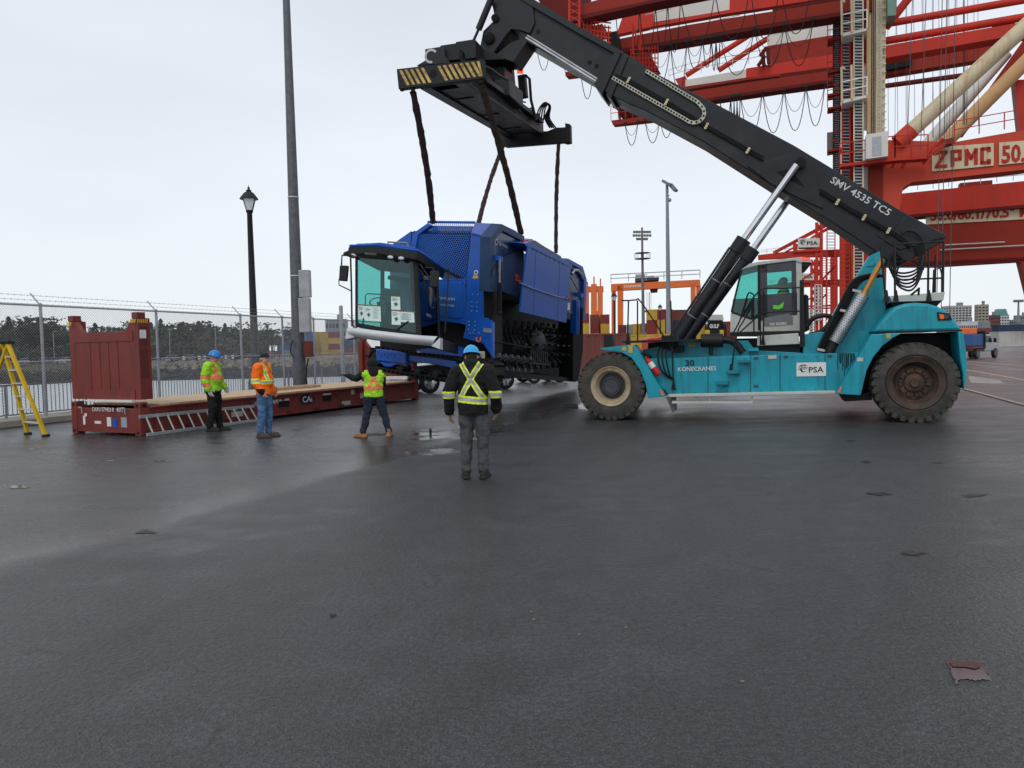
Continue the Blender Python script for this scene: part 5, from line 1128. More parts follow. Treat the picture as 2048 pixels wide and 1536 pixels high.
mb.tube(fb_(714, 600, D_), fb_(838, 610, D_), .03, n=6); mb.tube(fb_(713, 650, 0), fb_(838, 672, 0), .05, n=6)
mb.prism([fb_(714, 600, D_), fb_(776, 605, D_), fb_(776, 660, D_), fb_(716, 655, D_)], FP.n * .03); mb.prism([fb_(776, 596, D_), fb_(838, 600, D_), fb_(838, 676, D_), fb_(776, 665, D_)], FP.n * .03)
HP('cab_frame', mb, M['black'], cb)
mb = pf([(820, 521), (833, 523), (841, 672), (828, 668)], .01, .05); HP('cab_pillar', mb, M['black'], cb)
# roof
ro = [fb_(684, 506, .1), fb_(700, 500, -.12), fb_(760, 500, -.22), fb_(838, 511, -.2), fb_(846, 515, -.05), fb_(848, 518, D_ + .1), fb_(704, 503, D_ + .1)]
mb = MB(); mb.prism([p + FW * .05 for p in ro[1:]], FW * .06); 
rin = [ro[1] + FS * .15 + FA * .1, ro[2] + FS * .15, ro[3] + FS * .15 - FA * .1, ro[5] - FA * .1 - FS * .1, ro[6] + FA * .1 - FS * .1]; mb.prism([p + FW * .10 for p in rin], FW * .07); HP('cab_roof', mb, M['blue'], cb, bev=.03)
mb = MB(); mb.prism([p - FW * .13 for p in ro[1:]], FW * .179); mb.prism([fb_(680, 508, .15), fb_(700, 504, 0), fb_(712, 512, 0), fb_(700, 514, .25)], FW * .07); HP('roof_visor', mb, M['black'], cb, bev=.02)
for (x, y) in ((711, 512), (787, 518), (808, 520)): mb = MB(); mb.ball(fb_(x, y, -.215 if x > 720 else -.12), (.07, .03, .04), 12, (FA, FS, FW)); HP('headlight', mb, M['lightgrey'], cb)
a, b = fb_(737, 512.5, -.235), fb_(760, 514.5, -.245); d = b - a; up = d.cross(FP.n); up = up if up.z > 0 else -up; HP('lettering', text('BACKHUS', a, d, up, .045, d.length, .02), M['mgrey'], cb, smooth=False, recalc=False)
# bumper (pale curved step)
bp_ = [(697, 658), (709, 656), (740, 660), (790, 667), (850, 674), (879, 675), (880, 698), (866, 694), (800, 687), (740, 680), (705, 673), (690, 679), (691, 668)]
mb = MB(); top = []; bot = []
prof_t = [(697, 657), (715, 657), (750, 662), (800, 668), (850, 673), (879, 674)]; prof_b = [(700, 672), (715, 675), (750, 681), (800, 687), (850, 691), (868, 693)]
bow = [.12, .0, -.14, -.18, -.08, .02]
for (t_, b2, o_) in zip(prof_t, prof_b, bow):
    tt, bb = fb_(*t_, -.2 + o_), fb_(*b2, -.12 + o_); mid = (tt + bb) / 2 - FP.n * .09; top.append([tt + FP.n * .25, tt, tt * .75 + bb * .25 - FP.n * .06, mid, tt * .25 + bb * .75 - FP.n * .06, bb, bb + FP.n * .2])
vs = sum(top, []); k = 7
mb.add(vs, [(i * k + j, i * k + j + 1, (i + 1) * k + j + 1, (i + 1) * k + j) for i in range(5) for j in range(6)]); HP('front_bumper', mb, M['lightgrey'], cb, ang=1.2)
mb = pf([(690, 679), (693, 660), (706, 657), (712, 674)], -.1, .3); mb = pf([(862, 692), (880, 675), (880, 699)], -.2, .25, mb); HP('bumper_end', mb, M['lightgrey'], cb, bev=.01)
# papers
for (x0, y0, x1, y1) in ((716, 610, 729, 638), (729.5, 612, 744, 641), (744.5, 612, 761, 642), (782, 592, 800, 619), (783, 621, 800.5, 649), (801, 623, 828, 644)):
    mb = pf([(x0, y0), (x1, y0 + 1), (x1 + 1, y1 + 1), (x0 + .5, y1)], -.012, .006); o = HP('paper_notice', mb, M['paper'], cb)
for (x0, y0, x1, y1, big) in ((716, 610, 729, 638, 1), (729.5, 612, 744, 641, 1), (744.5, 612, 761, 642, 0), (782, 592, 800, 619, 1), (783, 621, 800.5, 649, 1), (801, 623, 828, 644, 0)):
    mb = MB(); w_ = x1 - x0; h_ = y1 - y0
    for j in range(6 if not big else 3):
        yy = y0 + 4 + j * (h_ - 7) / (6 if not big else 3) * (1 if not big else .35); mb = pf([(x0 + 2, yy), (x0 + w_ * (.8 if j % 2 else .6), yy + .1), (x0 + w_ * (.8 if j % 2 else .6), yy + .9), (x0 + 2, yy + .8)], -.016, .002, mb)
    if big: mb = pf([(x0 + w_ * .3, y0 + h_ * .55), (x0 + w_ * .6, y0 + h_ * .45), (x0 + w_ * .78, y0 + h_ * .62), (x0 + w_ * .5, y0 + h_ * .78)], -.016, .002, mb)
    HP('printing', mb, M['paper_print'], cb)
mb = pf([(713, 608), (763, 611), (763, 613), (713, 610)], -.02, .004); mb = pf([(782, 591), (800, 592), (800, 593.5), (782, 592.5)], -.02, .004, mb); mb = pf([(781, 619), (832, 623), (832, 625), (781, 621)], -.02, .004, mb); HP('adhesive_tape', mb, M['tape'], cb)
# seat, steering wheel, console, wipers
mb = MB(); mb.box(fb_(745, 622, .9), .5, .5, .16, (FA, FS, FW)); mb.box(fb_(745, 590, 1.15) , .45, .14, .6, (FA, FS, FW)); mb.ball(fb_(745, 575, 1.15), (.14, .08, .12), 10, (FA, FS, FW)); HP('seat', mb, M['mgrey'], cb, bev=.04)
mb = MB(); mb.box(fb_(815, 590, 1.1), .5, .16, .75, (FA, FS, FW)); mb.box(fb_(815, 622, .9), .5, .5, .16, (FA, FS, FW)); HP('seat', mb, M['mgrey'], cb, bev=.05)
mb = MB(); c = fb_(746, 600, .35); ax_ = (FP.n * -.6 + FW * .8).normalized(); mb.lathe([(.19, -.015), (.21, 0), (.19, .015), (.175, 0)], c, ax_, 24, closed=True); mb.tube(c, fb_(752, 650, .5), .04, n=8); mb.box(fb_(775, 625, .4), .25, .4, .5, (FA, FS, FW)); HP('steering_column', mb, M['black'], cb)
mb = MB(); mb.path([fb_(x, y, .12) for x, y in ((727, 610), (727, 590), (731, 586), (776, 588), (784, 590))], .014, 6); HP('handrail', mb, M['black'], cb)
mb = MB(); mb.path([fb_(x, y, -.05) for x, y in ((836, 528), (842, 530), (862, 560), (866, 572), (870, 596))], .018, 6); mb.path([fb_(x, y, -.04) for x, y in ((837, 538), (846, 545), (850, 566), (852, 580))], .015, 6); mb.path([fb_(x, y, -.03) for x, y in ((725, 654), (728, 636), (727, 650))], .012, 5); mb.path([fb_(x, y, -.03) for x, y in ((790, 664), (806, 650), (818, 642))], .012, 5); HP('wiper', mb, M['black'], cb)
for (x0, y0, x1, y1) in ((677, 530, 696, 562), (858, 541, 878, 575)):
    mb = pf([(x0 + 2, y0), (x1, y0 + 1), (x1 - 3, y1), (x0, y1 - 1)], -.25, .09); o = HP('mirror', mb, M['black'], cb, bev=.02)
mb = MB(); mb.path([fx(x, y, -.2) for x, y in ((706, 511), (684, 511), (683, 530))], .018, 6); mb.path([fx(x, y, -.2) for x, y in ((678, 558), (678, 570), (703, 582))], .014, 6); mb.path([fx(x, y, -.2) for x, y in ((701, 508), (703, 580), (704, 652), (714, 655))], .02, 6); mb.path([fx(x, y, -.2) for x, y in ((850, 535), (866, 536), (868, 545))], .018, 6); mb.path([fx(x, y, -.2) for x, y in ((866, 570), (866, 590), (874, 600), (870, 606))], .014, 6); mb.path([fb_(x, y, -.1) for x, y in ((900, 536), (897, 590), (892, 665))], .016, 6); HP('mirror_arm', mb, M['black'], cb)
mb = MB(); mb.path([HA.hit(x, y, -.3) for x, y in ((776, 500), (776, 484), (815, 486), (818, 500))], .025, 6); HP('deck_railing', mb, M['galv'])
# ------------------------------------------------------------------ slings
def sling(a, b, lab, r_=.045, seed=1):
    mb = MB(); rr_ = random.Random(seed); n = 34; pts = []
    p_, q_ = perp(b - a)
    for i in range(n + 1): k = i / n; pts.append(a + (b - a) * k + p_ * rr_.uniform(-.005, .005) + q_ * rr_.uniform(-.005, .005) + p_ * .05 * math.sin(math.pi * k))
    K = len(pts); vs = []; fs = []; d = (b - a).normalized()
    for i, c in enumerate(pts):
        w_ = r_ * 1.28 * rr_.uniform(.9, 1.15)
        for k in range(7): th = k * 2 * math.pi / 7; vs.append(c + (p_ * math.cos(th) * 1.2 + q_ * math.sin(th) * .7) * w_)
    fs = [(j * 7 + i, j * 7 + (i + 1) % 7, (j + 1) * 7 + (i + 1) % 7, (j + 1) * 7 + i) for j in range(K - 1) for i in range(7)]
    mb.add(vs, fs); mb.tube(a + Z * .12, a, .03, n=6)
    single('lifting_sling', mb, M['rope'], lab, 'sling', 'dark slings holding the blue machine')
eA = V((.9, -.44, 0))
sling(S(826, 184, n0 + .1), HA.hit(866, 446, .7), 'dark sling from the left end of the striped beam to the grille roof', seed=1, r_=.052)
sling(S(962, 168, n0 + .1), HB.hit(1042, 468, .2), 'dark sling from the right end of the striped beam, crossing to the machine roof edge', seed=2, r_=.052)
sling(S(1005, 294, n1 - .1), HA.hit(957, 447, 1.6), 'brown sling from the far beam crossing left to the machine roof', seed=3)
sling(S(1117, 288, n1 - .1), HB.hit(1112, 506, .4), 'dark sling hanging straight from the far right beam end', seed=4, r_=.055)
# ------------------------------------------------------------------ open flat rack container
K0 = G(283, 873); LD = V((.431, .902, 0)).normalized(); WD = V((-LD.y, LD.x, 0)); LEN, WID = 10.9, 2.25
fr_ = thing('flat_rack', 'rust red flat rack platform with timber deck and upright end walls', 'flat rack', K0 + LD * LEN / 2 + WD * WID / 2)
AX = (LD, WD, Z)
def fl(l, w_, z): return K0 + LD * l + WD * w_ + Z * z
def FPt(name, mb, mats, parent=None, **k): return part(name, mb, mats, parent or fr_, **k)
mb = MB()
for w_ in (.0, WID - .12):
    mb.box(fl(LEN / 2, w_ + .06, .34), LEN - .5, .05, .52, AX); mb.box(fl(LEN / 2, w_ + .06, .60), LEN - .5, .14, .04, AX); mb.box(fl(LEN / 2, w_ + .06, .09), LEN - .5, .14, .04, AX)
FPt('side_beam', mb, M['rust_red'], bev=.006)
mb = MB(); mb.box(fl(LEN / 2, WID / 2, .3), LEN - .3, WID - .3, .3, AX); FPt('under_frame', mb, M['rust_red_d'])
mb = MB(); rr = random.Random(4); n = 34
for i in range(n):
    l = .5 + (LEN - 1.0) * (i + .5) / n; mb.box(fl(l, WID / 2, .635), (LEN - 1.0) / n - .012, WID - .06, .05 + rr.uniform(0, .006), AX)
FPt('timber_deck', mb, M['wood'])
def endbase(l0, s_):
    mb = MB(); mb.box(fl(l0 + s_ * .06, WID / 2, .33), .1, WID - .3, .5, AX); 
    for w_ in (.09, WID - .09):
        mb.box(fl(l0 + s_ * .12, w_, .36), .26, .18, .58, AX)
        for z in (.07, .66): mb.box(fl(l0 + s_ * .09, w_, z), .2, .18, .13, AX)
    mb.box(fl(l0 + s_ * .05, WID / 2, .07), .12, WID - .4, .03, AX); return mb
FPt('end_sill', endbase(0, 1), M['rust_red'], bev=.01); FPt('end_sill', endbase(LEN, -1), M['rust_red'], bev=.01)
mb = MB()
for w_ in (.09, WID - .09):
    for z in (.07, .66): c = fl(-.012, w_, z); mb.box(c, .006, .07, .05, AX)
    mb.box(fl(.09, -.004, .66), .07, .006, .05, AX)
FPt('corner_opening', mb, M['shade_oil_black'])
def endwall(l0, s_, hgt):
    mb = MB(); zb = .78
    # panel with raised horns either side
    prof = [(.14, zb), (WID - .14, zb), (WID - .14, hgt), (WID - .2, hgt - .02), (WID - .42, hgt - .27), (.42, hgt - .27), (.2, hgt - .02), (.14, hgt)]
    mb.prism([fl(l0 + s_ * .04, w_, z) for w_, z in prof], LD * s_ * .12); pn = FPt('end_wall', mb, M['rust_red'], bev=.008)
    mb = MB()
    for w_ in (.08, WID - .08):
        mb = MB(); mb.box(fl(l0 + s_ * .185, w_, (zb + hgt) / 2), .30, .16, hgt - zb, AX); mb.box(fl(l0 + s_ * .12, w_, hgt + .06), .2, .18, .13, AX); FPt('corner_post', mb, M['rust_red'], pn, bev=.01)
    mb = MB()
    mb.box(fl(l0 + s_ * .03, WID / 2, hgt - .38), .015, WID - .34, .2, AX); mb.box(fl(l0 + s_ * .03, WID / 2, zb + .1), .015, WID - .34, .2, AX)
    for k in (.30, .44, .57, .70): mb.box(fl(l0 + s_ * .036, WID * (1 - k) , (zb + hgt) / 2 - .14), .012, .018, hgt - zb - .62, AX)
    FPt('wall_rib', mb, M['rust_red'], pn)
    mb = MB()
    for z0, z1 in ((1.25, 1.85), (1.95, 2.35)):
        if z1 < hgt: mb.box(fl(l0 + s_ * .15, -.004, (z0 + z1) / 2), .2, .01, z1 - z0, AX)
    if mb.v: FPt('post_recess', mb, M['rust_red_d'], pn)
    return pn
ew = endwall(0, 1, 2.52); ew2 = endwall(LEN, -1, 2.05)
mb = MB()
for w0 in (.0, WID - .16):
    for k in range(5): mb.prism([fl(-.022 if w0 < 1 else -.022, w0 + .01 + k * .035, 2.42), fl(-.022, w0 + .028 + k * .035, 2.42), fl(-.022, w0 + .028 + k * .035 - .02, 2.5), fl(-.022, w0 + .01 + k * .035 - .02, 2.5)], LD * .004)
for k in range(6): mb.prism([fl(.02 + k * .045, -.004, 2.42), fl(.042 + k * .045, -.004, 2.42), fl(.062 + k * .045, -.004, 2.5), fl(.04 + k * .045, -.004, 2.5)], WD * .003)
FPt('hazard_tape', mb, M['yellow'], ew)
mb = MB(); mb.box(fl(.14, -.008, 2.18), .16, .004, .18, AX); FPt('white_label', mb, M['white'], ew)
def ftext(body, l, w_, z, d, h, width, m_, name='lettering', bold=.01):
    FPt(name, text(body, fl(l, w_, z), d, Z, h, width, bold), m_, smooth=False, recalc=False)
ftext('CAXU 579426 8   45P3', -.03, WID - .74, .52, -WD, .095, 1.0, M['white'], bold=.006)
mb = MB()
for w_, z, sx_, sz in ((WID - .55, .43, .07, .07), (WID - .95, .27, .2, .06), (WID - 1.32, .29, .13, .2), (WID - 1.9, .25, .0, .0)): 
    if sx_: mb.box(fl(.004, w_ + .1 - .02, z), .012, sx_, sz, AX)
mb.box(fl(-.0, WID - .42, .31), .012, .07, .2, AX)
FPt('white_label', mb, M['white']); mb = MB(); mb.box(fl(.004, WID - 1.42, .27), .012, .13, .2, AX); FPt('blue_label', mb, M['blue']); mb = MB(); mb.box(fl(.004, WID - 1.72, .29), .012, .18, .22, AX); FPt('grey_label', mb, M['galv_l'])
mb = MB(); mb.box(fl(-.01, WID / 2 - .2, .755), .1, WID - .75, .035, AX); mb.box(fl(LEN - .25, WID / 2, .77), .1, WID - .5, .1, AX); FPt('white_batten', mb, M['white'])
mb = MB()
for w_ in (.42, WID - .42): mb.tube(fl(-.05, w_, .60), fl(-.05, w_, .47), .012, n=6); mb.tube(fl(-.05, w_, .60), fl(-.05, w_ + .12, .60), .016, n=6)
FPt('locking_pin', mb, M['galv_l'])
# near long side: emblem, pockets, labels
L0 = K0 - WD * 0; LP = Plane(fl(0, .03, 0), LD)
def onside(px, py): return LP.hit(px, py)
a, b = onside(604.5, 805), onside(623.5, 802.5); mb = MB(); c = (a + b) / 2 + Z * .07 + LD * 0
mb.prism([c + LD * (math.cos(t) * .30) + Z * (math.sin(t) * .15) - WD * .008 for t in [i * math.pi / 8 for i in range(16)]], WD * .004); FPt('blue_oval', mb, M['navy'])
FPt('lettering', text('CAI', a - WD * .014, LD, Z, .17, (b - a).length, .012), M['white'], smooth=False, recalc=False)
a, b = onside(504, 812), onside(556, 806); FPt('lettering', text('CAXU 579426 8  45P3', a - WD * .012, LD, Z, .10, (b - a).length, .012), M['white'], smooth=False, recalc=False)
mb = MB(); m2 = MB()
for x, y in ((568, 808), (654, 796)): q = onside(x, y); mb.box(q - WD * .006, .38, .01, .15, AX); m2.box(q + Z * .11 - WD * .008, .36, .012, .05, AX)
FPt('fork_pocket', mb, M['shade_oil_black']); FPt('pocket_lip', m2, M['offwhite'])
mb = MB()
for x, y, sx_, sz in ((705, 784, .14, .14), (723, 791, .14, .16), (692, 806, .4, .12), (474, 828, .36, .13), (468, 818, .2, .07), (294, 830, .17, .09)): q = onside(x, y); mb.box(q - WD * .008, sx_, .01, sz, AX)
FPt('side_label', mb, M['offwhite'])
mb = MB(); rr = random.Random(1)
for i in range(9): q = fl(1.2 + i * 1.1, .0, .14); mb.box(q, .22, .06, .05, AX); q = fl(1.0 + i * 1.1, .0, .5); mb.lathe([(.02, -.02), (.05, -.02), (.05, .02), (.02, .02)], q, WD, 8)
FPt('lashing_ring', mb, M['rust_red_d'])
mb = MB(); mb.box(fl(5.7, .9, .70), 2.3, .1, .08, (LD, WD, Z)); mb.box(fl(6.2, 1.3, .70), 1.6, .1, .08, AX); single('timber_baulk', mb, M['wood'], 'loose pale timber baulks lying on the flat rack deck by the pole', 'timber', bev=.006)
# lower edge brighter timber sleepers under the platform
# ------------------------------------------------------------------ ladders
lt = thing('straight_ladder', 'pale aluminium ladder lying on edge against the flat rack', 'ladder', G(400, 860))
al, ar = G(283, 875) - WD * .05, None
pA, pB = LP.hit(281, 874), LP.hit(513, 841); qA, qB = LP.hit(272, 834), LP.hit(503, 812)
sh = -WD * .12; tl = -WD * .02
pA, pB = [V((p.x, p.y, .04)) + sh * 1.6 for p in (pA, pB)]; qA, qB = [V(q) + sh * .8 for q in (qA, qB)]
for a, b in ((pA, pB), (qA, qB)): mb = MB(); mb.beam(a, b, .03, .07); part('rail', mb, M['galv_l'], lt, bev=.004)
for i in range(12): k = (i + .6) / 12.2; mb = MB(); mb.tube(pA + (pB - pA) * k, qA + (qB - qA) * k, .018, n=6); part('rung', mb, M['offwhite'], lt)
st_ = thing('step_ladder', 'yellow folding step ladder standing open by the harbour fence', 'ladder', G(60, 872))
YB = 16.4
f0, f1 = G(88, 873), G(60, 868) ; top_ = P(8, 690, YB); tw_ = V((.36, .12, 0))
def sub(a, b, name, m_, w_=.07, h_=.03): mb = MB(); mb.beam(a, b, w_, h_, V((.3, 1, 0))); return part(name, mb, m_, st_, bev=.004)
tA, tB = P(15, 686, YB), P(4, 686, YB + .15)
fA, fB = G(92, 873), G(56, 869)                          # front pair feet (right and left rail)
sub(tA, fA, 'rail', M['yellow'], .06, .075); sub(P(6, 688, YB + .1), fB, 'rail', M['yellow'], .06, .075)
bA, bB = P(-40, 845, YB + .9), P(-70, 850, YB + .9); bA.z = .17; bB.z = .17
sub(tA, bA, 'back_rail', M['yellow'], .05, .05); sub(tB, bB, 'back_rail', M['yellow'], .05, .05)
tBB = P(6, 688, YB + .1)
for i in range(6):
    k = (i + 1) / 7; mb = MB(); a, b = tA + (fA - tA) * k, tBB + (fB - tBB) * k; mb.beam(a, b, .09, .03); part('step', mb, M['offwhite'], st_)
mb = MB(); mb.box((tA + tBB) / 2 + Z * .02, .3, .22, .06); part('top_cap', mb, M['black'], st_, bev=.01)
mb = MB(); mb.box(fA + Z * .02, .12, .12, .06); mb.box(fB + Z * .02, .12, .12, .06); part('foot', mb, M['black'], st_, bev=.01)
# ------------------------------------------------------------------ people
def remesh(mb, vox, sm=3, name='b', fold=0):
    me = bpy.data.meshes.new(name); me.from_pydata([tuple(v) for v in mb.v], [], mb.f)
    b = bmesh.new(); b.from_mesh(me); bmesh.ops.recalc_face_normals(b, faces=b.faces); b.to_mesh(me); b.free()
    o = bpy.data.objects.new(name, me); COL.objects.link(o); md = o.modifiers.new('r', 'REMESH'); md.mode = 'VOXEL'; md.voxel_size = vox; md.adaptivity = 0
    if fold:
        tx = bpy.data.textures.new('folds', 'CLOUDS'); tx.noise_scale = .11; tx.noise_depth = 2; dm = o.modifiers.new('d', 'DISPLACE'); dm.texture = tx; dm.strength = fold; dm.mid_level = .5; dm.texture_coords = 'LOCAL'
    ms = o.modifiers.new('s', 'SMOOTH'); ms.iterations = sm; ms.factor = .5
    dg = bpy.context.evaluated_depsgraph_get(); out = bpy.data.meshes.new_from_object(o.evaluated_get(dg)); bpy.data.objects.remove(o); return out
def hand(mb, w_, d, pal, thumb, s_=1.0, curl=.5):
    """w_ wrist, d finger direction, pal palm normal, thumb side"""
    d = V(d).normalized(); pal = V(pal); pal = (pal - d * pal.dot(d)).normalized(); side = d.cross(pal).normalized(); side = side if side.dot(V(thumb)) > 0 else -side
    c = w_ + d * .05 * s_; mb.box(c, .088 * s_, .078 * s_, .028 * s_, (d, side, pal)); mb.ball(c, (.05 * s_, .042 * s_, .018 * s_), 10, (d, side, pal))
    for i, (o_, ln) in enumerate(((.03, .072), (.011, .080), (-.009, .074), (-.028, .058))):
        p0 = w_ + d * .088 * s_ + side * o_ * s_; dd = d
        for j in range(3):
            an = curl * (.35 + .35 * j) + .05 * i; dd = (d * math.cos(an) + pal * math.sin(an)).normalized(); p1 = p0 + dd * ln * s_ * (.42, .33, .25)[j]; mb.caps(p0, .0100 * s_, p1, .0085 * s_, 8); p0 = p1
    p0 = w_ + d * .025 * s_ + side * .035 * s_; p1 = p0 + (d * .6 + side * .7 + pal * .3).normalized() * .045 * s_; p2 = p1 + (d * .9 + side * .15 + pal * .45).normalized() * .035 * s_; mb.caps(p0, .013 * s_, p1, .0115 * s_, 8); mb.caps(p1, .0115 * s_, p2, .009 * s_, 8)
def person(name_label, loc, rot, J, tall=1.0, top='hoodie', vest=None, legs='sweat', boot='boot_b', hat=None, glove=None, hairm='hair', belly=.0, hood=False, headdir=0, headtilt=0, hood_down=False, band=None, legw=1.0, curls=(.5, .5), handdirs=None):
    """local frame: faces -Y, its left is +X"""
    t = thing('person', name_label, 'person', loc, rot); mw = MW[t.name]
    D = dict(pel=(0, 0, .96), chest=(0, 0, 1.28), neck=(0, .01, 1.49), head=(0, -.015, 1.635), sl=(.185, .01, 1.43), sr=(-.185, .01, 1.43), el=(.27, .03, 1.15), er=(-.27, .03, 1.15), wl=(.27, -.03, .92), wr=(-.27, -.03, .92),
             hl=(.09, 0, .93), hr=(-.09, 0, .93), kl=(.11, -.03, .5), kr=(-.11, -.03, .5), al=(.12, .02, .09), ar=(-.12, .02, .09), fl=(.13, -.14, .04), fr=(-.13, -.14, .04)); D.update(J); D = {k: V(v) * tall for k, v in D.items()}
    S_ = tall
    def put(me, name, mats, parent=None, fn=None):
        o = bpy.data.objects.new(name, me); COL.objects.link(o); o.parent = parent or t; MW[o.name] = mw
        for m_ in mats: me.materials.append(m_)
        if fn: me.polygons.foreach_set('material_index', [fn(p.center, p.normal) for p in me.polygons])
        me.polygons.foreach_set('use_smooth', [True] * len(me.polygons)); me.update(); return o
    hd_ = D['head']; HR = Matrix.Rotation(headdir, 3, 'Z') @ Matrix.Rotation(headtilt, 3, 'X')
    def h(x, y, z): return hd_ + HR @ V((x, y, z)) * S_
    hax = (HR @ V((1, 0, 0)), HR @ V((0, 1, 0)), HR @ V((0, 0, 1)))
    b = MB()
    b.ball(h(0, .01, .03), (.076 * S_, .096 * S_, .09 * S_), 16, hax); b.ball(h(0, -.02, -.03), (.062 * S_, .072 * S_, .085 * S_), 14, hax); b.ball(h(0, -.055, -.095), (.028 * S_, .024 * S_, .022 * S_), 10, hax)
    b.caps(h(0, -.088, .012), .009 * S_, h(0, -.108, -.022), .014 * S_, 8); b.ball(h(0, -.086, -.055), (.022 * S_, .012 * S_, .008 * S_), 8, hax); b.ball(h(0, -.085, -.067), (.02 * S_, .012 * S_, .007 * S_), 8, hax)
    for s_ in (1, -1): b.ball(h(s_ * .078, .012, -.01), (.012 * S_, .022 * S_, .034 * S_), 10, hax); b.ball(h(s_ * .032, -.078, .024), (.024 * S_, .014 * S_, .008 * S_), 8, hax)
    b.caps(D['neck'] + V((0, .0, -.05)), .06 * S_, h(0, .02, -.06), .055 * S_, 12)
    b.ball(D['chest'] + V((0, 0, .03)), (.15 * S_, .09 * S_, .19 * S_), 14); b.ball((D['chest'] + D['pel']) / 2, (.13 * S_, .09 * S_, .2 * S_), 14); b.ball(D['pel'], (.14 * S_, .1 * S_, .11 * S_), 14)
    for s_ in 'lr':
        b.caps(D['chest'] + V((0, 0, .12)), .06, D['s' + s_], .055 * S_); b.caps(D['s' + s_], .052 * S_, D['e' + s_], .041 * S_); b.caps(D['e' + s_], .041 * S_, D['w' + s_], .029 * S_)
        b.caps(D['h' + s_], .08 * S_, D['k' + s_], .056 * S_); b.caps(D['k' + s_], .056 * S_, D['a' + s_], .038 * S_); b.caps(D['a' + s_] + V((0, .02, -.03)), .035, D['f' + s_], .03)
        hdir, pal, th = (handdirs or {}).get(s_, ((D['w' + s_] - D['e' + s_]), ((-1 if s_ == 'l' else 1), 0, 0), (0, -1, 0)))
        hand(b, D['w' + s_], hdir, pal, th, .9 * S_ if glove else 1.0 * S_, curls[0 if s_ == 'l' else 1])
    bd = put(remesh(b, .0075, 2, 'person_body'), 'body', [M['skin']])
    # eyes, hair
    for s_ in (1, -1): e = MB(); e.ball(h(s_ * .031, -.078, .008), (.011 * S_, .006 * S_, .006 * S_), 8, hax); e.v = [mw @ v for v in e.v]; part('eye', e, M['black'], t)
    if not hood:
        e = MB(); e.ball(h(0, .022, .045), (.080 * S_, .092 * S_, .078 * S_), 16, hax); e.ball(h(0, .04, -.005), (.074 * S_, .068 * S_, .06 * S_), 14, hax); put(remesh(e, .008, 2, 'person_hair'), 'hair', [M[hairm]])
    if glove:
        g_ = MB()
        for s_ in 'lr':
            hdir, pal, th = (handdirs or {}).get(s_, ((D['w' + s_] - D['e' + s_]), ((-1 if s_ == 'l' else 1), 0, 0), (0, -1, 0)))
            hand(g_, D['w' + s_], hdir, pal, th, 1.12 * S_, curls[0 if s_ == 'l' else 1]); dd = V(hdir).normalized(); g_.caps(D['w' + s_] - dd * .04, .042, D['w' + s_] + dd * .03, .038)
        put(remesh(g_, .006, 1, 'person_gloves'), 'gloves', [M[glove]])
    # trousers
    p = MB(); p.ball(D['pel'] + V((0, .01, -.0)), (.178 * S_, .128 * S_ + belly * .3, .14 * S_), 16)
    for s_ in 'lr':
        kk = 'h' + s_; p.caps(D[kk], .108 * S_ * legw, D['k' + s_], .084 * S_ * legw); p.caps(D['k' + s_], .084 * S_ * legw, D['a' + s_] + V((0, 0, .05)), .068 * S_ * legw); p.caps(D['a' + s_] + V((0, 0, .055)), .074 * S_ * legw, D['a' + s_] + V((0, -.01, .02)), .066 * S_ * legw)
        rr_ = random.Random(5)
    put(remesh(p, .010, 2, 'person_trousers', .05), 'trousers', [M[legs]])
    for s_ in 'lr':
        q = MB(); a, f_ = D['a' + s_], D['f' + s_]; dr = (f_ - a); dr.z = 0; dr.normalize(); sd_ = V((dr.y, -dr.x, 0))
        q.caps(a + V((0, 0, .05)), .058, a + V((0, 0, -.02)), .052); q.caps(a - dr * .03 + V((0, 0, -.035)), .045, f_ - dr * .02 + V((0, 0, .015)), .045); q.ball(f_ + V((0, 0, .012)), (.062, .05, .038), 12, (dr, sd_, Z)); q.box(V((0, 0, 0)) + (a - dr * .05 + f_ + dr * .05) / 2 * 1 + V((0, 0, -((a.z + f_.z) / 2) + .018 + min(a.z - .09 * S_, .5))), (f_ - a).length + .16, .095, .03, (dr, sd_, Z))
        put(remesh(q, .008, 2, 'person_boot'), 'boot', [M[boot]])
    # jacket
    def jacket(g, sleeves=True, hem=.86, fn=None, mats=None, name='jacket', voxel=.0095):
        j = MB(); ch, pe = D['chest'], D['pel']; bl_ = belly
        j.ball(ch + V((0, 0, .04)), ((.185 + g) * S_, (.118 + g) * S_, .2 * S_), 18); j.ball((ch + pe) / 2 + V((0, -bl_ * .5, .03)), ((.172 + g) * S_, (.125 + g) * S_ + bl_, .22 * S_), 18)
        w0 = V((pe.x, pe.y, hem * S_)); j.lathe([(1e-3, 0), (.165 + g, 0), (.175 + g, .03), (.17 + g, .25), (1e-3, .26)], V((0, 0, 0)), Z, 24)
        n = 5 * 24; 
        for i in range(len(j.v) - n, len(j.v)): v = j.v[i]; j.v[i] = V((v.x * S_ + w0.x, v.y * .74 * S_ + w0.y - bl_ * .35, v.z * S_ + w0.z))
        for s_ in 'lr':
            j.caps(ch + V((0, 0, .13)), .085 + g, D['s' + s_] * (1 if sleeves else .96) + D['chest'] * (0 if sleeves else .04), .072 * S_ + g * (.8 if sleeves else .5))
            if sleeves:
                j.caps(D['s' + s_], .072 * S_ + g, D['e' + s_], .060 * S_ + g); j.caps(D['e' + s_], .060 * S_ + g, D['w' + s_] * .96 + D['e' + s_] * .04, .046 * S_ + g * .7)
                rr_ = random.Random(7)
                for i in range(2): k = .75 + .14 * i; q = D['e' + s_] * (1 - k) + D['w' + s_] * k; dd = (D['w' + s_] - D['e' + s_]).normalized(); a_, b_ = perp(dd); j.ball(q, (.058 * S_ + g, .058 * S_ + g, .014), 10, (a_, b_, dd))
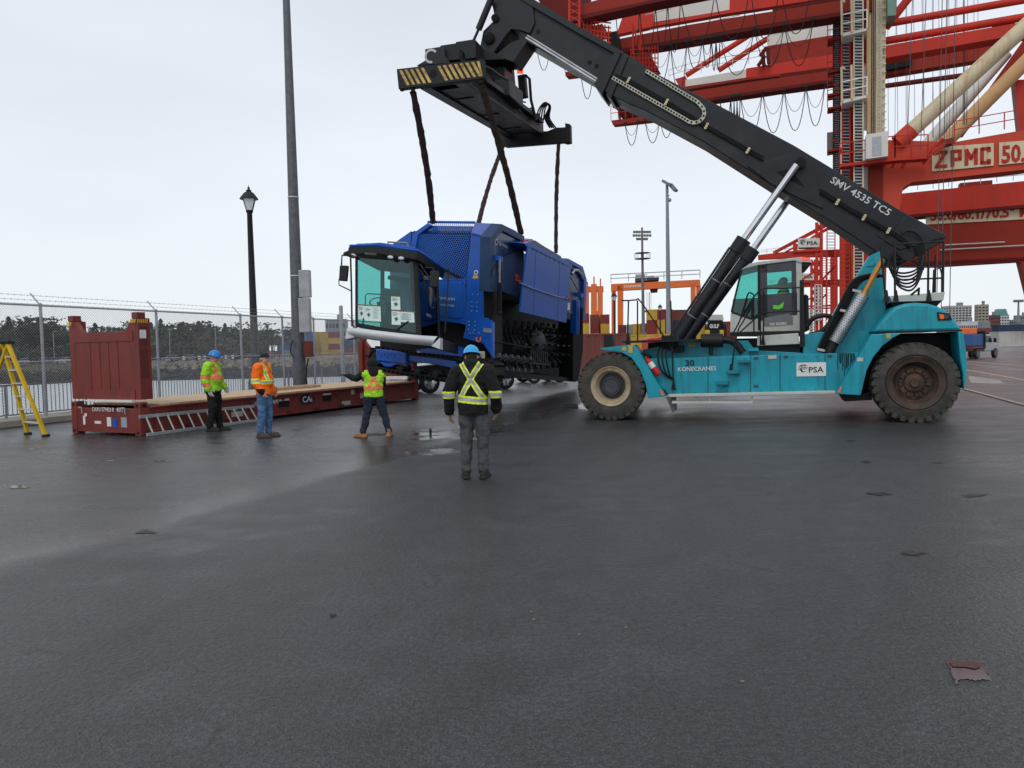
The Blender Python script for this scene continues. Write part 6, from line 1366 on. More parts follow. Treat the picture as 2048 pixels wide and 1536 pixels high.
        j.caps(D['neck'] + V((0, 0, -.05)), .085 + g * .5, D['neck'] + V((0, 0, .01)), .07)
        if hood_down: j.ball(D['neck'] + V((0, .085, .02)), (.135, .085, .085), 14); j.ball(D['neck'] + V((0, .12, -.07)), (.12, .06, .11), 12)
        return put(remesh(j, voxel, 2, 'person_' + name, .035), name, mats, fn=fn)
    if vest == 'xback':            # yellow/silver straps sewn on a black hoodie
        def fn(c, n):
            z = c.z / S_; x = c.x / S_; inarm = abs(x) > .21 + max(0, (1.45 - z)) * .05
            def st_b(dv, hw=.042): return 2 if abs(dv) < hw * .5 else (1 if abs(dv) < hw else 0)
            if inarm: return st_b(z - 1.115, .048) if 1.0 < z < 1.25 else 0
            r_ = st_b(z - 1.05 - x * .10, .048)
            if r_: return r_
            if z > 1.06:
                if c.y > -.02: return max(st_b((x - (z - 1.32) * .62) * .85, .036), st_b((x + (z - 1.32) * .62) * .85, .036)) if True else 0
                return max(st_b(x - .1, .035), st_b(x + .1, .035))
            return 0
        jk = jacket(.028, hem=.85, voxel=.0065, fn=fn, mats=[M[top], M['hi_yellow'], M['reflect']])
    elif vest == 'orange':
        def fn(c, n):
            z = c.z / S_; x = c.x / S_; y = c.y / S_
            def st_b(dv, hw=.04): return 2 if abs(dv) < hw * .5 else (1 if abs(dv) < hw else 0)
            if abs(x) > .225: return st_b(z - 1.16, .05) if z > 1.0 else (3 if z < 1.06 else 0)
            if z < .93: return 0
            r_ = st_b(z - 1.13, .045)
            if r_: return r_
            if z > 1.15: return max(st_b(x - .115 - .03 * (z - 1.3), .036), st_b(x + .115 + .03 * (z - 1.3), .036))
            return 0
        jk = jacket(.03, hem=.87, fn=fn, mats=[M['hi_orange'], M['hi_yellow'], M['reflect'], M['blackcloth']])
    elif vest == 'lime_sleeves':
        def fn(c, n):
            z = c.z / S_; x = c.x / S_
            def st_b(dv, hw=.04): return 2 if abs(dv) < hw * .5 else (1 if abs(dv) < hw else 0)
            if abs(x) > .22: return max(st_b(z - 1.20, .045), st_b(z - 1.02, .045))
            r_ = max(st_b(z - 1.17, .045), st_b(z - 1.02, .0))
            if r_: return r_
            return max(st_b(x - .11, .04), st_b(x + .11, .04)) if z > 1.18 else 0
        jk = jacket(.03, hem=.88, fn=fn, mats=[M['lime'], M['orange_dec'], M['reflect_pink']])
    elif vest == 'lime_vest':
        jacket(.012, hem=.90, mats=[M['blackcloth']])
        def fn(c, n):
            z = c.z / S_; x = c.x / S_
            def st_b(dv, hw=.034): return 2 if abs(dv) < hw * .5 else (1 if abs(dv) < hw else 0)
            r_ = st_b(z - 1.06, .04)
            if r_: return r_
            if z > 1.08 and c.y > -.02: return max(st_b((x - (z - 1.28) * .55) * .85), st_b((x + (z - 1.28) * .55) * .85))
            return max(st_b(x - .1), st_b(x + .1)) if z > 1.08 else 0
        jacket(.034, sleeves=False, hem=.87, fn=fn, mats=[M['lime'], M['orange_dec'], M['reflect_pink']], name='safety_vest')
    elif vest == 'driver':
        jacket(.03, fn=lambda c, n: 1 if abs(abs(c.x) - .11) < .03 and c.z > 1.1 else 0, mats=[M['lime'], M['reflect']])
    if hood:
        q = MB(); q.ball(h(0, .02, .02), (.115 * S_, .125 * S_, .13 * S_), 16, hax); q.caps(h(0, .03, -.05), .1, D['neck'] + V((0, .03, -.06)), .12); put(remesh(q, .01, 3, 'person_hood'), 'hood', [M['blackcloth']])
    if hat in ('helmet', 'helmet_l'):
        q = MB(); n = 24; hat_ax = (hax[0], (hax[1] + hax[2] * .0).normalized(), hax[2]); vs = []
        for j in range(7):
            ph = j / 6 * math.pi / 2
            for i in range(n):
                th = i * 2 * math.pi / n; r_ = math.cos(ph); vs.append(h(.108 * r_ * math.cos(th), .005 + .132 * r_ * math.sin(th), .035 + .125 * math.sin(ph)))
        for i in range(n): th = i * 2 * math.pi / n; fb2 = max(0, -math.sin(th)) ** 1.5; vs.append(h(.118 * math.cos(th), .005 + (.142 + .045 * fb2) * math.sin(th), .030 - .0 * fb2))
        fs = [(j * n + i, j * n + (i + 1) % n, (j + 1) * n + (i + 1) % n, (j + 1) * n + i) for j in range(6) for i in range(n)] + [(7 * n + i, 7 * n + (i + 1) % n, (i + 1) % n, i) for i in range(n)]
        q.add([mw @ v for v in vs], fs); q.path([mw @ h(0, .005 - .128 * math.cos(a_), .032 + .122 * math.sin(a_)) for a_ in [i * math.pi / 12 for i in range(1, 12)]], .009 * S_, 6)
        hh = part('hard_hat', q, M[hat], t, ang=1.2)
        q = MB(); q.v = []; q.path([mw @ h(.115 * math.cos(a_), .0 + .135 * math.sin(a_), .028) for a_ in [i * math.pi / 10 for i in range(21)]], .006, 5); part('hat_band', q, M['black'], t)
    if hat == 'cap':
        q = MB(); q.ball(h(0, .012, .058), (.088 * S_, .105 * S_, .072 * S_), 18, hax); o = put(remesh(q, .008, 2, 'person_cap'), 'cap', [M['navy']])
        q = MB(); pts = [mw @ h(.07 * math.sin(a_), -.07 - .09 * math.cos(a_), .05 - .012 * math.cos(a_)) for a_ in [R(-90 + 18 * i) for i in range(11)]]; q.prism(pts, (mw.to_3x3() @ hax[2]) * .008); part('peak', q, M['navy'], t)
    return t
p1 = G(950, 957)
person('man in black hoodie with yellow cross straps and blue helmet, back turned in the foreground', (p1.x, p1.y, 0), R(180 - 8), dict(
    sl=(.20, .02, 1.42), sr=(-.20, .02, 1.42), el=(.315, .05, 1.14), er=(-.305, .05, 1.14), wl=(.33, -.05, .885), wr=(-.29, -.11, .90), head=(.02, -.06, 1.61), neck=(0, -.015, 1.48), al=(.11, .02, .09), ar=(-.12, .0, .09), kl=(.105, -.03, .5), kr=(-.12, -.03, .5), fl=(.16, -.13, .04), fr=(-.13, -.15, .04)),
    tall=1.0, top='hoodie', vest='xback', legs='sweat', boot='boot_b', hat='helmet_l', glove='tanglove', hood_down=True, headtilt=R(14), headdir=R(12), curls=(.9, 1.0), legw=1.02)
p2 = G(750, 874)
person('worker in hooded black top and lime vest pointing left with outstretched arm', (p2.x, p2.y, 0), R(180 + 14), dict(
    pel=(0, .0, .90), chest=(-.02, -.01, 1.22), neck=(-.01, -.01, 1.43), head=(.02, -.03, 1.57), sl=(.19, -.02, 1.37), sr=(-.19, .02, 1.35), el=(.36, -.13, 1.27), wl=(.52, -.24, 1.33), er=(-.21, -.16, 1.12), wr=(-.04, -.27, 1.08),
    hl=(.10, 0, .88), hr=(-.10, 0, .88), kl=(.16, -.02, .48), kr=(-.20, .02, .48), al=(.24, .0, .09), ar=(-.29, .08, .09), fl=(.36, -.09, .04), fr=(-.34, -.06, .04)),
    tall=.92, vest='lime_vest', legs='navy', boot='boot_t', hood=True, glove='blackcloth', curls=(.35, .8), handdirs={'l': ((.22, -.07, .06), (0, 0, -1), (0, -1, 0)), 'r': ((.5, -.6, 0), (0, 0, -1), (0, -1, 0))}, headdir=R(20))
p3 = G(531, 874)
person('man in orange high visibility jacket, jeans and dark cap, standing in profile', (p3.x, p3.y, 0), R(80), dict(
    head=(.0, -.05, 1.60), neck=(0, -.01, 1.47), el=(.23, .03, 1.14), wl=(.22, -.10, .93), er=(-.24, .05, 1.15), wr=(-.22, -.09, .93), al=(.09, -.02, .09), ar=(-.10, .06, .09), fl=(.12, -.18, .04), fr=(-.12, -.10, .04), kl=(.10, -.05, .5), kr=(-.10, .0, .5)),
    tall=1.0, vest='orange', legs='jeans', boot='boot_br', hat='cap', belly=.035, headdir=R(-32), hairm='greyhair', curls=(1.2, 1.0))
p4 = G(430, 862)
person('man in lime and orange work jacket with blue helmet looking down by the ladder', (p4.x, p4.y, 0), R(84), dict(
    head=(.0, -.06, 1.615), neck=(0, -.02, 1.48), el=(.24, .0, 1.15), wl=(.22, -.15, .95), er=(-.25, .06, 1.14), wr=(-.23, -.02, .92), al=(.10, -.06, .09), ar=(-.10, .06, .09), fl=(.13, -.22, .04), fr=(-.11, -.10, .04)),
    tall=1.02, vest='lime_sleeves', legs='blackcloth', boot='boot_b', hat='helmet', glove='whiteglove', belly=.04, headtilt=R(16), headdir=R(8), hairm='greyhair', curls=(.9, .7), hood_down=False, legw=1.08)
dp = S(1567, 566, 1.65)
cf = math.atan2(U.y, U.x)
person('driver in lime vest seated inside the lift truck cab', (dp.x, dp.y, dp.z - 1.62), cf - math.pi / 2, dict(
    kl=(.12, -.45, .98), kr=(-.12, -.45, .98), al=(.12, -.50, .58), ar=(-.12, -.50, .58), fl=(.13, -.62, .53), fr=(-.13, -.62, .53), pel=(0, 0, .95), el=(.25, -.12, 1.15), er=(-.25, -.12, 1.15), wl=(.2, -.38, 1.15), wr=(-.2, -.38, 1.15)),
    vest='driver', legs='navy', boot='boot_b', hairm='hair', curls=(1, 1))
# ------------------------------------------------------------------ quay cranes
CD = V((-.927, .373, 0)).normalized()
def kplane(px, depth): return Plane(P(px, 695, depth), CD)
K1, K2, K3, K4 = kplane(1700, 88), kplane(1700, 118), kplane(1650, 270), kplane(1650, 330)
class Crane:
    def __init__(s, pl, t): s.pl = pl; s.t = t
    def band(s, name, pts, th, m_, off=0, parent=None, bev=0, mb=None, **k):
        mb = mb or MB(); mb.prism([s.pl.hit(x, y, off) for x, y in pts], s.pl.n * th); return part(name, mb, M[m_], parent or s.t, bev=bev, **k)
    def tubes(s, name, lst, r_, m_, off=0, parent=None, n=6):
        mb = MB()
        for (x0, y0, x1, y1) in lst: mb.tube(s.pl.hit(x0, y0, off), s.pl.hit(x1, y1, off), r_, n=n)
        return part(name, mb, M[m_], parent or s.t)
    def rail(s, name, pts, h, r_, m_, off=0, step=1.6, parent=None):
        """hand rail of height h metres above a pixel polyline"""
        mb = MB(); w_ = [s.pl.hit(x, y, off) for x, y in pts]
        for a, b in zip(w_[:-1], w_[1:]):
            for k in (.5, 1): mb.tube(a + Z * h * k, b + Z * h * k, r_, n=4)
            n = max(1, int((b - a).length / step))
            for i in range(n + 1): q = a + (b - a) * i / n; mb.tube(q, q + Z * h, r_, n=4)
        return part(name, mb, M[m_], parent or s.t, smooth=False)
    def stairs(s, name, x0, x1, ytop, ybot, pitch, m_, mr_, off=0, wpost=.12):
        mb = MB(); i = 0; y = ybot; wd = 1.2
        for x in (x0, x1): mb.tube(s.pl.hit(x, ytop, off), s.pl.hit(x, ybot, off), wpost, n=4); mb.tube(s.pl.hit(x, ytop, off + 2.2), s.pl.hit(x, ybot, off + 2.2), wpost, n=4)
        fr_ = part(name, mb, M[mr_], s.t, smooth=False); mb = MB()
        while y > ytop:
            a, b = s.pl.hit(x0, y, off), s.pl.hit(x1, y, off); mb.prism([a, b, b + Z * .12, a + Z * .12], s.pl.n * 1.1); y -= pitch; i += 1
        part('stair_treads', mb, M[m_], fr_, smooth=False)
    def festoon(s, pts, sag, off=0, r_=.05, extra=True):
        mb = MB()
        for (x0, y0), (x1, y1), g in zip(pts[:-1], pts[1:], sag):
            a, b = s.pl.hit(x0, y0, off), s.pl.hit(x1, y1, off)
            for gg, rr_ in ((g, r_),) + (((g * .55, r_ * .6),) if extra else ()):
                q = []
                for i in range(11): k = i / 10; p = a + (b - a) * k; u_ = 2 * k - 1; p = p - Z * gg * (1 - abs(u_) ** 2.2); q.append(p)
                mb.path(q, rr_, 4)
        for x, y in pts: c = s.pl.hit(x, y, off); mb.box(c + Z * .1, .45, .3, .35, (CD, s.pl.n, Z))
        return part('festoon_cable', mb, M['black'], s.t, smooth=False)
# nearest crane -----------------------------------------------------------------
t = thing('quay_crane', 'nearest red quay crane with cream leg and white ZPMC name board', 'crane', G(1755, 720)); c1_ = Crane(K1, t)
gz = lambda pl, x: pl.hit(x, 695)
def toground(pl, x, off=0): p = pl.hit(x, 690, off); return V((p.x, p.y, 0))
leg = c1_.band('leg', [(1741, -330), (1776, -330), (1769, 300), (1737, 300)], 3.4, 'cream')
mb = MB(); a, b = toground(K1, 1738), toground(K1, 1766); tp = [K1.hit(1766, 299), K1.hit(1737, 299)]; mb.prism([a, b] + tp, K1.n * 3.0); part('lower_leg', mb, M['crane_brown'], t)
mb = MB()
for k in range(3): x = 1744 + k * 3.4; mb.tube(K1.hit(x, -30, -.1), K1.hit(x - 1, 270, -.1), .05, n=5)
part('cable_run', mb, M['crane_dark'], leg)
mb = MB(); 
for x in (1757, 1762): mb.tube(K1.hit(x, -30, -.15), K1.hit(x - 1, 262, -.15), .04, n=4)
for i in range(40): y = -20 + i * 7; mb.tube(K1.hit(1757, y, -.15), K1.hit(1762, y, -.15), .03, n=4)
for i in range(18): y = i * 16; mb.tube(K1.hit(1765, y, -.2), K1.hit(1772, y - 1, -.2), .08, n=4)
part('leg_ladder', mb, M['offwhite'], leg)
c1_.tubes('leg_conduit', [(1735, -20, 1736, 265)], .16, 'pipe_orange', -.4)
c1_.band('machinery_cabin', [(1732, 269), (1776, 262), (1776, 312), (1732, 318)], 3, 'white_crane', -3.2)
mb = MB(); mb.prism([K1.hit(x, y, -3.24) for x, y in ((1744, 275), (1763, 272), (1763, 310), (1744, 312))], K1.n * .05); part('cabin_door', mb, M['galv_l'], t)
c1_.stairs('stair_tower', 1708, 1726, -200, 560, 6.2, 'galv_l', 'cream', -1.5, .1)
c1_.band('stair_core', [(1710, -30), (1724, -30), (1724, 560), (1710, 560)], .3, 'crane_brown', 1.2)
for (y0, y1) in ((-10, 125), (130, 260), (320, 420)): c1_.band('stair_backing', [(1726, y0), (1736, y0), (1736, y1), (1726, y1)], .3, 'white_crane' if y0 != -10 else 'crane_brown', .6)
for yb in (62, 196):
    c1_.band('landing', [(1684, yb + 4), (1734, yb - 6), (1734, yb - 1), (1684, yb + 11)], 2.5, 'white_crane', -2.4)
    c1_.rail('landing_rail', [(1684, yb + 4), (1734, yb - 6)], 2.0, .08, 'white', -2.5, 1.3); c1_.tubes('landing_frame', [(1683, yb - 62, 1684, yb + 8), (1703, yb - 66, 1704, yb + 2), (1683, yb - 62, 1690, yb - 58)], .12, 'cream', -2.5)
c1_.band('stair_backing', [(1683, -30), (1707, -30), (1707, 420), (1683, 420)], .3, 'crane_brown', 4); c1_.stairs('outer_stair', 1684, 1700, -20, 400, 6.5, 'galv', 'crane_red', 0, .12)
c1_.stairs('outer_stair', 1667, 1680, 20, 400, 4.4, 'mgrey', 'crane_dark', 3, .12)
for yb in (78, 142, 188, 215, 300): c1_.band('small_landing', [(1655, yb), (1684, yb - 5), (1684, yb - 1), (1655, yb + 4)], 2, 'crane_brown', 2.5); c1_.rail('small_rail', [(1655, yb), (1684, yb - 5)], 2.0, .05, 'crane_red', 2.4, 1.0)
c1_.band('grating_landing', [(1654, 265), (1680, 262), (1680, 308), (1654, 310)], .2, 'mgrey', 3.5)
beam = c1_.band('portal_beam', [(1777, 280), (1909, 284), (2048, 260), (2130, 246), (2130, 326), (2048, 339), (1883, 358), (1824, 364), (1806, 376), (1797, 425), (1760, 425), (1758, 310)], 2.6, 'crane_faded', .1)
sb = c1_.band('name_board', [(1864, 295), (1987.5, 286), (1987.5, 331), (1864, 343)], .1, 'cream', -.1)
s2 = c1_.band('number_board', [(1998, 285), (2120, 276), (2120, 318), (1998, 330)], .1, 'cream', -.1)
def ktext(pl, body, x0, y0, x1, y1, h, off, m_, par, bold=.02):
    a, b = pl.hit(x0, y0, off), pl.hit(x1, y1, off); part('lettering', text(body, a, b - a, Z, h, (b - a).length, bold), M[m_], par, smooth=False, recalc=False)
h1 = (K1.hit(1900, 298, -.12) - K1.hit(1900, 335, -.12)).length
SK = {'Z': [[(0, 1), (1, 1), (0, 0), (1, 0)]], 'P': [[(0, 0), (0, 1), (1, 1), (1, .42), (0, .42)]], 'M': [[(0, 0), (0, 1), (.5, .4), (1, 1), (1, 0)]], 'C': [[(1, .84), (1, 1), (0, 1), (0, 0), (1, 0), (1, .16)]]}
for ch_, xa, xb in (('Z', 1873, 1892), ('P', 1905, 1920), ('M', 1933, 1952), ('C', 1964, 1978)):
    mb = MB(); yb_ = lambda x: 336 - (x - 1869) * .085
    for st2 in SK[ch_]:
        w4 = []
        for u_, v_ in st2: x = xa + (xb - xa) * u_; w4.append(K1.hit(x, yb_(x) - 2 - 28 * v_ , -.14))
        for a, b in zip(w4[:-1], w4[1:]): d_ = (b - a).normalized(); mb.beam(a - d_ * .13, b + d_ * .13, .06, .36, K1.n.cross(d_))
    part('letter', mb, M['letter_red'], sb, smooth=False)
ktext(K1, '50.0', 2003, 326, 2070, 320, h1 * .92, -.13, 'letter_red', s2, .035)
c1_.band('access_walkway', [(1680, 328), (1790, 314), (1856, 312), (1856, 317), (1790, 321), (1680, 334)], 1.6, 'crane_red', -2.2)
c1_.rail('walkway_rail', [(1680, 328), (1790, 314), (1856, 312)], 2.3, .07, 'crane_red', -2.3, 1.3); c1_.tubes('walkway_bracket', [(1790, 318, 1785, 336), (1812, 318, 1804, 336), (1855, 316, 1846, 328), (1772, 320, 1768, 336)], .15, 'crane_red', -1)
c1_.tubes('walkway_stair', [(1856, 314, 1888, 285), (1856, 306, 1886, 277), (1868, 310, 1892, 286)], .16, 'crane_red', -2.2); c1_.band('upper_landing', [(1884, 280), (1909, 274), (1909, 285), (1884, 291)], 1.5, 'crane_brown', -2)
c1_.rail('beam_rail', [(1909, 276), (2060, 250)], 1.8, .06, 'crane_red', -.5, 2.2)
c1_.tubes('diagonal_strut', [(1822, 262, 2070, 35)], .85, 'cream', .2, n=18); c1_.tubes('strut_foot', [(1795, 286, 1824, 260)], .92, 'crane_faded', .2, n=18)
c1_.tubes('tie_beam', [(1765, 49, 2300, -44)], .40, 'crane_red', 1, n=12); c1_.tubes('tie_beam', [(1765, 83, 2300, -9)], .42, 'crane_red', 1, n=12); c1_.tubes('brace', [(1772, 55, 1830, -20)], .45, 'crane_red', 1, n=10)
c1_.band('main_girder', [(1765, 92), (2010, 50), (2300, 0), (2300, 30), (2010, 74), (1765, 117)], 2.2, 'crane_red', 0)
c1_.band('girder_foot', [(1985, 52), (2030, 44), (2030, 70), (2005, 75)], 3, 'crane_dark', 1)
c1_.band('electric_house', [(1775, -20), (1795, -20), (1792, 30), (1775, 32)], 3, 'ct_green', -2)
mb = MB(); rr = random.Random(6)
for i in range(22): x = rr.uniform(1775, 1965); mb.tube(K1.hit(x, -30, 4), K1.hit(x + rr.uniform(-5, 5), 275 if x < 1900 else 250, 4), .028, n=3)
for x in (1818, 1845, 1877, 1886, 1903): mb.tube(K1.hit(x + 8, -30, -4), K1.hit(x - 4, 640 if x > 1870 else 300, -4), .05, n=4)
part('hoist_rope', mb, M['dgrey'], t, smooth=False, recalc=False)
# boom of the nearest crane
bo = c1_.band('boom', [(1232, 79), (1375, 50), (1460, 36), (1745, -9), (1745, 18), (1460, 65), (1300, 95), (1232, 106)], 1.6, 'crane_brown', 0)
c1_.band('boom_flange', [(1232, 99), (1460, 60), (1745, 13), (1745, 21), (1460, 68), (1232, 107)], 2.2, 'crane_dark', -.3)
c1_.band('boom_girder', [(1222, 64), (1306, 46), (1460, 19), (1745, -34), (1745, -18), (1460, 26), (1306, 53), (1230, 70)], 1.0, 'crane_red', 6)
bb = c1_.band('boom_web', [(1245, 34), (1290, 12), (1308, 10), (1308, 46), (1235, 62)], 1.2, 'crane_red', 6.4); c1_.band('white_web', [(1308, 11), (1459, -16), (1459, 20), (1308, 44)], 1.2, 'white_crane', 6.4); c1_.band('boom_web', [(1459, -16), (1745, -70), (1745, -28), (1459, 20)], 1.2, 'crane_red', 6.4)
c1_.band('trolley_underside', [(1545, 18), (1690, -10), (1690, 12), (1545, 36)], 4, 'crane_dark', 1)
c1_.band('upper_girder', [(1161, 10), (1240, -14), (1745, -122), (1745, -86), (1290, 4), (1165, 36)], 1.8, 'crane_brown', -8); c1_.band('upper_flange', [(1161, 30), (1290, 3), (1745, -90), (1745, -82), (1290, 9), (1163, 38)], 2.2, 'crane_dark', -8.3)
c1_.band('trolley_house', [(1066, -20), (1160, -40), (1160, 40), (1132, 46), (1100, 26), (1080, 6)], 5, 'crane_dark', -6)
c1_.band('tip_beam', [(1040, 88), (1222, 62), (1222, 70), (1040, 97)], 1.2, 'crane_dark', 4)
for x in (1139, 1159):
    c1_.tubes('lattice_leg', [(x, -30, x, 60)], .16, 'crane_red', -9)
c1_.tubes('lattice_brace', [(1139, -10 + 14 * i, 1159, 0 + 14 * i) for i in range(5)] + [(1159, -10 + 14 * i, 1139, 0 + 14 * i) for i in range(5)], .08, 'crane_red', -9)
rr = random.Random(3)
c1_.tubes('cabin_scaffold', [(x, 36 + (x - 1165) * .3, x, 84 + (x - 1165) * .25) for x in range(1168, 1222, 7)] + [(1165, 40 + k * 9, 1222, 46 + k * 10) for k in range(5)], .09, 'crane_red', -7)
c1_.band('operator_cabin', [(1180, 52), (1205, 48), (1205, 66), (1182, 72)], 2, 'crane_red', -6); c1_.band('hanging_drive', [(1212, 66), (1232, 62), (1236, 98), (1214, 96)], 2, 'shade_oil_black', -2)
c1_.tubes('service_cage', [(x, 97 - (x - 1260) * .1, x, 142) for x in range(1262, 1318, 6)] + [(1262, 100 + k * 8, 1316, 96 + k * 10) for k in range(6)], .07, 'crane_red', -2); c1_.band('cage_floor', [(1262, 112), (1300, 108), (1316, 138), (1300, 142)], 2, 'crane_brown', -1)
c1_.tubes('service_cage', [(1266, 50, 1266, 108), (1281, 48, 1281, 104), (1266, 50, 1281, 104)], .12, 'crane_red', -2)
c1_.festoon([(1232, 34), (1279, 18), (1311, 12), (1335, 6), (1361, 0), (1430, -12), (1500, -24), (1560, -34), (1625, -46)], [10, 5.5, 5.5, 6, 5.5, 5.5, 6, 6], -3, .055, False)
c1_.festoon([(1299, 98), (1341, 90), (1374, 84), (1405, 78), (1423, 75), (1432, 73), (1440, 72), (1509, 58), (1569, 50), (1627, 38)], [4.5, 6, 3.4, 3.5, 4, 4, 5, 4.6, 5], -1, .05)
c1_.tubes('boom_rail', [(1290, 30, 1345, 17), (1380, 52, 1480, 30), (1300, 60, 1330, 54)], .05, 'offwhite', 5)
# second crane ------------------------------------------------------------------
t = thing('quay_crane', 'second red quay crane behind the name board crane, with white machinery house', 'crane', V((55, 118, 0))); c2_ = Crane(K2, t)
c2_.band('machinery_house', [(1534, 54), (1664, 26), (1660, 71), (1535, 92)], 9, 'white_crane', 2)
c2_.band('house_base', [(1530, 93), (1690, 66), (1690, 112), (1546, 130), (1541, 108)], 9, 'crane_brown', .5)
c2_.band('girder', [(1492, 137), (1745, 95), (1745, 128), (1492, 156)], 2, 'crane_red', 0); c2_.band('white_web', [(1371, 160), (1492, 139), (1492, 156), (1371, 173)], 2, 'white_crane', 0); c2_.band('girder', [(1350, 158), (1371, 152), (1371, 175), (1362, 176)], 2, 'crane_red', 0)
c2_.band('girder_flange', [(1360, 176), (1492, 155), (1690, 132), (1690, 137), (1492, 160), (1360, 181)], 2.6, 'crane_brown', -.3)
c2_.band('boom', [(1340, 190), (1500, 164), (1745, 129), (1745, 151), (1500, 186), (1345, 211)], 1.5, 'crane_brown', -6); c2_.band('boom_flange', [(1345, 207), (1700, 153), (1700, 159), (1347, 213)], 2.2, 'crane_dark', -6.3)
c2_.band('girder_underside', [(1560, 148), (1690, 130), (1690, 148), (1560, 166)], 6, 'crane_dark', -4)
c2_.tubes('boom_stay', [(1372, 151, 1520, 57), (1437, 141, 1535, 77)], .45, 'crane_red', 2, n=10)
c2_.rail('girder_rail', [(1338, 162), (1372, 151), (1530, 122)], 1.8, .05, 'offwhite', -.5, 2.2); c2_.rail('house_rail', [(1535, 88), (1664, 66)], 2.6, .06, 'offwhite', -1, 2.5)
c2_.tubes('landing_frame', [(1520, 112, 1532, 96), (1516, 132, 1530, 112), (1525, 108, 1528, 132), (1535, 96, 1538, 128)], .3, 'crane_dark', -1)
c2_.festoon([(1440, 197), (1462, 193), (1468, 192), (1474, 191), (1480, 190), (1525, 184), (1568, 179), (1612, 173), (1650, 167)], [6, 6, 6, 6, 6.3, 6.3, 6.3, 6], -7, .06)
# crane 2 boom tip and hanging platform
c2_.band('boom_tip', [(1222, 241), (1323, 228), (1323, 239), (1226, 250)], 1.5, 'crane_brown', -6); c2_.rail('tip_rail', [(1222, 240), (1280, 233)], 2.2, .06, 'crane_red', -6.2, 1.2)
c2_.band('tip_cabin', [(1230, 204), (1262, 208), (1292, 232), (1243, 236)], 3, 'crane_dark', -5); c2_.tubes('tip_frame', [(1222, 202, 1262, 206), (1262, 206, 1318, 232), (1237, 204, 1240, 238), (1226, 214, 1290, 220), (1250, 206, 1252, 236)], .2, 'crane_dark', -6)
c2_.festoon([(1250, 248), (1276, 244), (1290, 242), (1320, 239), (1346, 236)], [3.6, 0, 3.6, 3], -6.2, .06)
c1_.band('outer_boom', [(1130, 144), (1196, 134), (1236, 84), (1240, 106), (1204, 143), (1131, 152)], 1.5, 'crane_brown', .2); c1_.rail('outer_rail', [(1130, 144), (1165, 138)], 2.4, .06, 'crane_red', .1, 1.5)
c1_.festoon([(1074, 98), (1100, 95)], [3.0], 4, .05, False); c1_.festoon([(1162, 150), (1186, 146)], [3.2], 0, .05, False); c2_.band('boom_hinge', [(1296, 231), (1345, 188), (1352, 211), (1312, 241)], 1.5, 'crane_brown', -5.9)
c2_.band('rear_girder', [(1825, 113), (2000, 82), (1955, 120), (1772, 150), (1772, 128)], 2, 'crane_brown', 0); c2_.band('trolley_gear', [(1772, 118), (1826, 112), (1822, 130), (1772, 140)], 3, 'shade_oil_black', -1); c2_.tubes('tie_beam', [(1770, 172, 1940, 149)], .38, 'crane_dark', 0, n=10)
c2_.tubes('diagonal_strut', [(1852, 292, 2012, 106)], .9, 'white_crane', 0, n=16)
c2_.tubes('diagonal_strut', [(1880, 296, 2075, 100)], 1.0, 'pipe_orange', -3, n=16)
c2_.band('raking_leg', [(1912, 270), (1930, 268), (2075, 70), (2048, 78)], 2, 'crane_brown', -2); c2_.band('upright_leg', [(2030, 160), (2060, 158), (2062, 272), (2042, 274)], 2.5, 'crane_red', -2)
# third: the stacked cross beams below
t = thing('quay_crane', 'third red quay crane, its long cross beams filling the gap under the name board', 'crane', V((70, 140, 0))); K2b = kplane(1900, 130); c3 = Crane(K2b, t)
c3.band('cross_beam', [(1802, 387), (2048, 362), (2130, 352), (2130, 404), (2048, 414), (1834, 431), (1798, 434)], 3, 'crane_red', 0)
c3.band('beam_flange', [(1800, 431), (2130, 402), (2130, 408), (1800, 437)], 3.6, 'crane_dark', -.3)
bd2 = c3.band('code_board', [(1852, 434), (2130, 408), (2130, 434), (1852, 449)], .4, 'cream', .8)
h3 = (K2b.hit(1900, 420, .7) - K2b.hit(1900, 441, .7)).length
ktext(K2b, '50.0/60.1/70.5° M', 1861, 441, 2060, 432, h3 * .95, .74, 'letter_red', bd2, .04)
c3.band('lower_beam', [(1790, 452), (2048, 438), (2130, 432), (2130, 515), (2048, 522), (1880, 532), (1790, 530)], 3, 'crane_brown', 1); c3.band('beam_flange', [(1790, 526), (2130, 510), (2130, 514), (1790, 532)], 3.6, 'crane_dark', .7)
c3.tubes('white_pipe', [(1890, 490, 2010, 484), (1880, 500, 2060, 490)], .12, 'offwhite', .5)
c3.band('upright_leg', [(2040, 520), (2070, 518), (2100, 680), (2080, 680)], 3, 'crane_brown', 1)
c3.rail('beam_rail', [(1805, 383), (2060, 358)], 2.2, .06, 'galv_l', 3, 2.2); c3.band('far_carriage', [(1920, 366), (1985, 360), (1985, 374), (1920, 378)], 2, 'crane_brown', 12); c3.tubes('far_rail', [(1802, 372, 2060, 348), (1802, 366, 2060, 342)], .06, 'galv', 10)
mb = MB(); mb.prism([toground(K2b, 1690), toground(K2b, 1722), K2b.hit(1724, 400), K2b.hit(1692, 400)], K2b.n * 3); part('tower_leg', mb, M['crane_red'], t)
mb = MB(); mb.prism([toground(K2b, 1722, 3), toground(K2b, 1770, 3), K2b.hit(1775, 420, 3), K2b.hit(1724, 430, 3)], K2b.n * 3); part('tower_panel', mb, M['crane_faded'], t)
c3.stairs('stair_tower', 1704, 1722, 470, 690, 5, 'mgrey', 'crane_red', -3, .15)
c3.tubes('ladder_cage', [(1680, 480 + i * 9, 1700, 478 + i * 9) for i in range(18)] + [(1680, 470, 1680, 640), (1700, 470, 1700, 640), (1690, 470, 1690, 640)], .1, 'crane_faded', -2)
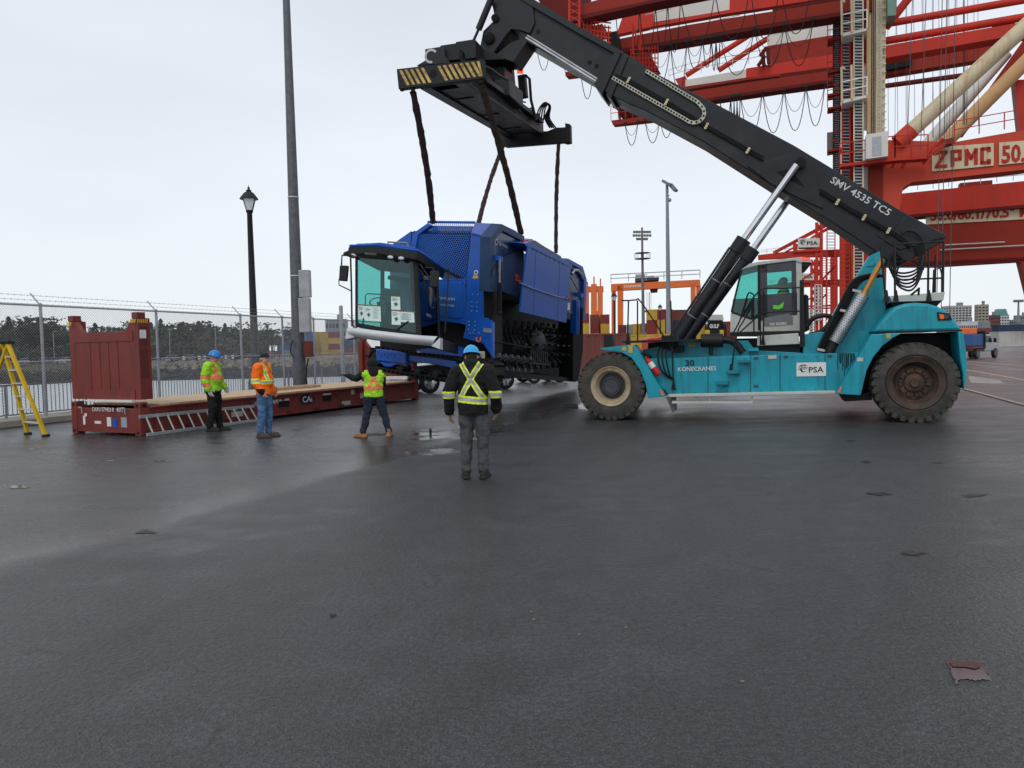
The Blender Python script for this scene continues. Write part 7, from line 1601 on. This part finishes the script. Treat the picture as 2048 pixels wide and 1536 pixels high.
# distant cranes with white houses ------------------------------------------------
def farcrane(pl, lab, dx, dy, k, house, stays=True):
    t = thing('quay_crane', lab, 'crane', pl.hit(1640 + dx, 700) * 1.0); t.location.z = 0; MW[t.name] = Matrix.Translation(t.location); c = Crane(pl, t)
    X = lambda pts: [(1640 + dx + (x - 1640) * k, 505 + dy + (y - 505) * k) for x, y in pts]
    T = lambda l: [(1640 + dx + (a - 1640) * k, 505 + dy + (b - 505) * k, 1640 + dx + (x - 1640) * k, 505 + dy + (y - 505) * k) for a, b, x, y in l]
    c.band('boom', X([(1516, 510), (1591, 501), (1640, 500), (1715, 497), (1715, 512), (1631, 513), (1516, 519)]), 3, 'crane_red'); c.rail('boom_rail', X([(1516, 509), (1588, 500)]), 1.5, .1, 'offwhite', 0, 3)
    (x0, y0), (x1, y1) = house; q = X([(x0, y1), (x1, y1), (x1, y0), (x0, y0)]); psa(q[0][0], q[1][0], q[2][1], q[0][1], pl, -1.0, t, k=60, th=6, mt='white_crane')
    c.band('house_frame', X([(1586, 487), (1595, 487), (1595, 500), (1642, 496), (1642, 502), (1586, 505)]), 5, 'crane_red', -1)
    if stays: c.tubes('boom_stay', T([(1546, 505, 1652, 448), (1550, 506, 1655, 451), (1571, 504, 1672, 450), (1622, 476, 1700, 430), (1652, 448, 1690, 425)]), .35, 'crane_red')
    mb = MB()
    for x, w_ in ((1634, 4), (1643, 3)):
        b_ = toground(pl, 1640 + dx + (x - 1640) * k); a_ = pl.hit(1640 + dx + (x - 1640) * k, 505 + dy + (445 - 505) * k); mb.beam(V((b_.x, b_.y, 0)), V((b_.x, b_.y, a_.z)), 1.1, 1.1, pl.n)
    part('leg', mb, M['crane_red'], t)
    c.tubes('leg_brace', T([(1634, 446 + 18 * i, 1643, 464 + 18 * i) for i in range(6)] + [(1643, 446 + 18 * i, 1634, 464 + 18 * i) for i in range(6)] + [(1622, 562, 1700, 560), (1622, 568, 1700, 566), (1644, 560, 1672, 530), (1600, 562, 1634, 540)]), .35, 'crane_red')
    c.tubes('white_lattice', T([(x, 570, x, 640) for x in (1630, 1636, 1643)] + [(1630, 570 + 7 * i, 1643, 570 + 7 * i) for i in range(11)]), .25, 'offwhite', -2)
    c.stairs('stair_tower', 1640 + dx + 14 * k, 1640 + dx + 30 * k, 505 + dy - 66 * k, 505 + dy + 135 * k, 6 * k, 'crane_brown', 'crane_red', -3, .25)
    mb = MB(); x = 1640 + dx + 50 * k; b_ = toground(pl, x); a_ = pl.hit(x, 505 + dy + (440 - 505) * k); mb.beam(V((b_.x, b_.y, 0)), V((b_.x, b_.y, a_.z)), 3.0, 3.0, pl.n); part('rear_leg', mb, M['crane_red'], t)
farcrane(K3, 'distant red crane with a white house above the driver cab', 0, 0, 1, ((1596, 477), (1639, 495)))
farcrane(K4, 'farther red crane whose small white house shows just right of the driver cab', -12, 62, .8, ((1598, 480), (1640, 497)), False)
# ------------------------------------------------------------------ orange rubber-tyred gantry cranes
def rtg(lab, x0, x1, ytop, Y, yb=700, span_only=False):
    t = thing('gantry_crane', lab, 'crane', P(x0, yb, Y)); t.location.z = 0; MW[t.name] = Matrix.Translation(t.location)
    pl = Plane(P((x0 + x1) / 2, 690, Y), V((-.985, .17, 0))); c = Crane(pl, t); return t, pl, c
t, pl, c = rtg('orange gantry crane spanning over the container stacks', 1222, 1400, 560, 245)
c.band('girder', [(1222, 568), (1400, 559), (1401, 572), (1222, 582)], 3, 'orange'); c.band('girder', [(1222, 568), (1400, 559), (1401, 570), (1222, 580)], 3, 'orange', 9)
for x0, x1 in ((1223, 1231), (1235, 1246), (1382, 1391), (1393, 1401)):
    off = 0 if x0 in (1235, 1382) else 9; mb = MB(); a, b = toground(pl, x0, off), toground(pl, x1, off); mb.prism([a, b, pl.hit(x1 + .5, 570, off), pl.hit(x0, 571, off)], pl.n * 2.0); part('leg', mb, M['orange'], t)
c.band('sill_beam', [(1222, 690), (1247, 689), (1247, 694), (1222, 695)], 10, 'orange'); c.band('sill_beam', [(1380, 684), (1402, 683), (1402, 688), (1380, 689)], 10, 'orange')
c.rail('girder_rail', [(1222, 565), (1400, 556)], 2.6, .14, 'galv_l', -.5, 5); c.rail('girder_rail', [(1222, 565), (1400, 556)], 2.6, .14, 'galv_l', 10, 5)
c.band('trolley', [(1271, 549), (1290, 548), (1291, 558), (1270, 559)], 5, 'galv_l', 2); c.band('trolley_frame', [(1270, 557), (1318, 554), (1318, 559), (1270, 563)], 8, 'dgrey', 1); c.band('hoist_drum', [(1293, 552), (1308, 551), (1308, 556), (1293, 557)], 4, 'offwhite', 2)
c.band('operator_cabin', [(1300, 578), (1316, 577), (1315, 584), (1302, 585)], 3, 'dgrey', 2); c.tubes('hoist_rope', [(x, 584, x, 622) for x in (1294, 1298, 1299, 1302)], .06, 'dgrey', 3); c.band('spreader_frame', [(1286, 621), (1306, 620), (1306, 623), (1286, 624)], 4, 'dgrey', 3)
a, b = pl.hit(1248, 575.5, -.1), pl.hit(1282, 573.5, -.1); part('lettering', text('KONECRANES', a, b - a, Z, .75, (b - a).length, .03), M['white'], t, smooth=False, recalc=False)
mb = MB()
for x in (1225, 1243, 1386, 1399): q = toground(pl, x, 0) + Z * .8; mb.tube(q, q + pl.n * .6, .8, n=12)
part('wheel', mb, M['black'], t)
t, pl, c = rtg('pair of orange gantry legs just right of the blue machine roof', 1172, 1206, 570, 215)
for x0, x1, yt in ((1181, 1193, 568), (1194, 1205, 573), (1169, 1177, 575)): mb = MB(); a, b = toground(pl, x0, 0), toground(pl, x1, 0); mb.prism([a, b, pl.hit(x1, yt, 0), pl.hit(x0 + 1, yt, 0)], pl.n * 2.0); part('leg', mb, M['orange'], t)
c.band('girder', [(1160, 573), (1206, 572), (1206, 583), (1160, 584)], 3, 'orange', .3); c.tubes('mast_rod', [(1188, 553, 1188, 568), (1201, 557, 1201, 573), (1175, 564, 1175, 574)], .2, 'orange')
c.tubes('leg_brace', [(1194, 622, 1204, 668), (1180, 690, 1206, 690)], .3, 'orange')
# yellow lift truck seen behind the lift cylinders
t = thing('yellow_lift_truck', 'yellow lift truck facing the camera between lift cylinders and driver cab', 'lift truck', G(1432, 730)); YT = 36
def yq(pts, Y, th, m_, name, bev=.03): mb = MB(); mb.prism([P(x, y, Y) for x, y in pts], V((0, th, 0))); return part(name, mb, M[m_], t, bev=bev)
yq([(1415, 648), (1453, 647), (1455, 690), (1412, 690)], YT, 2.4, 'black', 'body'); yq([(1418, 629), (1446, 629), (1448, 641), (1416, 641)], YT, 1.6, 'offwhite', 'canopy'); yq([(1419, 641), (1446, 641), (1449, 656), (1417, 656)], YT - .05, .4, 'shade_oil_black', 'mesh_guard'); yq([(1412, 660), (1420, 660), (1420, 672), (1412, 672)], YT - .1, .4, 'yellow_c', 'side_lamp'); yq([(1440, 660), (1448, 660), (1448, 672), (1440, 672)], YT - .1, .4, 'yellow_c', 'side_lamp'); yq([(1386, 655), (1412, 648), (1412, 690), (1380, 690)], YT + .5, 2.6, 'yellow_c', 'side_tank')
a, b = P(1419, 656, YT - .1), P(1438, 655.5, YT - .1); part('lettering', text('GULF', a, b - a, Z, .18, (b - a).length, .04), M['white'], t, smooth=False, recalc=False)
yq([(1300, 672), (1336, 667), (1338, 680), (1300, 680)], 45, 3, 'red', 'boom_base') if False else None
mb = MB(); mb.prism([P(x, y, 60) for x, y in ((1296, 677), (1345, 671), (1345, 700), (1296, 705))], V((0, 3, 0))); single('red_skip', mb, M['red'], 'bright red skip beyond the front deck of the lift truck', 'skip', bev=.05)
# ------------------------------------------------------------------ vehicles behind the blue machine
def wheel_at(t, c, ax, r_, wd=.24, rim='galv'):
    mb = MB(); mb.lathe([(r_ * .62, 0), (r_ * .95, .01), (r_, .05), (r_, wd - .05), (r_ * .95, wd), (r_ * .62, wd)], c, ax, 28, closed=True); w_ = part('tyre', mb, M['black'], t)
    mb = MB(); mb.lathe([(.001, .03), (r_ * .15, .02), (r_ * .16, .06), (r_ * .55, .07), (r_ * .63, .02), (r_ * .66, .0), (r_ * .64, .1)], c, ax, 28); a, b = perp(ax)
    for i in range(5): th = i * 1.2566; o_ = a * math.cos(th) + b * math.sin(th); mb.beam(c + ax * .02 + o_ * r_ * .1, c + ax * .035 + o_ * r_ * .6, .05, .09, ax)
    part('rim', mb, M[rim], w_)
def car(name, lab, cat, F_, Rr, kind, paint, Wd=1.85, r_=.38, rimm='chrome', group=None):
    """F_ and Rr: ground points of the near front and rear wheels"""
    d = (Rr - F_); wb = d.length; d.normalize(); n = V((-d.y, d.x, 0)); n = n if n.y > 0 else -n
    t = thing(name, lab, cat, (F_ + Rr) / 2 + n * Wd / 2, 0, group)
    def q(s_, z, w_=0): return F_ + d * (s_ * wb) + Z * z + n * w_
    if kind == 'suv': prof = [(-.28, .45), (-.28, .85), (-.22, 1.0), (.12, 1.12), (.2, 1.15), (1.25, 1.15), (1.3, .9), (1.3, .5), (1.16, .42), (1.12, .66), (.98, .8), (.86, .66), (.84, .4), (.15, .4), (.13, .66), (0, .8), (-.13, .66), (-.17, .42)]; gh = [(.18, 1.13), (.36, 1.68), (.5, 1.75), (1.1, 1.74), (1.24, 1.15)]
    else: prof = [(-.26, .5), (-.26, .95), (-.2, 1.08), (.1, 1.15), (.2, 1.17), (.66, 1.17), (.66, 1.1), (1.4, 1.1), (1.4, .6), (1.16, .5), (1.12, .7), (1.0, .84), (.88, .7), (.86, .48), (.15, .48), (.13, .7), (0, .84), (-.13, .7), (-.16, .5)]; gh = [(.18, 1.16), (.3, 1.72), (.4, 1.78), (.6, 1.78), (.66, 1.16)]
    mb = MB(); mb.prism([q(s_, z, .03) for s_, z in prof], n * (Wd - .06)); body = part('body', mb, paint, t, bev=.05)
    mb = MB(); mb.prism([q(s_, z, .14) for s_, z in gh], n * (Wd - .28)); part('glasshouse', mb, M['glass_dark2'], t, bev=.04)
    mb = MB(); x0 = sum(s_ for s_, z in gh) / len(gh)
    for s_ in (gh[1][0] + .1, (gh[2][0] + gh[3][0]) / 2): mb.prism([q(s_, 1.15, .12), q(s_ + .035, 1.15, .12), q(s_ + .03, 1.72, .16), q(s_, 1.72, .16)], n * .04)
    mb.prism([q(gh[1][0], gh[1][1] - .02, .15), q(gh[2][0], gh[2][1] + .0, .15), q(gh[3][0], gh[3][1] + .01, .15), q(gh[3][0] + .02, gh[3][1] - .05, .13), q(gh[1][0], gh[1][1] - .06, .13)], n * (Wd - .3)); part('roof', mb, paint, t, bev=.02)
    for s_ in (0, 1): wheel_at(t, q(s_, r_, .01), n, r_, rim=rimm); wheel_at(t, q(s_, r_, Wd - .25), n, r_, rim=rimm)
    mb = MB(); mb.beam(q(-.29, .5, .1), q(-.29, .5, Wd - .1), .14, .2); part('bumper', mb, M['galv_l'], t, bev=.03)
    for w_ in (.12, Wd - .4): mb = MB(); mb.prism([q(-.285, .78, w_), q(-.285, .92, w_), q(-.27, .92, w_ + .28), q(-.27, .78, w_ + .28)], d * .1); part('headlight', mb, M['lampglass'], t)
    return t, q, n, d
M['glass_dark2'] = mat('car_glass', (.02, .025, .03), .08, var=.05)
defm('car_black', (.012, .012, .014), .2, var=.1, coat=.6); defm('car_silver', (.34, .35, .36), .3, metal=.5, var=.05, coat=.4); defm('car_red', (.16, .015, .012), .3, coat=.4); defm('car_white', (.65, .66, .66), .3, var=.05); defm('car_blue', (.03, .06, .14), .3); defm('car_grey', (.12, .125, .13), .3)
a, b = G(862, 787), G(1013, 779); b2 = a + (b - a).normalized() * 3.3
car('parked_car', 'black pickup parked behind the hanging blue machine, silver wheels showing beneath', 'car', G(862, 787), G(1013, 779), 'pickup', M['car_black'], 1.9, .41)
car('parked_car', 'dark red car mostly hidden behind the drum of the blue machine', 'car', G(1070, 767), G(1122, 765), 'suv', M['car_red'], 1.8, .36)
# service truck at right
t = thing('service_truck', 'silver service truck with blue box body and orange load seen from behind right', 'truck', G(1970, 716)); a, b = G(1952, 716), G(2009, 711)
d = V((.80, .60, 0)).normalized(); n = V((-d.y, d.x, 0)); b0 = G(1948, 718)
def tq(s_, w_, z): return b0 + d * s_ + n * w_ + Z * z
axx = (d, n, Z)
mb = MB(); mb.box(tq(.9, 1.0, 1.5), 2.0, 1.9, .95, axx); bx_ = part('box_body', mb, M['ct_blue'], t, bev=.04)
mb = MB(); mb.box(tq(.9, 1.0, 2.22), 1.4, 1.2, .5, axx); part('orange_load', mb, M['orange_dec'], t, bev=.05); mb = MB(); mb.box(tq(.9, 1.0, .92), 2.1, 1.95, .14, axx); part('bed_frame', mb, M['rust_red'], t); mb = MB(); mb.box(tq(-.75, 1.2, .45), .6, 1.2, .6, axx); part('orange_crate', mb, M['red'], t, bev=.03)
mb = MB(); mb.prism([tq(2.1, .05, z) + d * s_ for s_, z in ((0, .55), (0, 1.2), (.0, 1.95), (1.2, 1.95), (1.75, 1.3), (2.9, 1.15), (2.95, .6))], n * 1.9); part('cab', mb, M['car_silver'], t, bev=.06)
mb = MB(); mb.prism([tq(2.1, .03, z) + d * s_ for s_, z in ((.25, 1.3), (.25, 1.82), (1.1, 1.82), (1.55, 1.3))], n * .03); part('side_window', mb, M['glass_dark2'], t); mb = MB(); mb.box(tq(2.0, 1, 1.5), .2, 2.1, 1.4, axx); part('headboard', mb, M['black'], t)
mb = MB(); mb.box(tq(3.6, -.15, 1.45), .08, .2, .35, axx); part('mirror', mb, M['black'], t)
for s_ in (.7, 4.2): wheel_at(t, tq(s_, -.02, .4), n, .4); wheel_at(t, tq(s_, 1.75, .4), n, .4)
# parked cars on the far shore
rr = random.Random(21); cnames = {'car_white': 'white', 'car_silver': 'silver', 'car_black': 'black', 'car_red': 'dark red', 'car_blue': 'dark blue', 'car_grey': 'grey'}
spots = [28, 40, 52, 66, 82, 98, 112, 125, 320, 352, 395, 440, 470]
for i, px in enumerate(spots):
    q0 = P(px, 700, 188); kk = rr.choice(['car_white', 'car_silver', 'car_white', 'car_black', 'car_grey', 'car_blue', 'car_silver'])
    where = 'left of the first fence post' if px < 100 else ('between first post and the red end wall' if px < 130 else ('right of the red end wall' if px < 400 else 'beyond the helmeted man'))
    car('parked_car', f'{cnames[kk]} car parked on the far shore, number {ORD[i % 6] if i else "farthest left"} in row, {where}' if False else f'tiny {cnames[kk]} car parked across the water {where}', 'car', V((q0.x, 188 + rr.uniform(0, 2), 0)), V((q0.x + 2.6, 188.4, 0)), 'suv', M[kk], 1.75, .34, 'galv', 'cars parked on the far shore')
# low posts / signs on the shore path
for px in (147, 368, 399, 410, 452, 466):
    p_ = P(px, 716, 183.5); mb = MB(); mb.tube(V((p_.x, p_.y, 0)), V((p_.x, p_.y, 1.1)), .06, n=6); mb.box(V((p_.x, p_.y - .08, .95)), .55, .08, .8); single('shore_sign', mb, M['white'], 'small white notice board standing along the far shore path', 'sign', 'notice boards on the far shore')
for px in (108, 432, 207, 340):
    p_ = P(px, 700, 196); mb = MB(); mb.tube(V((p_.x, p_.y, 0)), V((p_.x, p_.y, 8.5)), .09, .06, n=6); mb.tube(V((p_.x, p_.y, 8.4)), V((p_.x + 1.2, p_.y, 8.6)), .05, n=4); single('shore_lamp', mb, M['galv_l'], 'thin pale lamp pole on the far shore in front of the wood', 'lamp post', 'lamp poles on the far shore')
mb = MB(); y = 184.5
a0, a1 = V((-62, y, 0)), V((2, y, 0)); L_ = (a1 - a0).length
for k in range(int(L_ / 2)): q = a0 + (a1 - a0) * (k * 2 / L_); mb.tube(q, q + Z * 1.3, .04, n=4)
for z in (.3, .8, 1.3): mb.tube(a0 + Z * z, a1 + Z * z, .03, n=4)
single('shore_fence', mb, M['galv'], 'low grey post and wire fence along the far quay before the containers', 'fence', smooth=False)
mb = MB(); mb.box(V((-20, 190, .35)), 60, .5, .7); single('crash_barrier', mb, M['concrete'], 'long pale concrete barrier below the far container stacks', 'barrier')
# grey building behind the left container stacks
def building(lab, px0, px1, ytop, Y, m_, floors, cols, wm='glass_dark2', roofm=None, ridge=0, yaw=0):
    a, b = P(px0, 690, Y), P(px1, 690, Y); h_ = P((px0 + px1) / 2, ytop, Y).z; c = (a + b) / 2; c.z = 0; t = thing('building', lab, 'building', c); w_ = (b - a).length; dpt = w_ * .6
    X_ = (b - a); X_.z = 0; X_.normalize(); Yv = V((-X_.y, X_.x, 0)); ax = (X_, Yv, Z)
    mb = MB(); mb.box(c + Yv * dpt / 2 + Z * h_ / 2, w_, dpt, h_, ax); part('wall', mb, m_, t)
    if floors:
        for f_ in range(floors):
            mb = MB()
            for k in range(cols): q = c + X_ * (-w_ / 2 + w_ * (k + .5) / cols) + Z * (h_ * (f_ + .55) / (floors + .2)); mb.box(q, w_ / cols * .62, .16, h_ / floors * .5, ax)
            for k in range(3): q = c + X_ * (-w_ / 2) + Yv * (dpt * (k + .5) / 3) + Z * (h_ * (f_ + .55) / (floors + .2)); mb.box(q, .16, dpt / 3 * .6, h_ / floors * .5, ax)
            part('window_row', mb, M[wm], t)
    mb = MB(); mb.box(c + Yv * dpt / 2 + Z * (h_ + .4), w_ * 1.01, dpt * 1.01, .8, ax)
    if ridge: mb.prism([c + X_ * (-w_ * .42) + Z * (h_ + .8), c + X_ * (w_ * .42) + Z * (h_ + .8), c + X_ * (w_ * .25) + Z * (h_ + .8 + ridge), c + X_ * (-w_ * .3) + Z * (h_ + .8 + ridge)], Yv * dpt * .8)
    part('roof', mb, roofm or m_, t)
    mb = MB(); mb.box(c + Yv * dpt / 2 + X_ * w_ * .15 + Z * (h_ + 2), w_ * .2, dpt * .3, 3, ax); part('roof_plant', mb, M['galv'], t); return t
defm('bld_grey', (.20, .21, .22), .8); defm('bld_pale', (.42, .42, .40), .8); defm('bld_white', (.55, .56, .58), .8); defm('bld_brick', (.17, .06, .055), .85); defm('bld_green', (.12, .30, .28), .6); defm('bld_beige', (.34, .31, .25), .8)
building('grey modern building behind the red and yellow striped container stack', 652, 692, 641, 420, M['galv'], 4, 6)
building('pale grey apartment slab rising right of the lift truck hood', 1897, 1943, 613, 620, M['bld_pale'], 13, 7)
building('lower grey block left of the pale slab', 1880, 1902, 622, 660, M['bld_grey'], 10, 4)
building('beige tower with an open top between slab and white block', 1956, 1977, 611, 560, M['bld_beige'], 11, 3)
building('brick building below the white block', 1976, 2000, 632, 600, M['bld_brick'], 6, 5)
building('white block with a teal roof', 1992, 2018, 632, 620, M['bld_white'], 8, 5, roofm=M['bld_green'], ridge=5)
building('grey building with stepped roof near the right edge', 2022, 2050, 641, 640, M['bld_grey'], 5, 6)
building('darker grey tower standing behind at the right edge', 2036, 2060, 632, 700, M['bld_grey'], 7, 5)
building('long white low building before the slab', 1922, 1958, 645, 520, M['bld_white'], 2, 9)
building('long brick warehouse behind the service truck', 1930, 2012, 660, 300, M['bld_brick'], 0, 0)
building('low grey shed along the right horizon', 2008, 2080, 657, 420, M['bld_grey'], 0, 0)
rr = random.Random(33)
for i in range(14):
    px = rr.uniform(2012, 2060); Y = rr.uniform(450, 600); p_ = P(px, 680, Y)
# ------------------------------------------------------------------ ground details
defm('line_yellow', (.50, .38, .16), .7, var=.3, vs=2); defm('line_white', (.40, .39, .37), .7, var=.3, vs=2); defm('rail_steel', (.20, .13, .10), .4, metal=.5)
def strip(pts, wpx, m_, name='painted_line', z=.004):
    mb = MB(); 
    for (a, b) in zip(pts[:-1], pts[1:]):
        p, q = G(*a), G(*b); d_ = (q - p).normalized(); s_ = V((-d_.y, d_.x, 0)) * wpx; mb.quad([p + s_ + Z * z, q + s_ + Z * z, q - s_ + Z * z, p - s_ + Z * z])
    struct(name, mb, m_, recalc=False)
strip([(1929, 739), (2060, 762)], .06, M['line_yellow']); strip([(1925, 722), (2060, 733)], .1, M['line_yellow']); strip([(1932, 727), (2060, 742)], .05, M['line_white']); strip([(1935, 712), (2060, 714)], .15, M['line_white'])
strip([(1925, 777), (2060, 813)], .09, M['concrete'], 'rail_channel'); strip([(1925, 778.5), (2060, 815)], .035, M['rail_steel'], 'crane_rail', .02)
defm('pad', (.30, .27, .25), .8, var=.3, dirt=.5, ds=.8); strip([(1300, 768), (1345, 768)], .3, M['line_white'])
mb = MB(); mb.quad([G(x, y) + Z * .004 for x, y in ((1936, 752), (1998, 760), (2010, 768), (1942, 766))]); struct('concrete_pad', mb, M['pad'], recalc=False)
M['puddle'] = mat('puddle_water', (.035, .035, .037), .02, var=.1, spec=1.0); M['puddle'].node_tree.nodes['Principled BSDF'].inputs['IOR'].default_value = 1.8; 
defm('patch', (.015, .015, .016), .6); defm('rust_stain', (.09, .035, .02), .7, var=.5, vs=30)
def blot(px, py, wx, wy, m_, name, seed, z=.005, holes=False, rag=.5):
    rr_ = random.Random(seed); c = G(px, py); a = (G(px + wx / 2, py) - c) * .85; b = (G(px, py - wy / 2) - c) * .7; n = 26; mb = MB()
    mb.quad([c + Z * z + (a * math.cos(t_) + b * math.sin(t_)) * (1 + rr_.uniform(-rag, rag)) for t_ in [i * 2 * math.pi / n for i in range(n)]]); struct(name, mb, m_, recalc=False)
_pp = ((1891, 1323), (1915, 1322), (1962, 1327), (1968, 1338), (1974, 1350), (1984, 1364), (1966, 1360), (1950, 1362), (1935, 1360), (1918, 1362), (1914, 1370), (1906, 1352)); rr = random.Random(4); _q = []
for (x0, y0), (x1, y1) in zip(_pp, _pp[1:] + _pp[:1]):
    for k in range(6): _q.append(G(x0 + (x1 - x0) * k / 6 + rr.uniform(-2.2, 2.2), y0 + (y1 - y0) * k / 6 + rr.uniform(-1.3, 1.3)) + Z * .005)
mb = MB(); mb.quad(_q); struct('puddle', mb, M['puddle'], recalc=False)
mb = MB(); mb.quad([G(x, y) + Z * .009 for x, y in ((1897, 1326), (1925, 1327), (1957, 1330), (1960, 1337), (1950, 1341), (1930, 1337), (1905, 1336))]); struct('ground_patch', mb, mat('grate_rust', (.10, .045, .035), .7, var=.4, vs=40, bump=1, bs=60), recalc=False)
defm('rust_stain', (.045, .030, .026), .6, var=.4, vs=30)
for i, (px, py, wx, wy, mm) in enumerate([(38, 974, 44, 7, 'puddle'), (325, 923, 42, 5, 'puddle'), (64, 899, 20, 3, 'puddle'), (222, 922, 18, 3, 'puddle'), (292, 1064, 46, 9, 'rust_stain'), (665, 1232, 16, 8, 'patch'), (432, 886, 30, 3, 'patch'), (1703, 882, 26, 2.5, 'patch'), (1732, 924, 22, 7, 'patch'), (1876, 926, 34, 2, 'patch'), (1758, 988, 46, 9, 'patch'), (1950, 991, 52, 9, 'rust_stain'), (1826, 1107, 58, 12, 'rust_stain'), (590, 860, 26, 2, 'patch'), (752, 869, 60, 6, 'rust_stain'), (1090, 748, 20, 2, 'patch')]):
    blot(px, py, wx, wy, M[mm], 'puddle' if mm == 'puddle' else 'ground_patch', i)
mb = MB(); rr = random.Random(17)
for i in range(34):
    px, py = rr.uniform(1000, 1990), rr.uniform(1120, 1520); c = G(px, py); s_ = rr.uniform(.002, .0045); mb.ball(c + Z * s_ * .5, (s_, s_ * rr.uniform(.6, 1), s_ * .6), 6)
for (px, py) in ((1068, 1240), (1158, 1270), (1252, 1256), (1485, 1364), (1062, 1225)): c = G(px, py); mb.ball(c + Z * .004, (.012, .008, .006), 6)
single('loose_grit', mb, M['rock_tan'], 'scattered pale stones lying on the wet asphalt', 'gravel', kind='stuff', recalc=False)
mb = MB(); mb.tube(G(861, 868), G(861, 868) + Z * .11, .025, n=8); single('small_stub', mb, M['black'], 'small dark pin standing in the wet patch between the two men', 'pin')
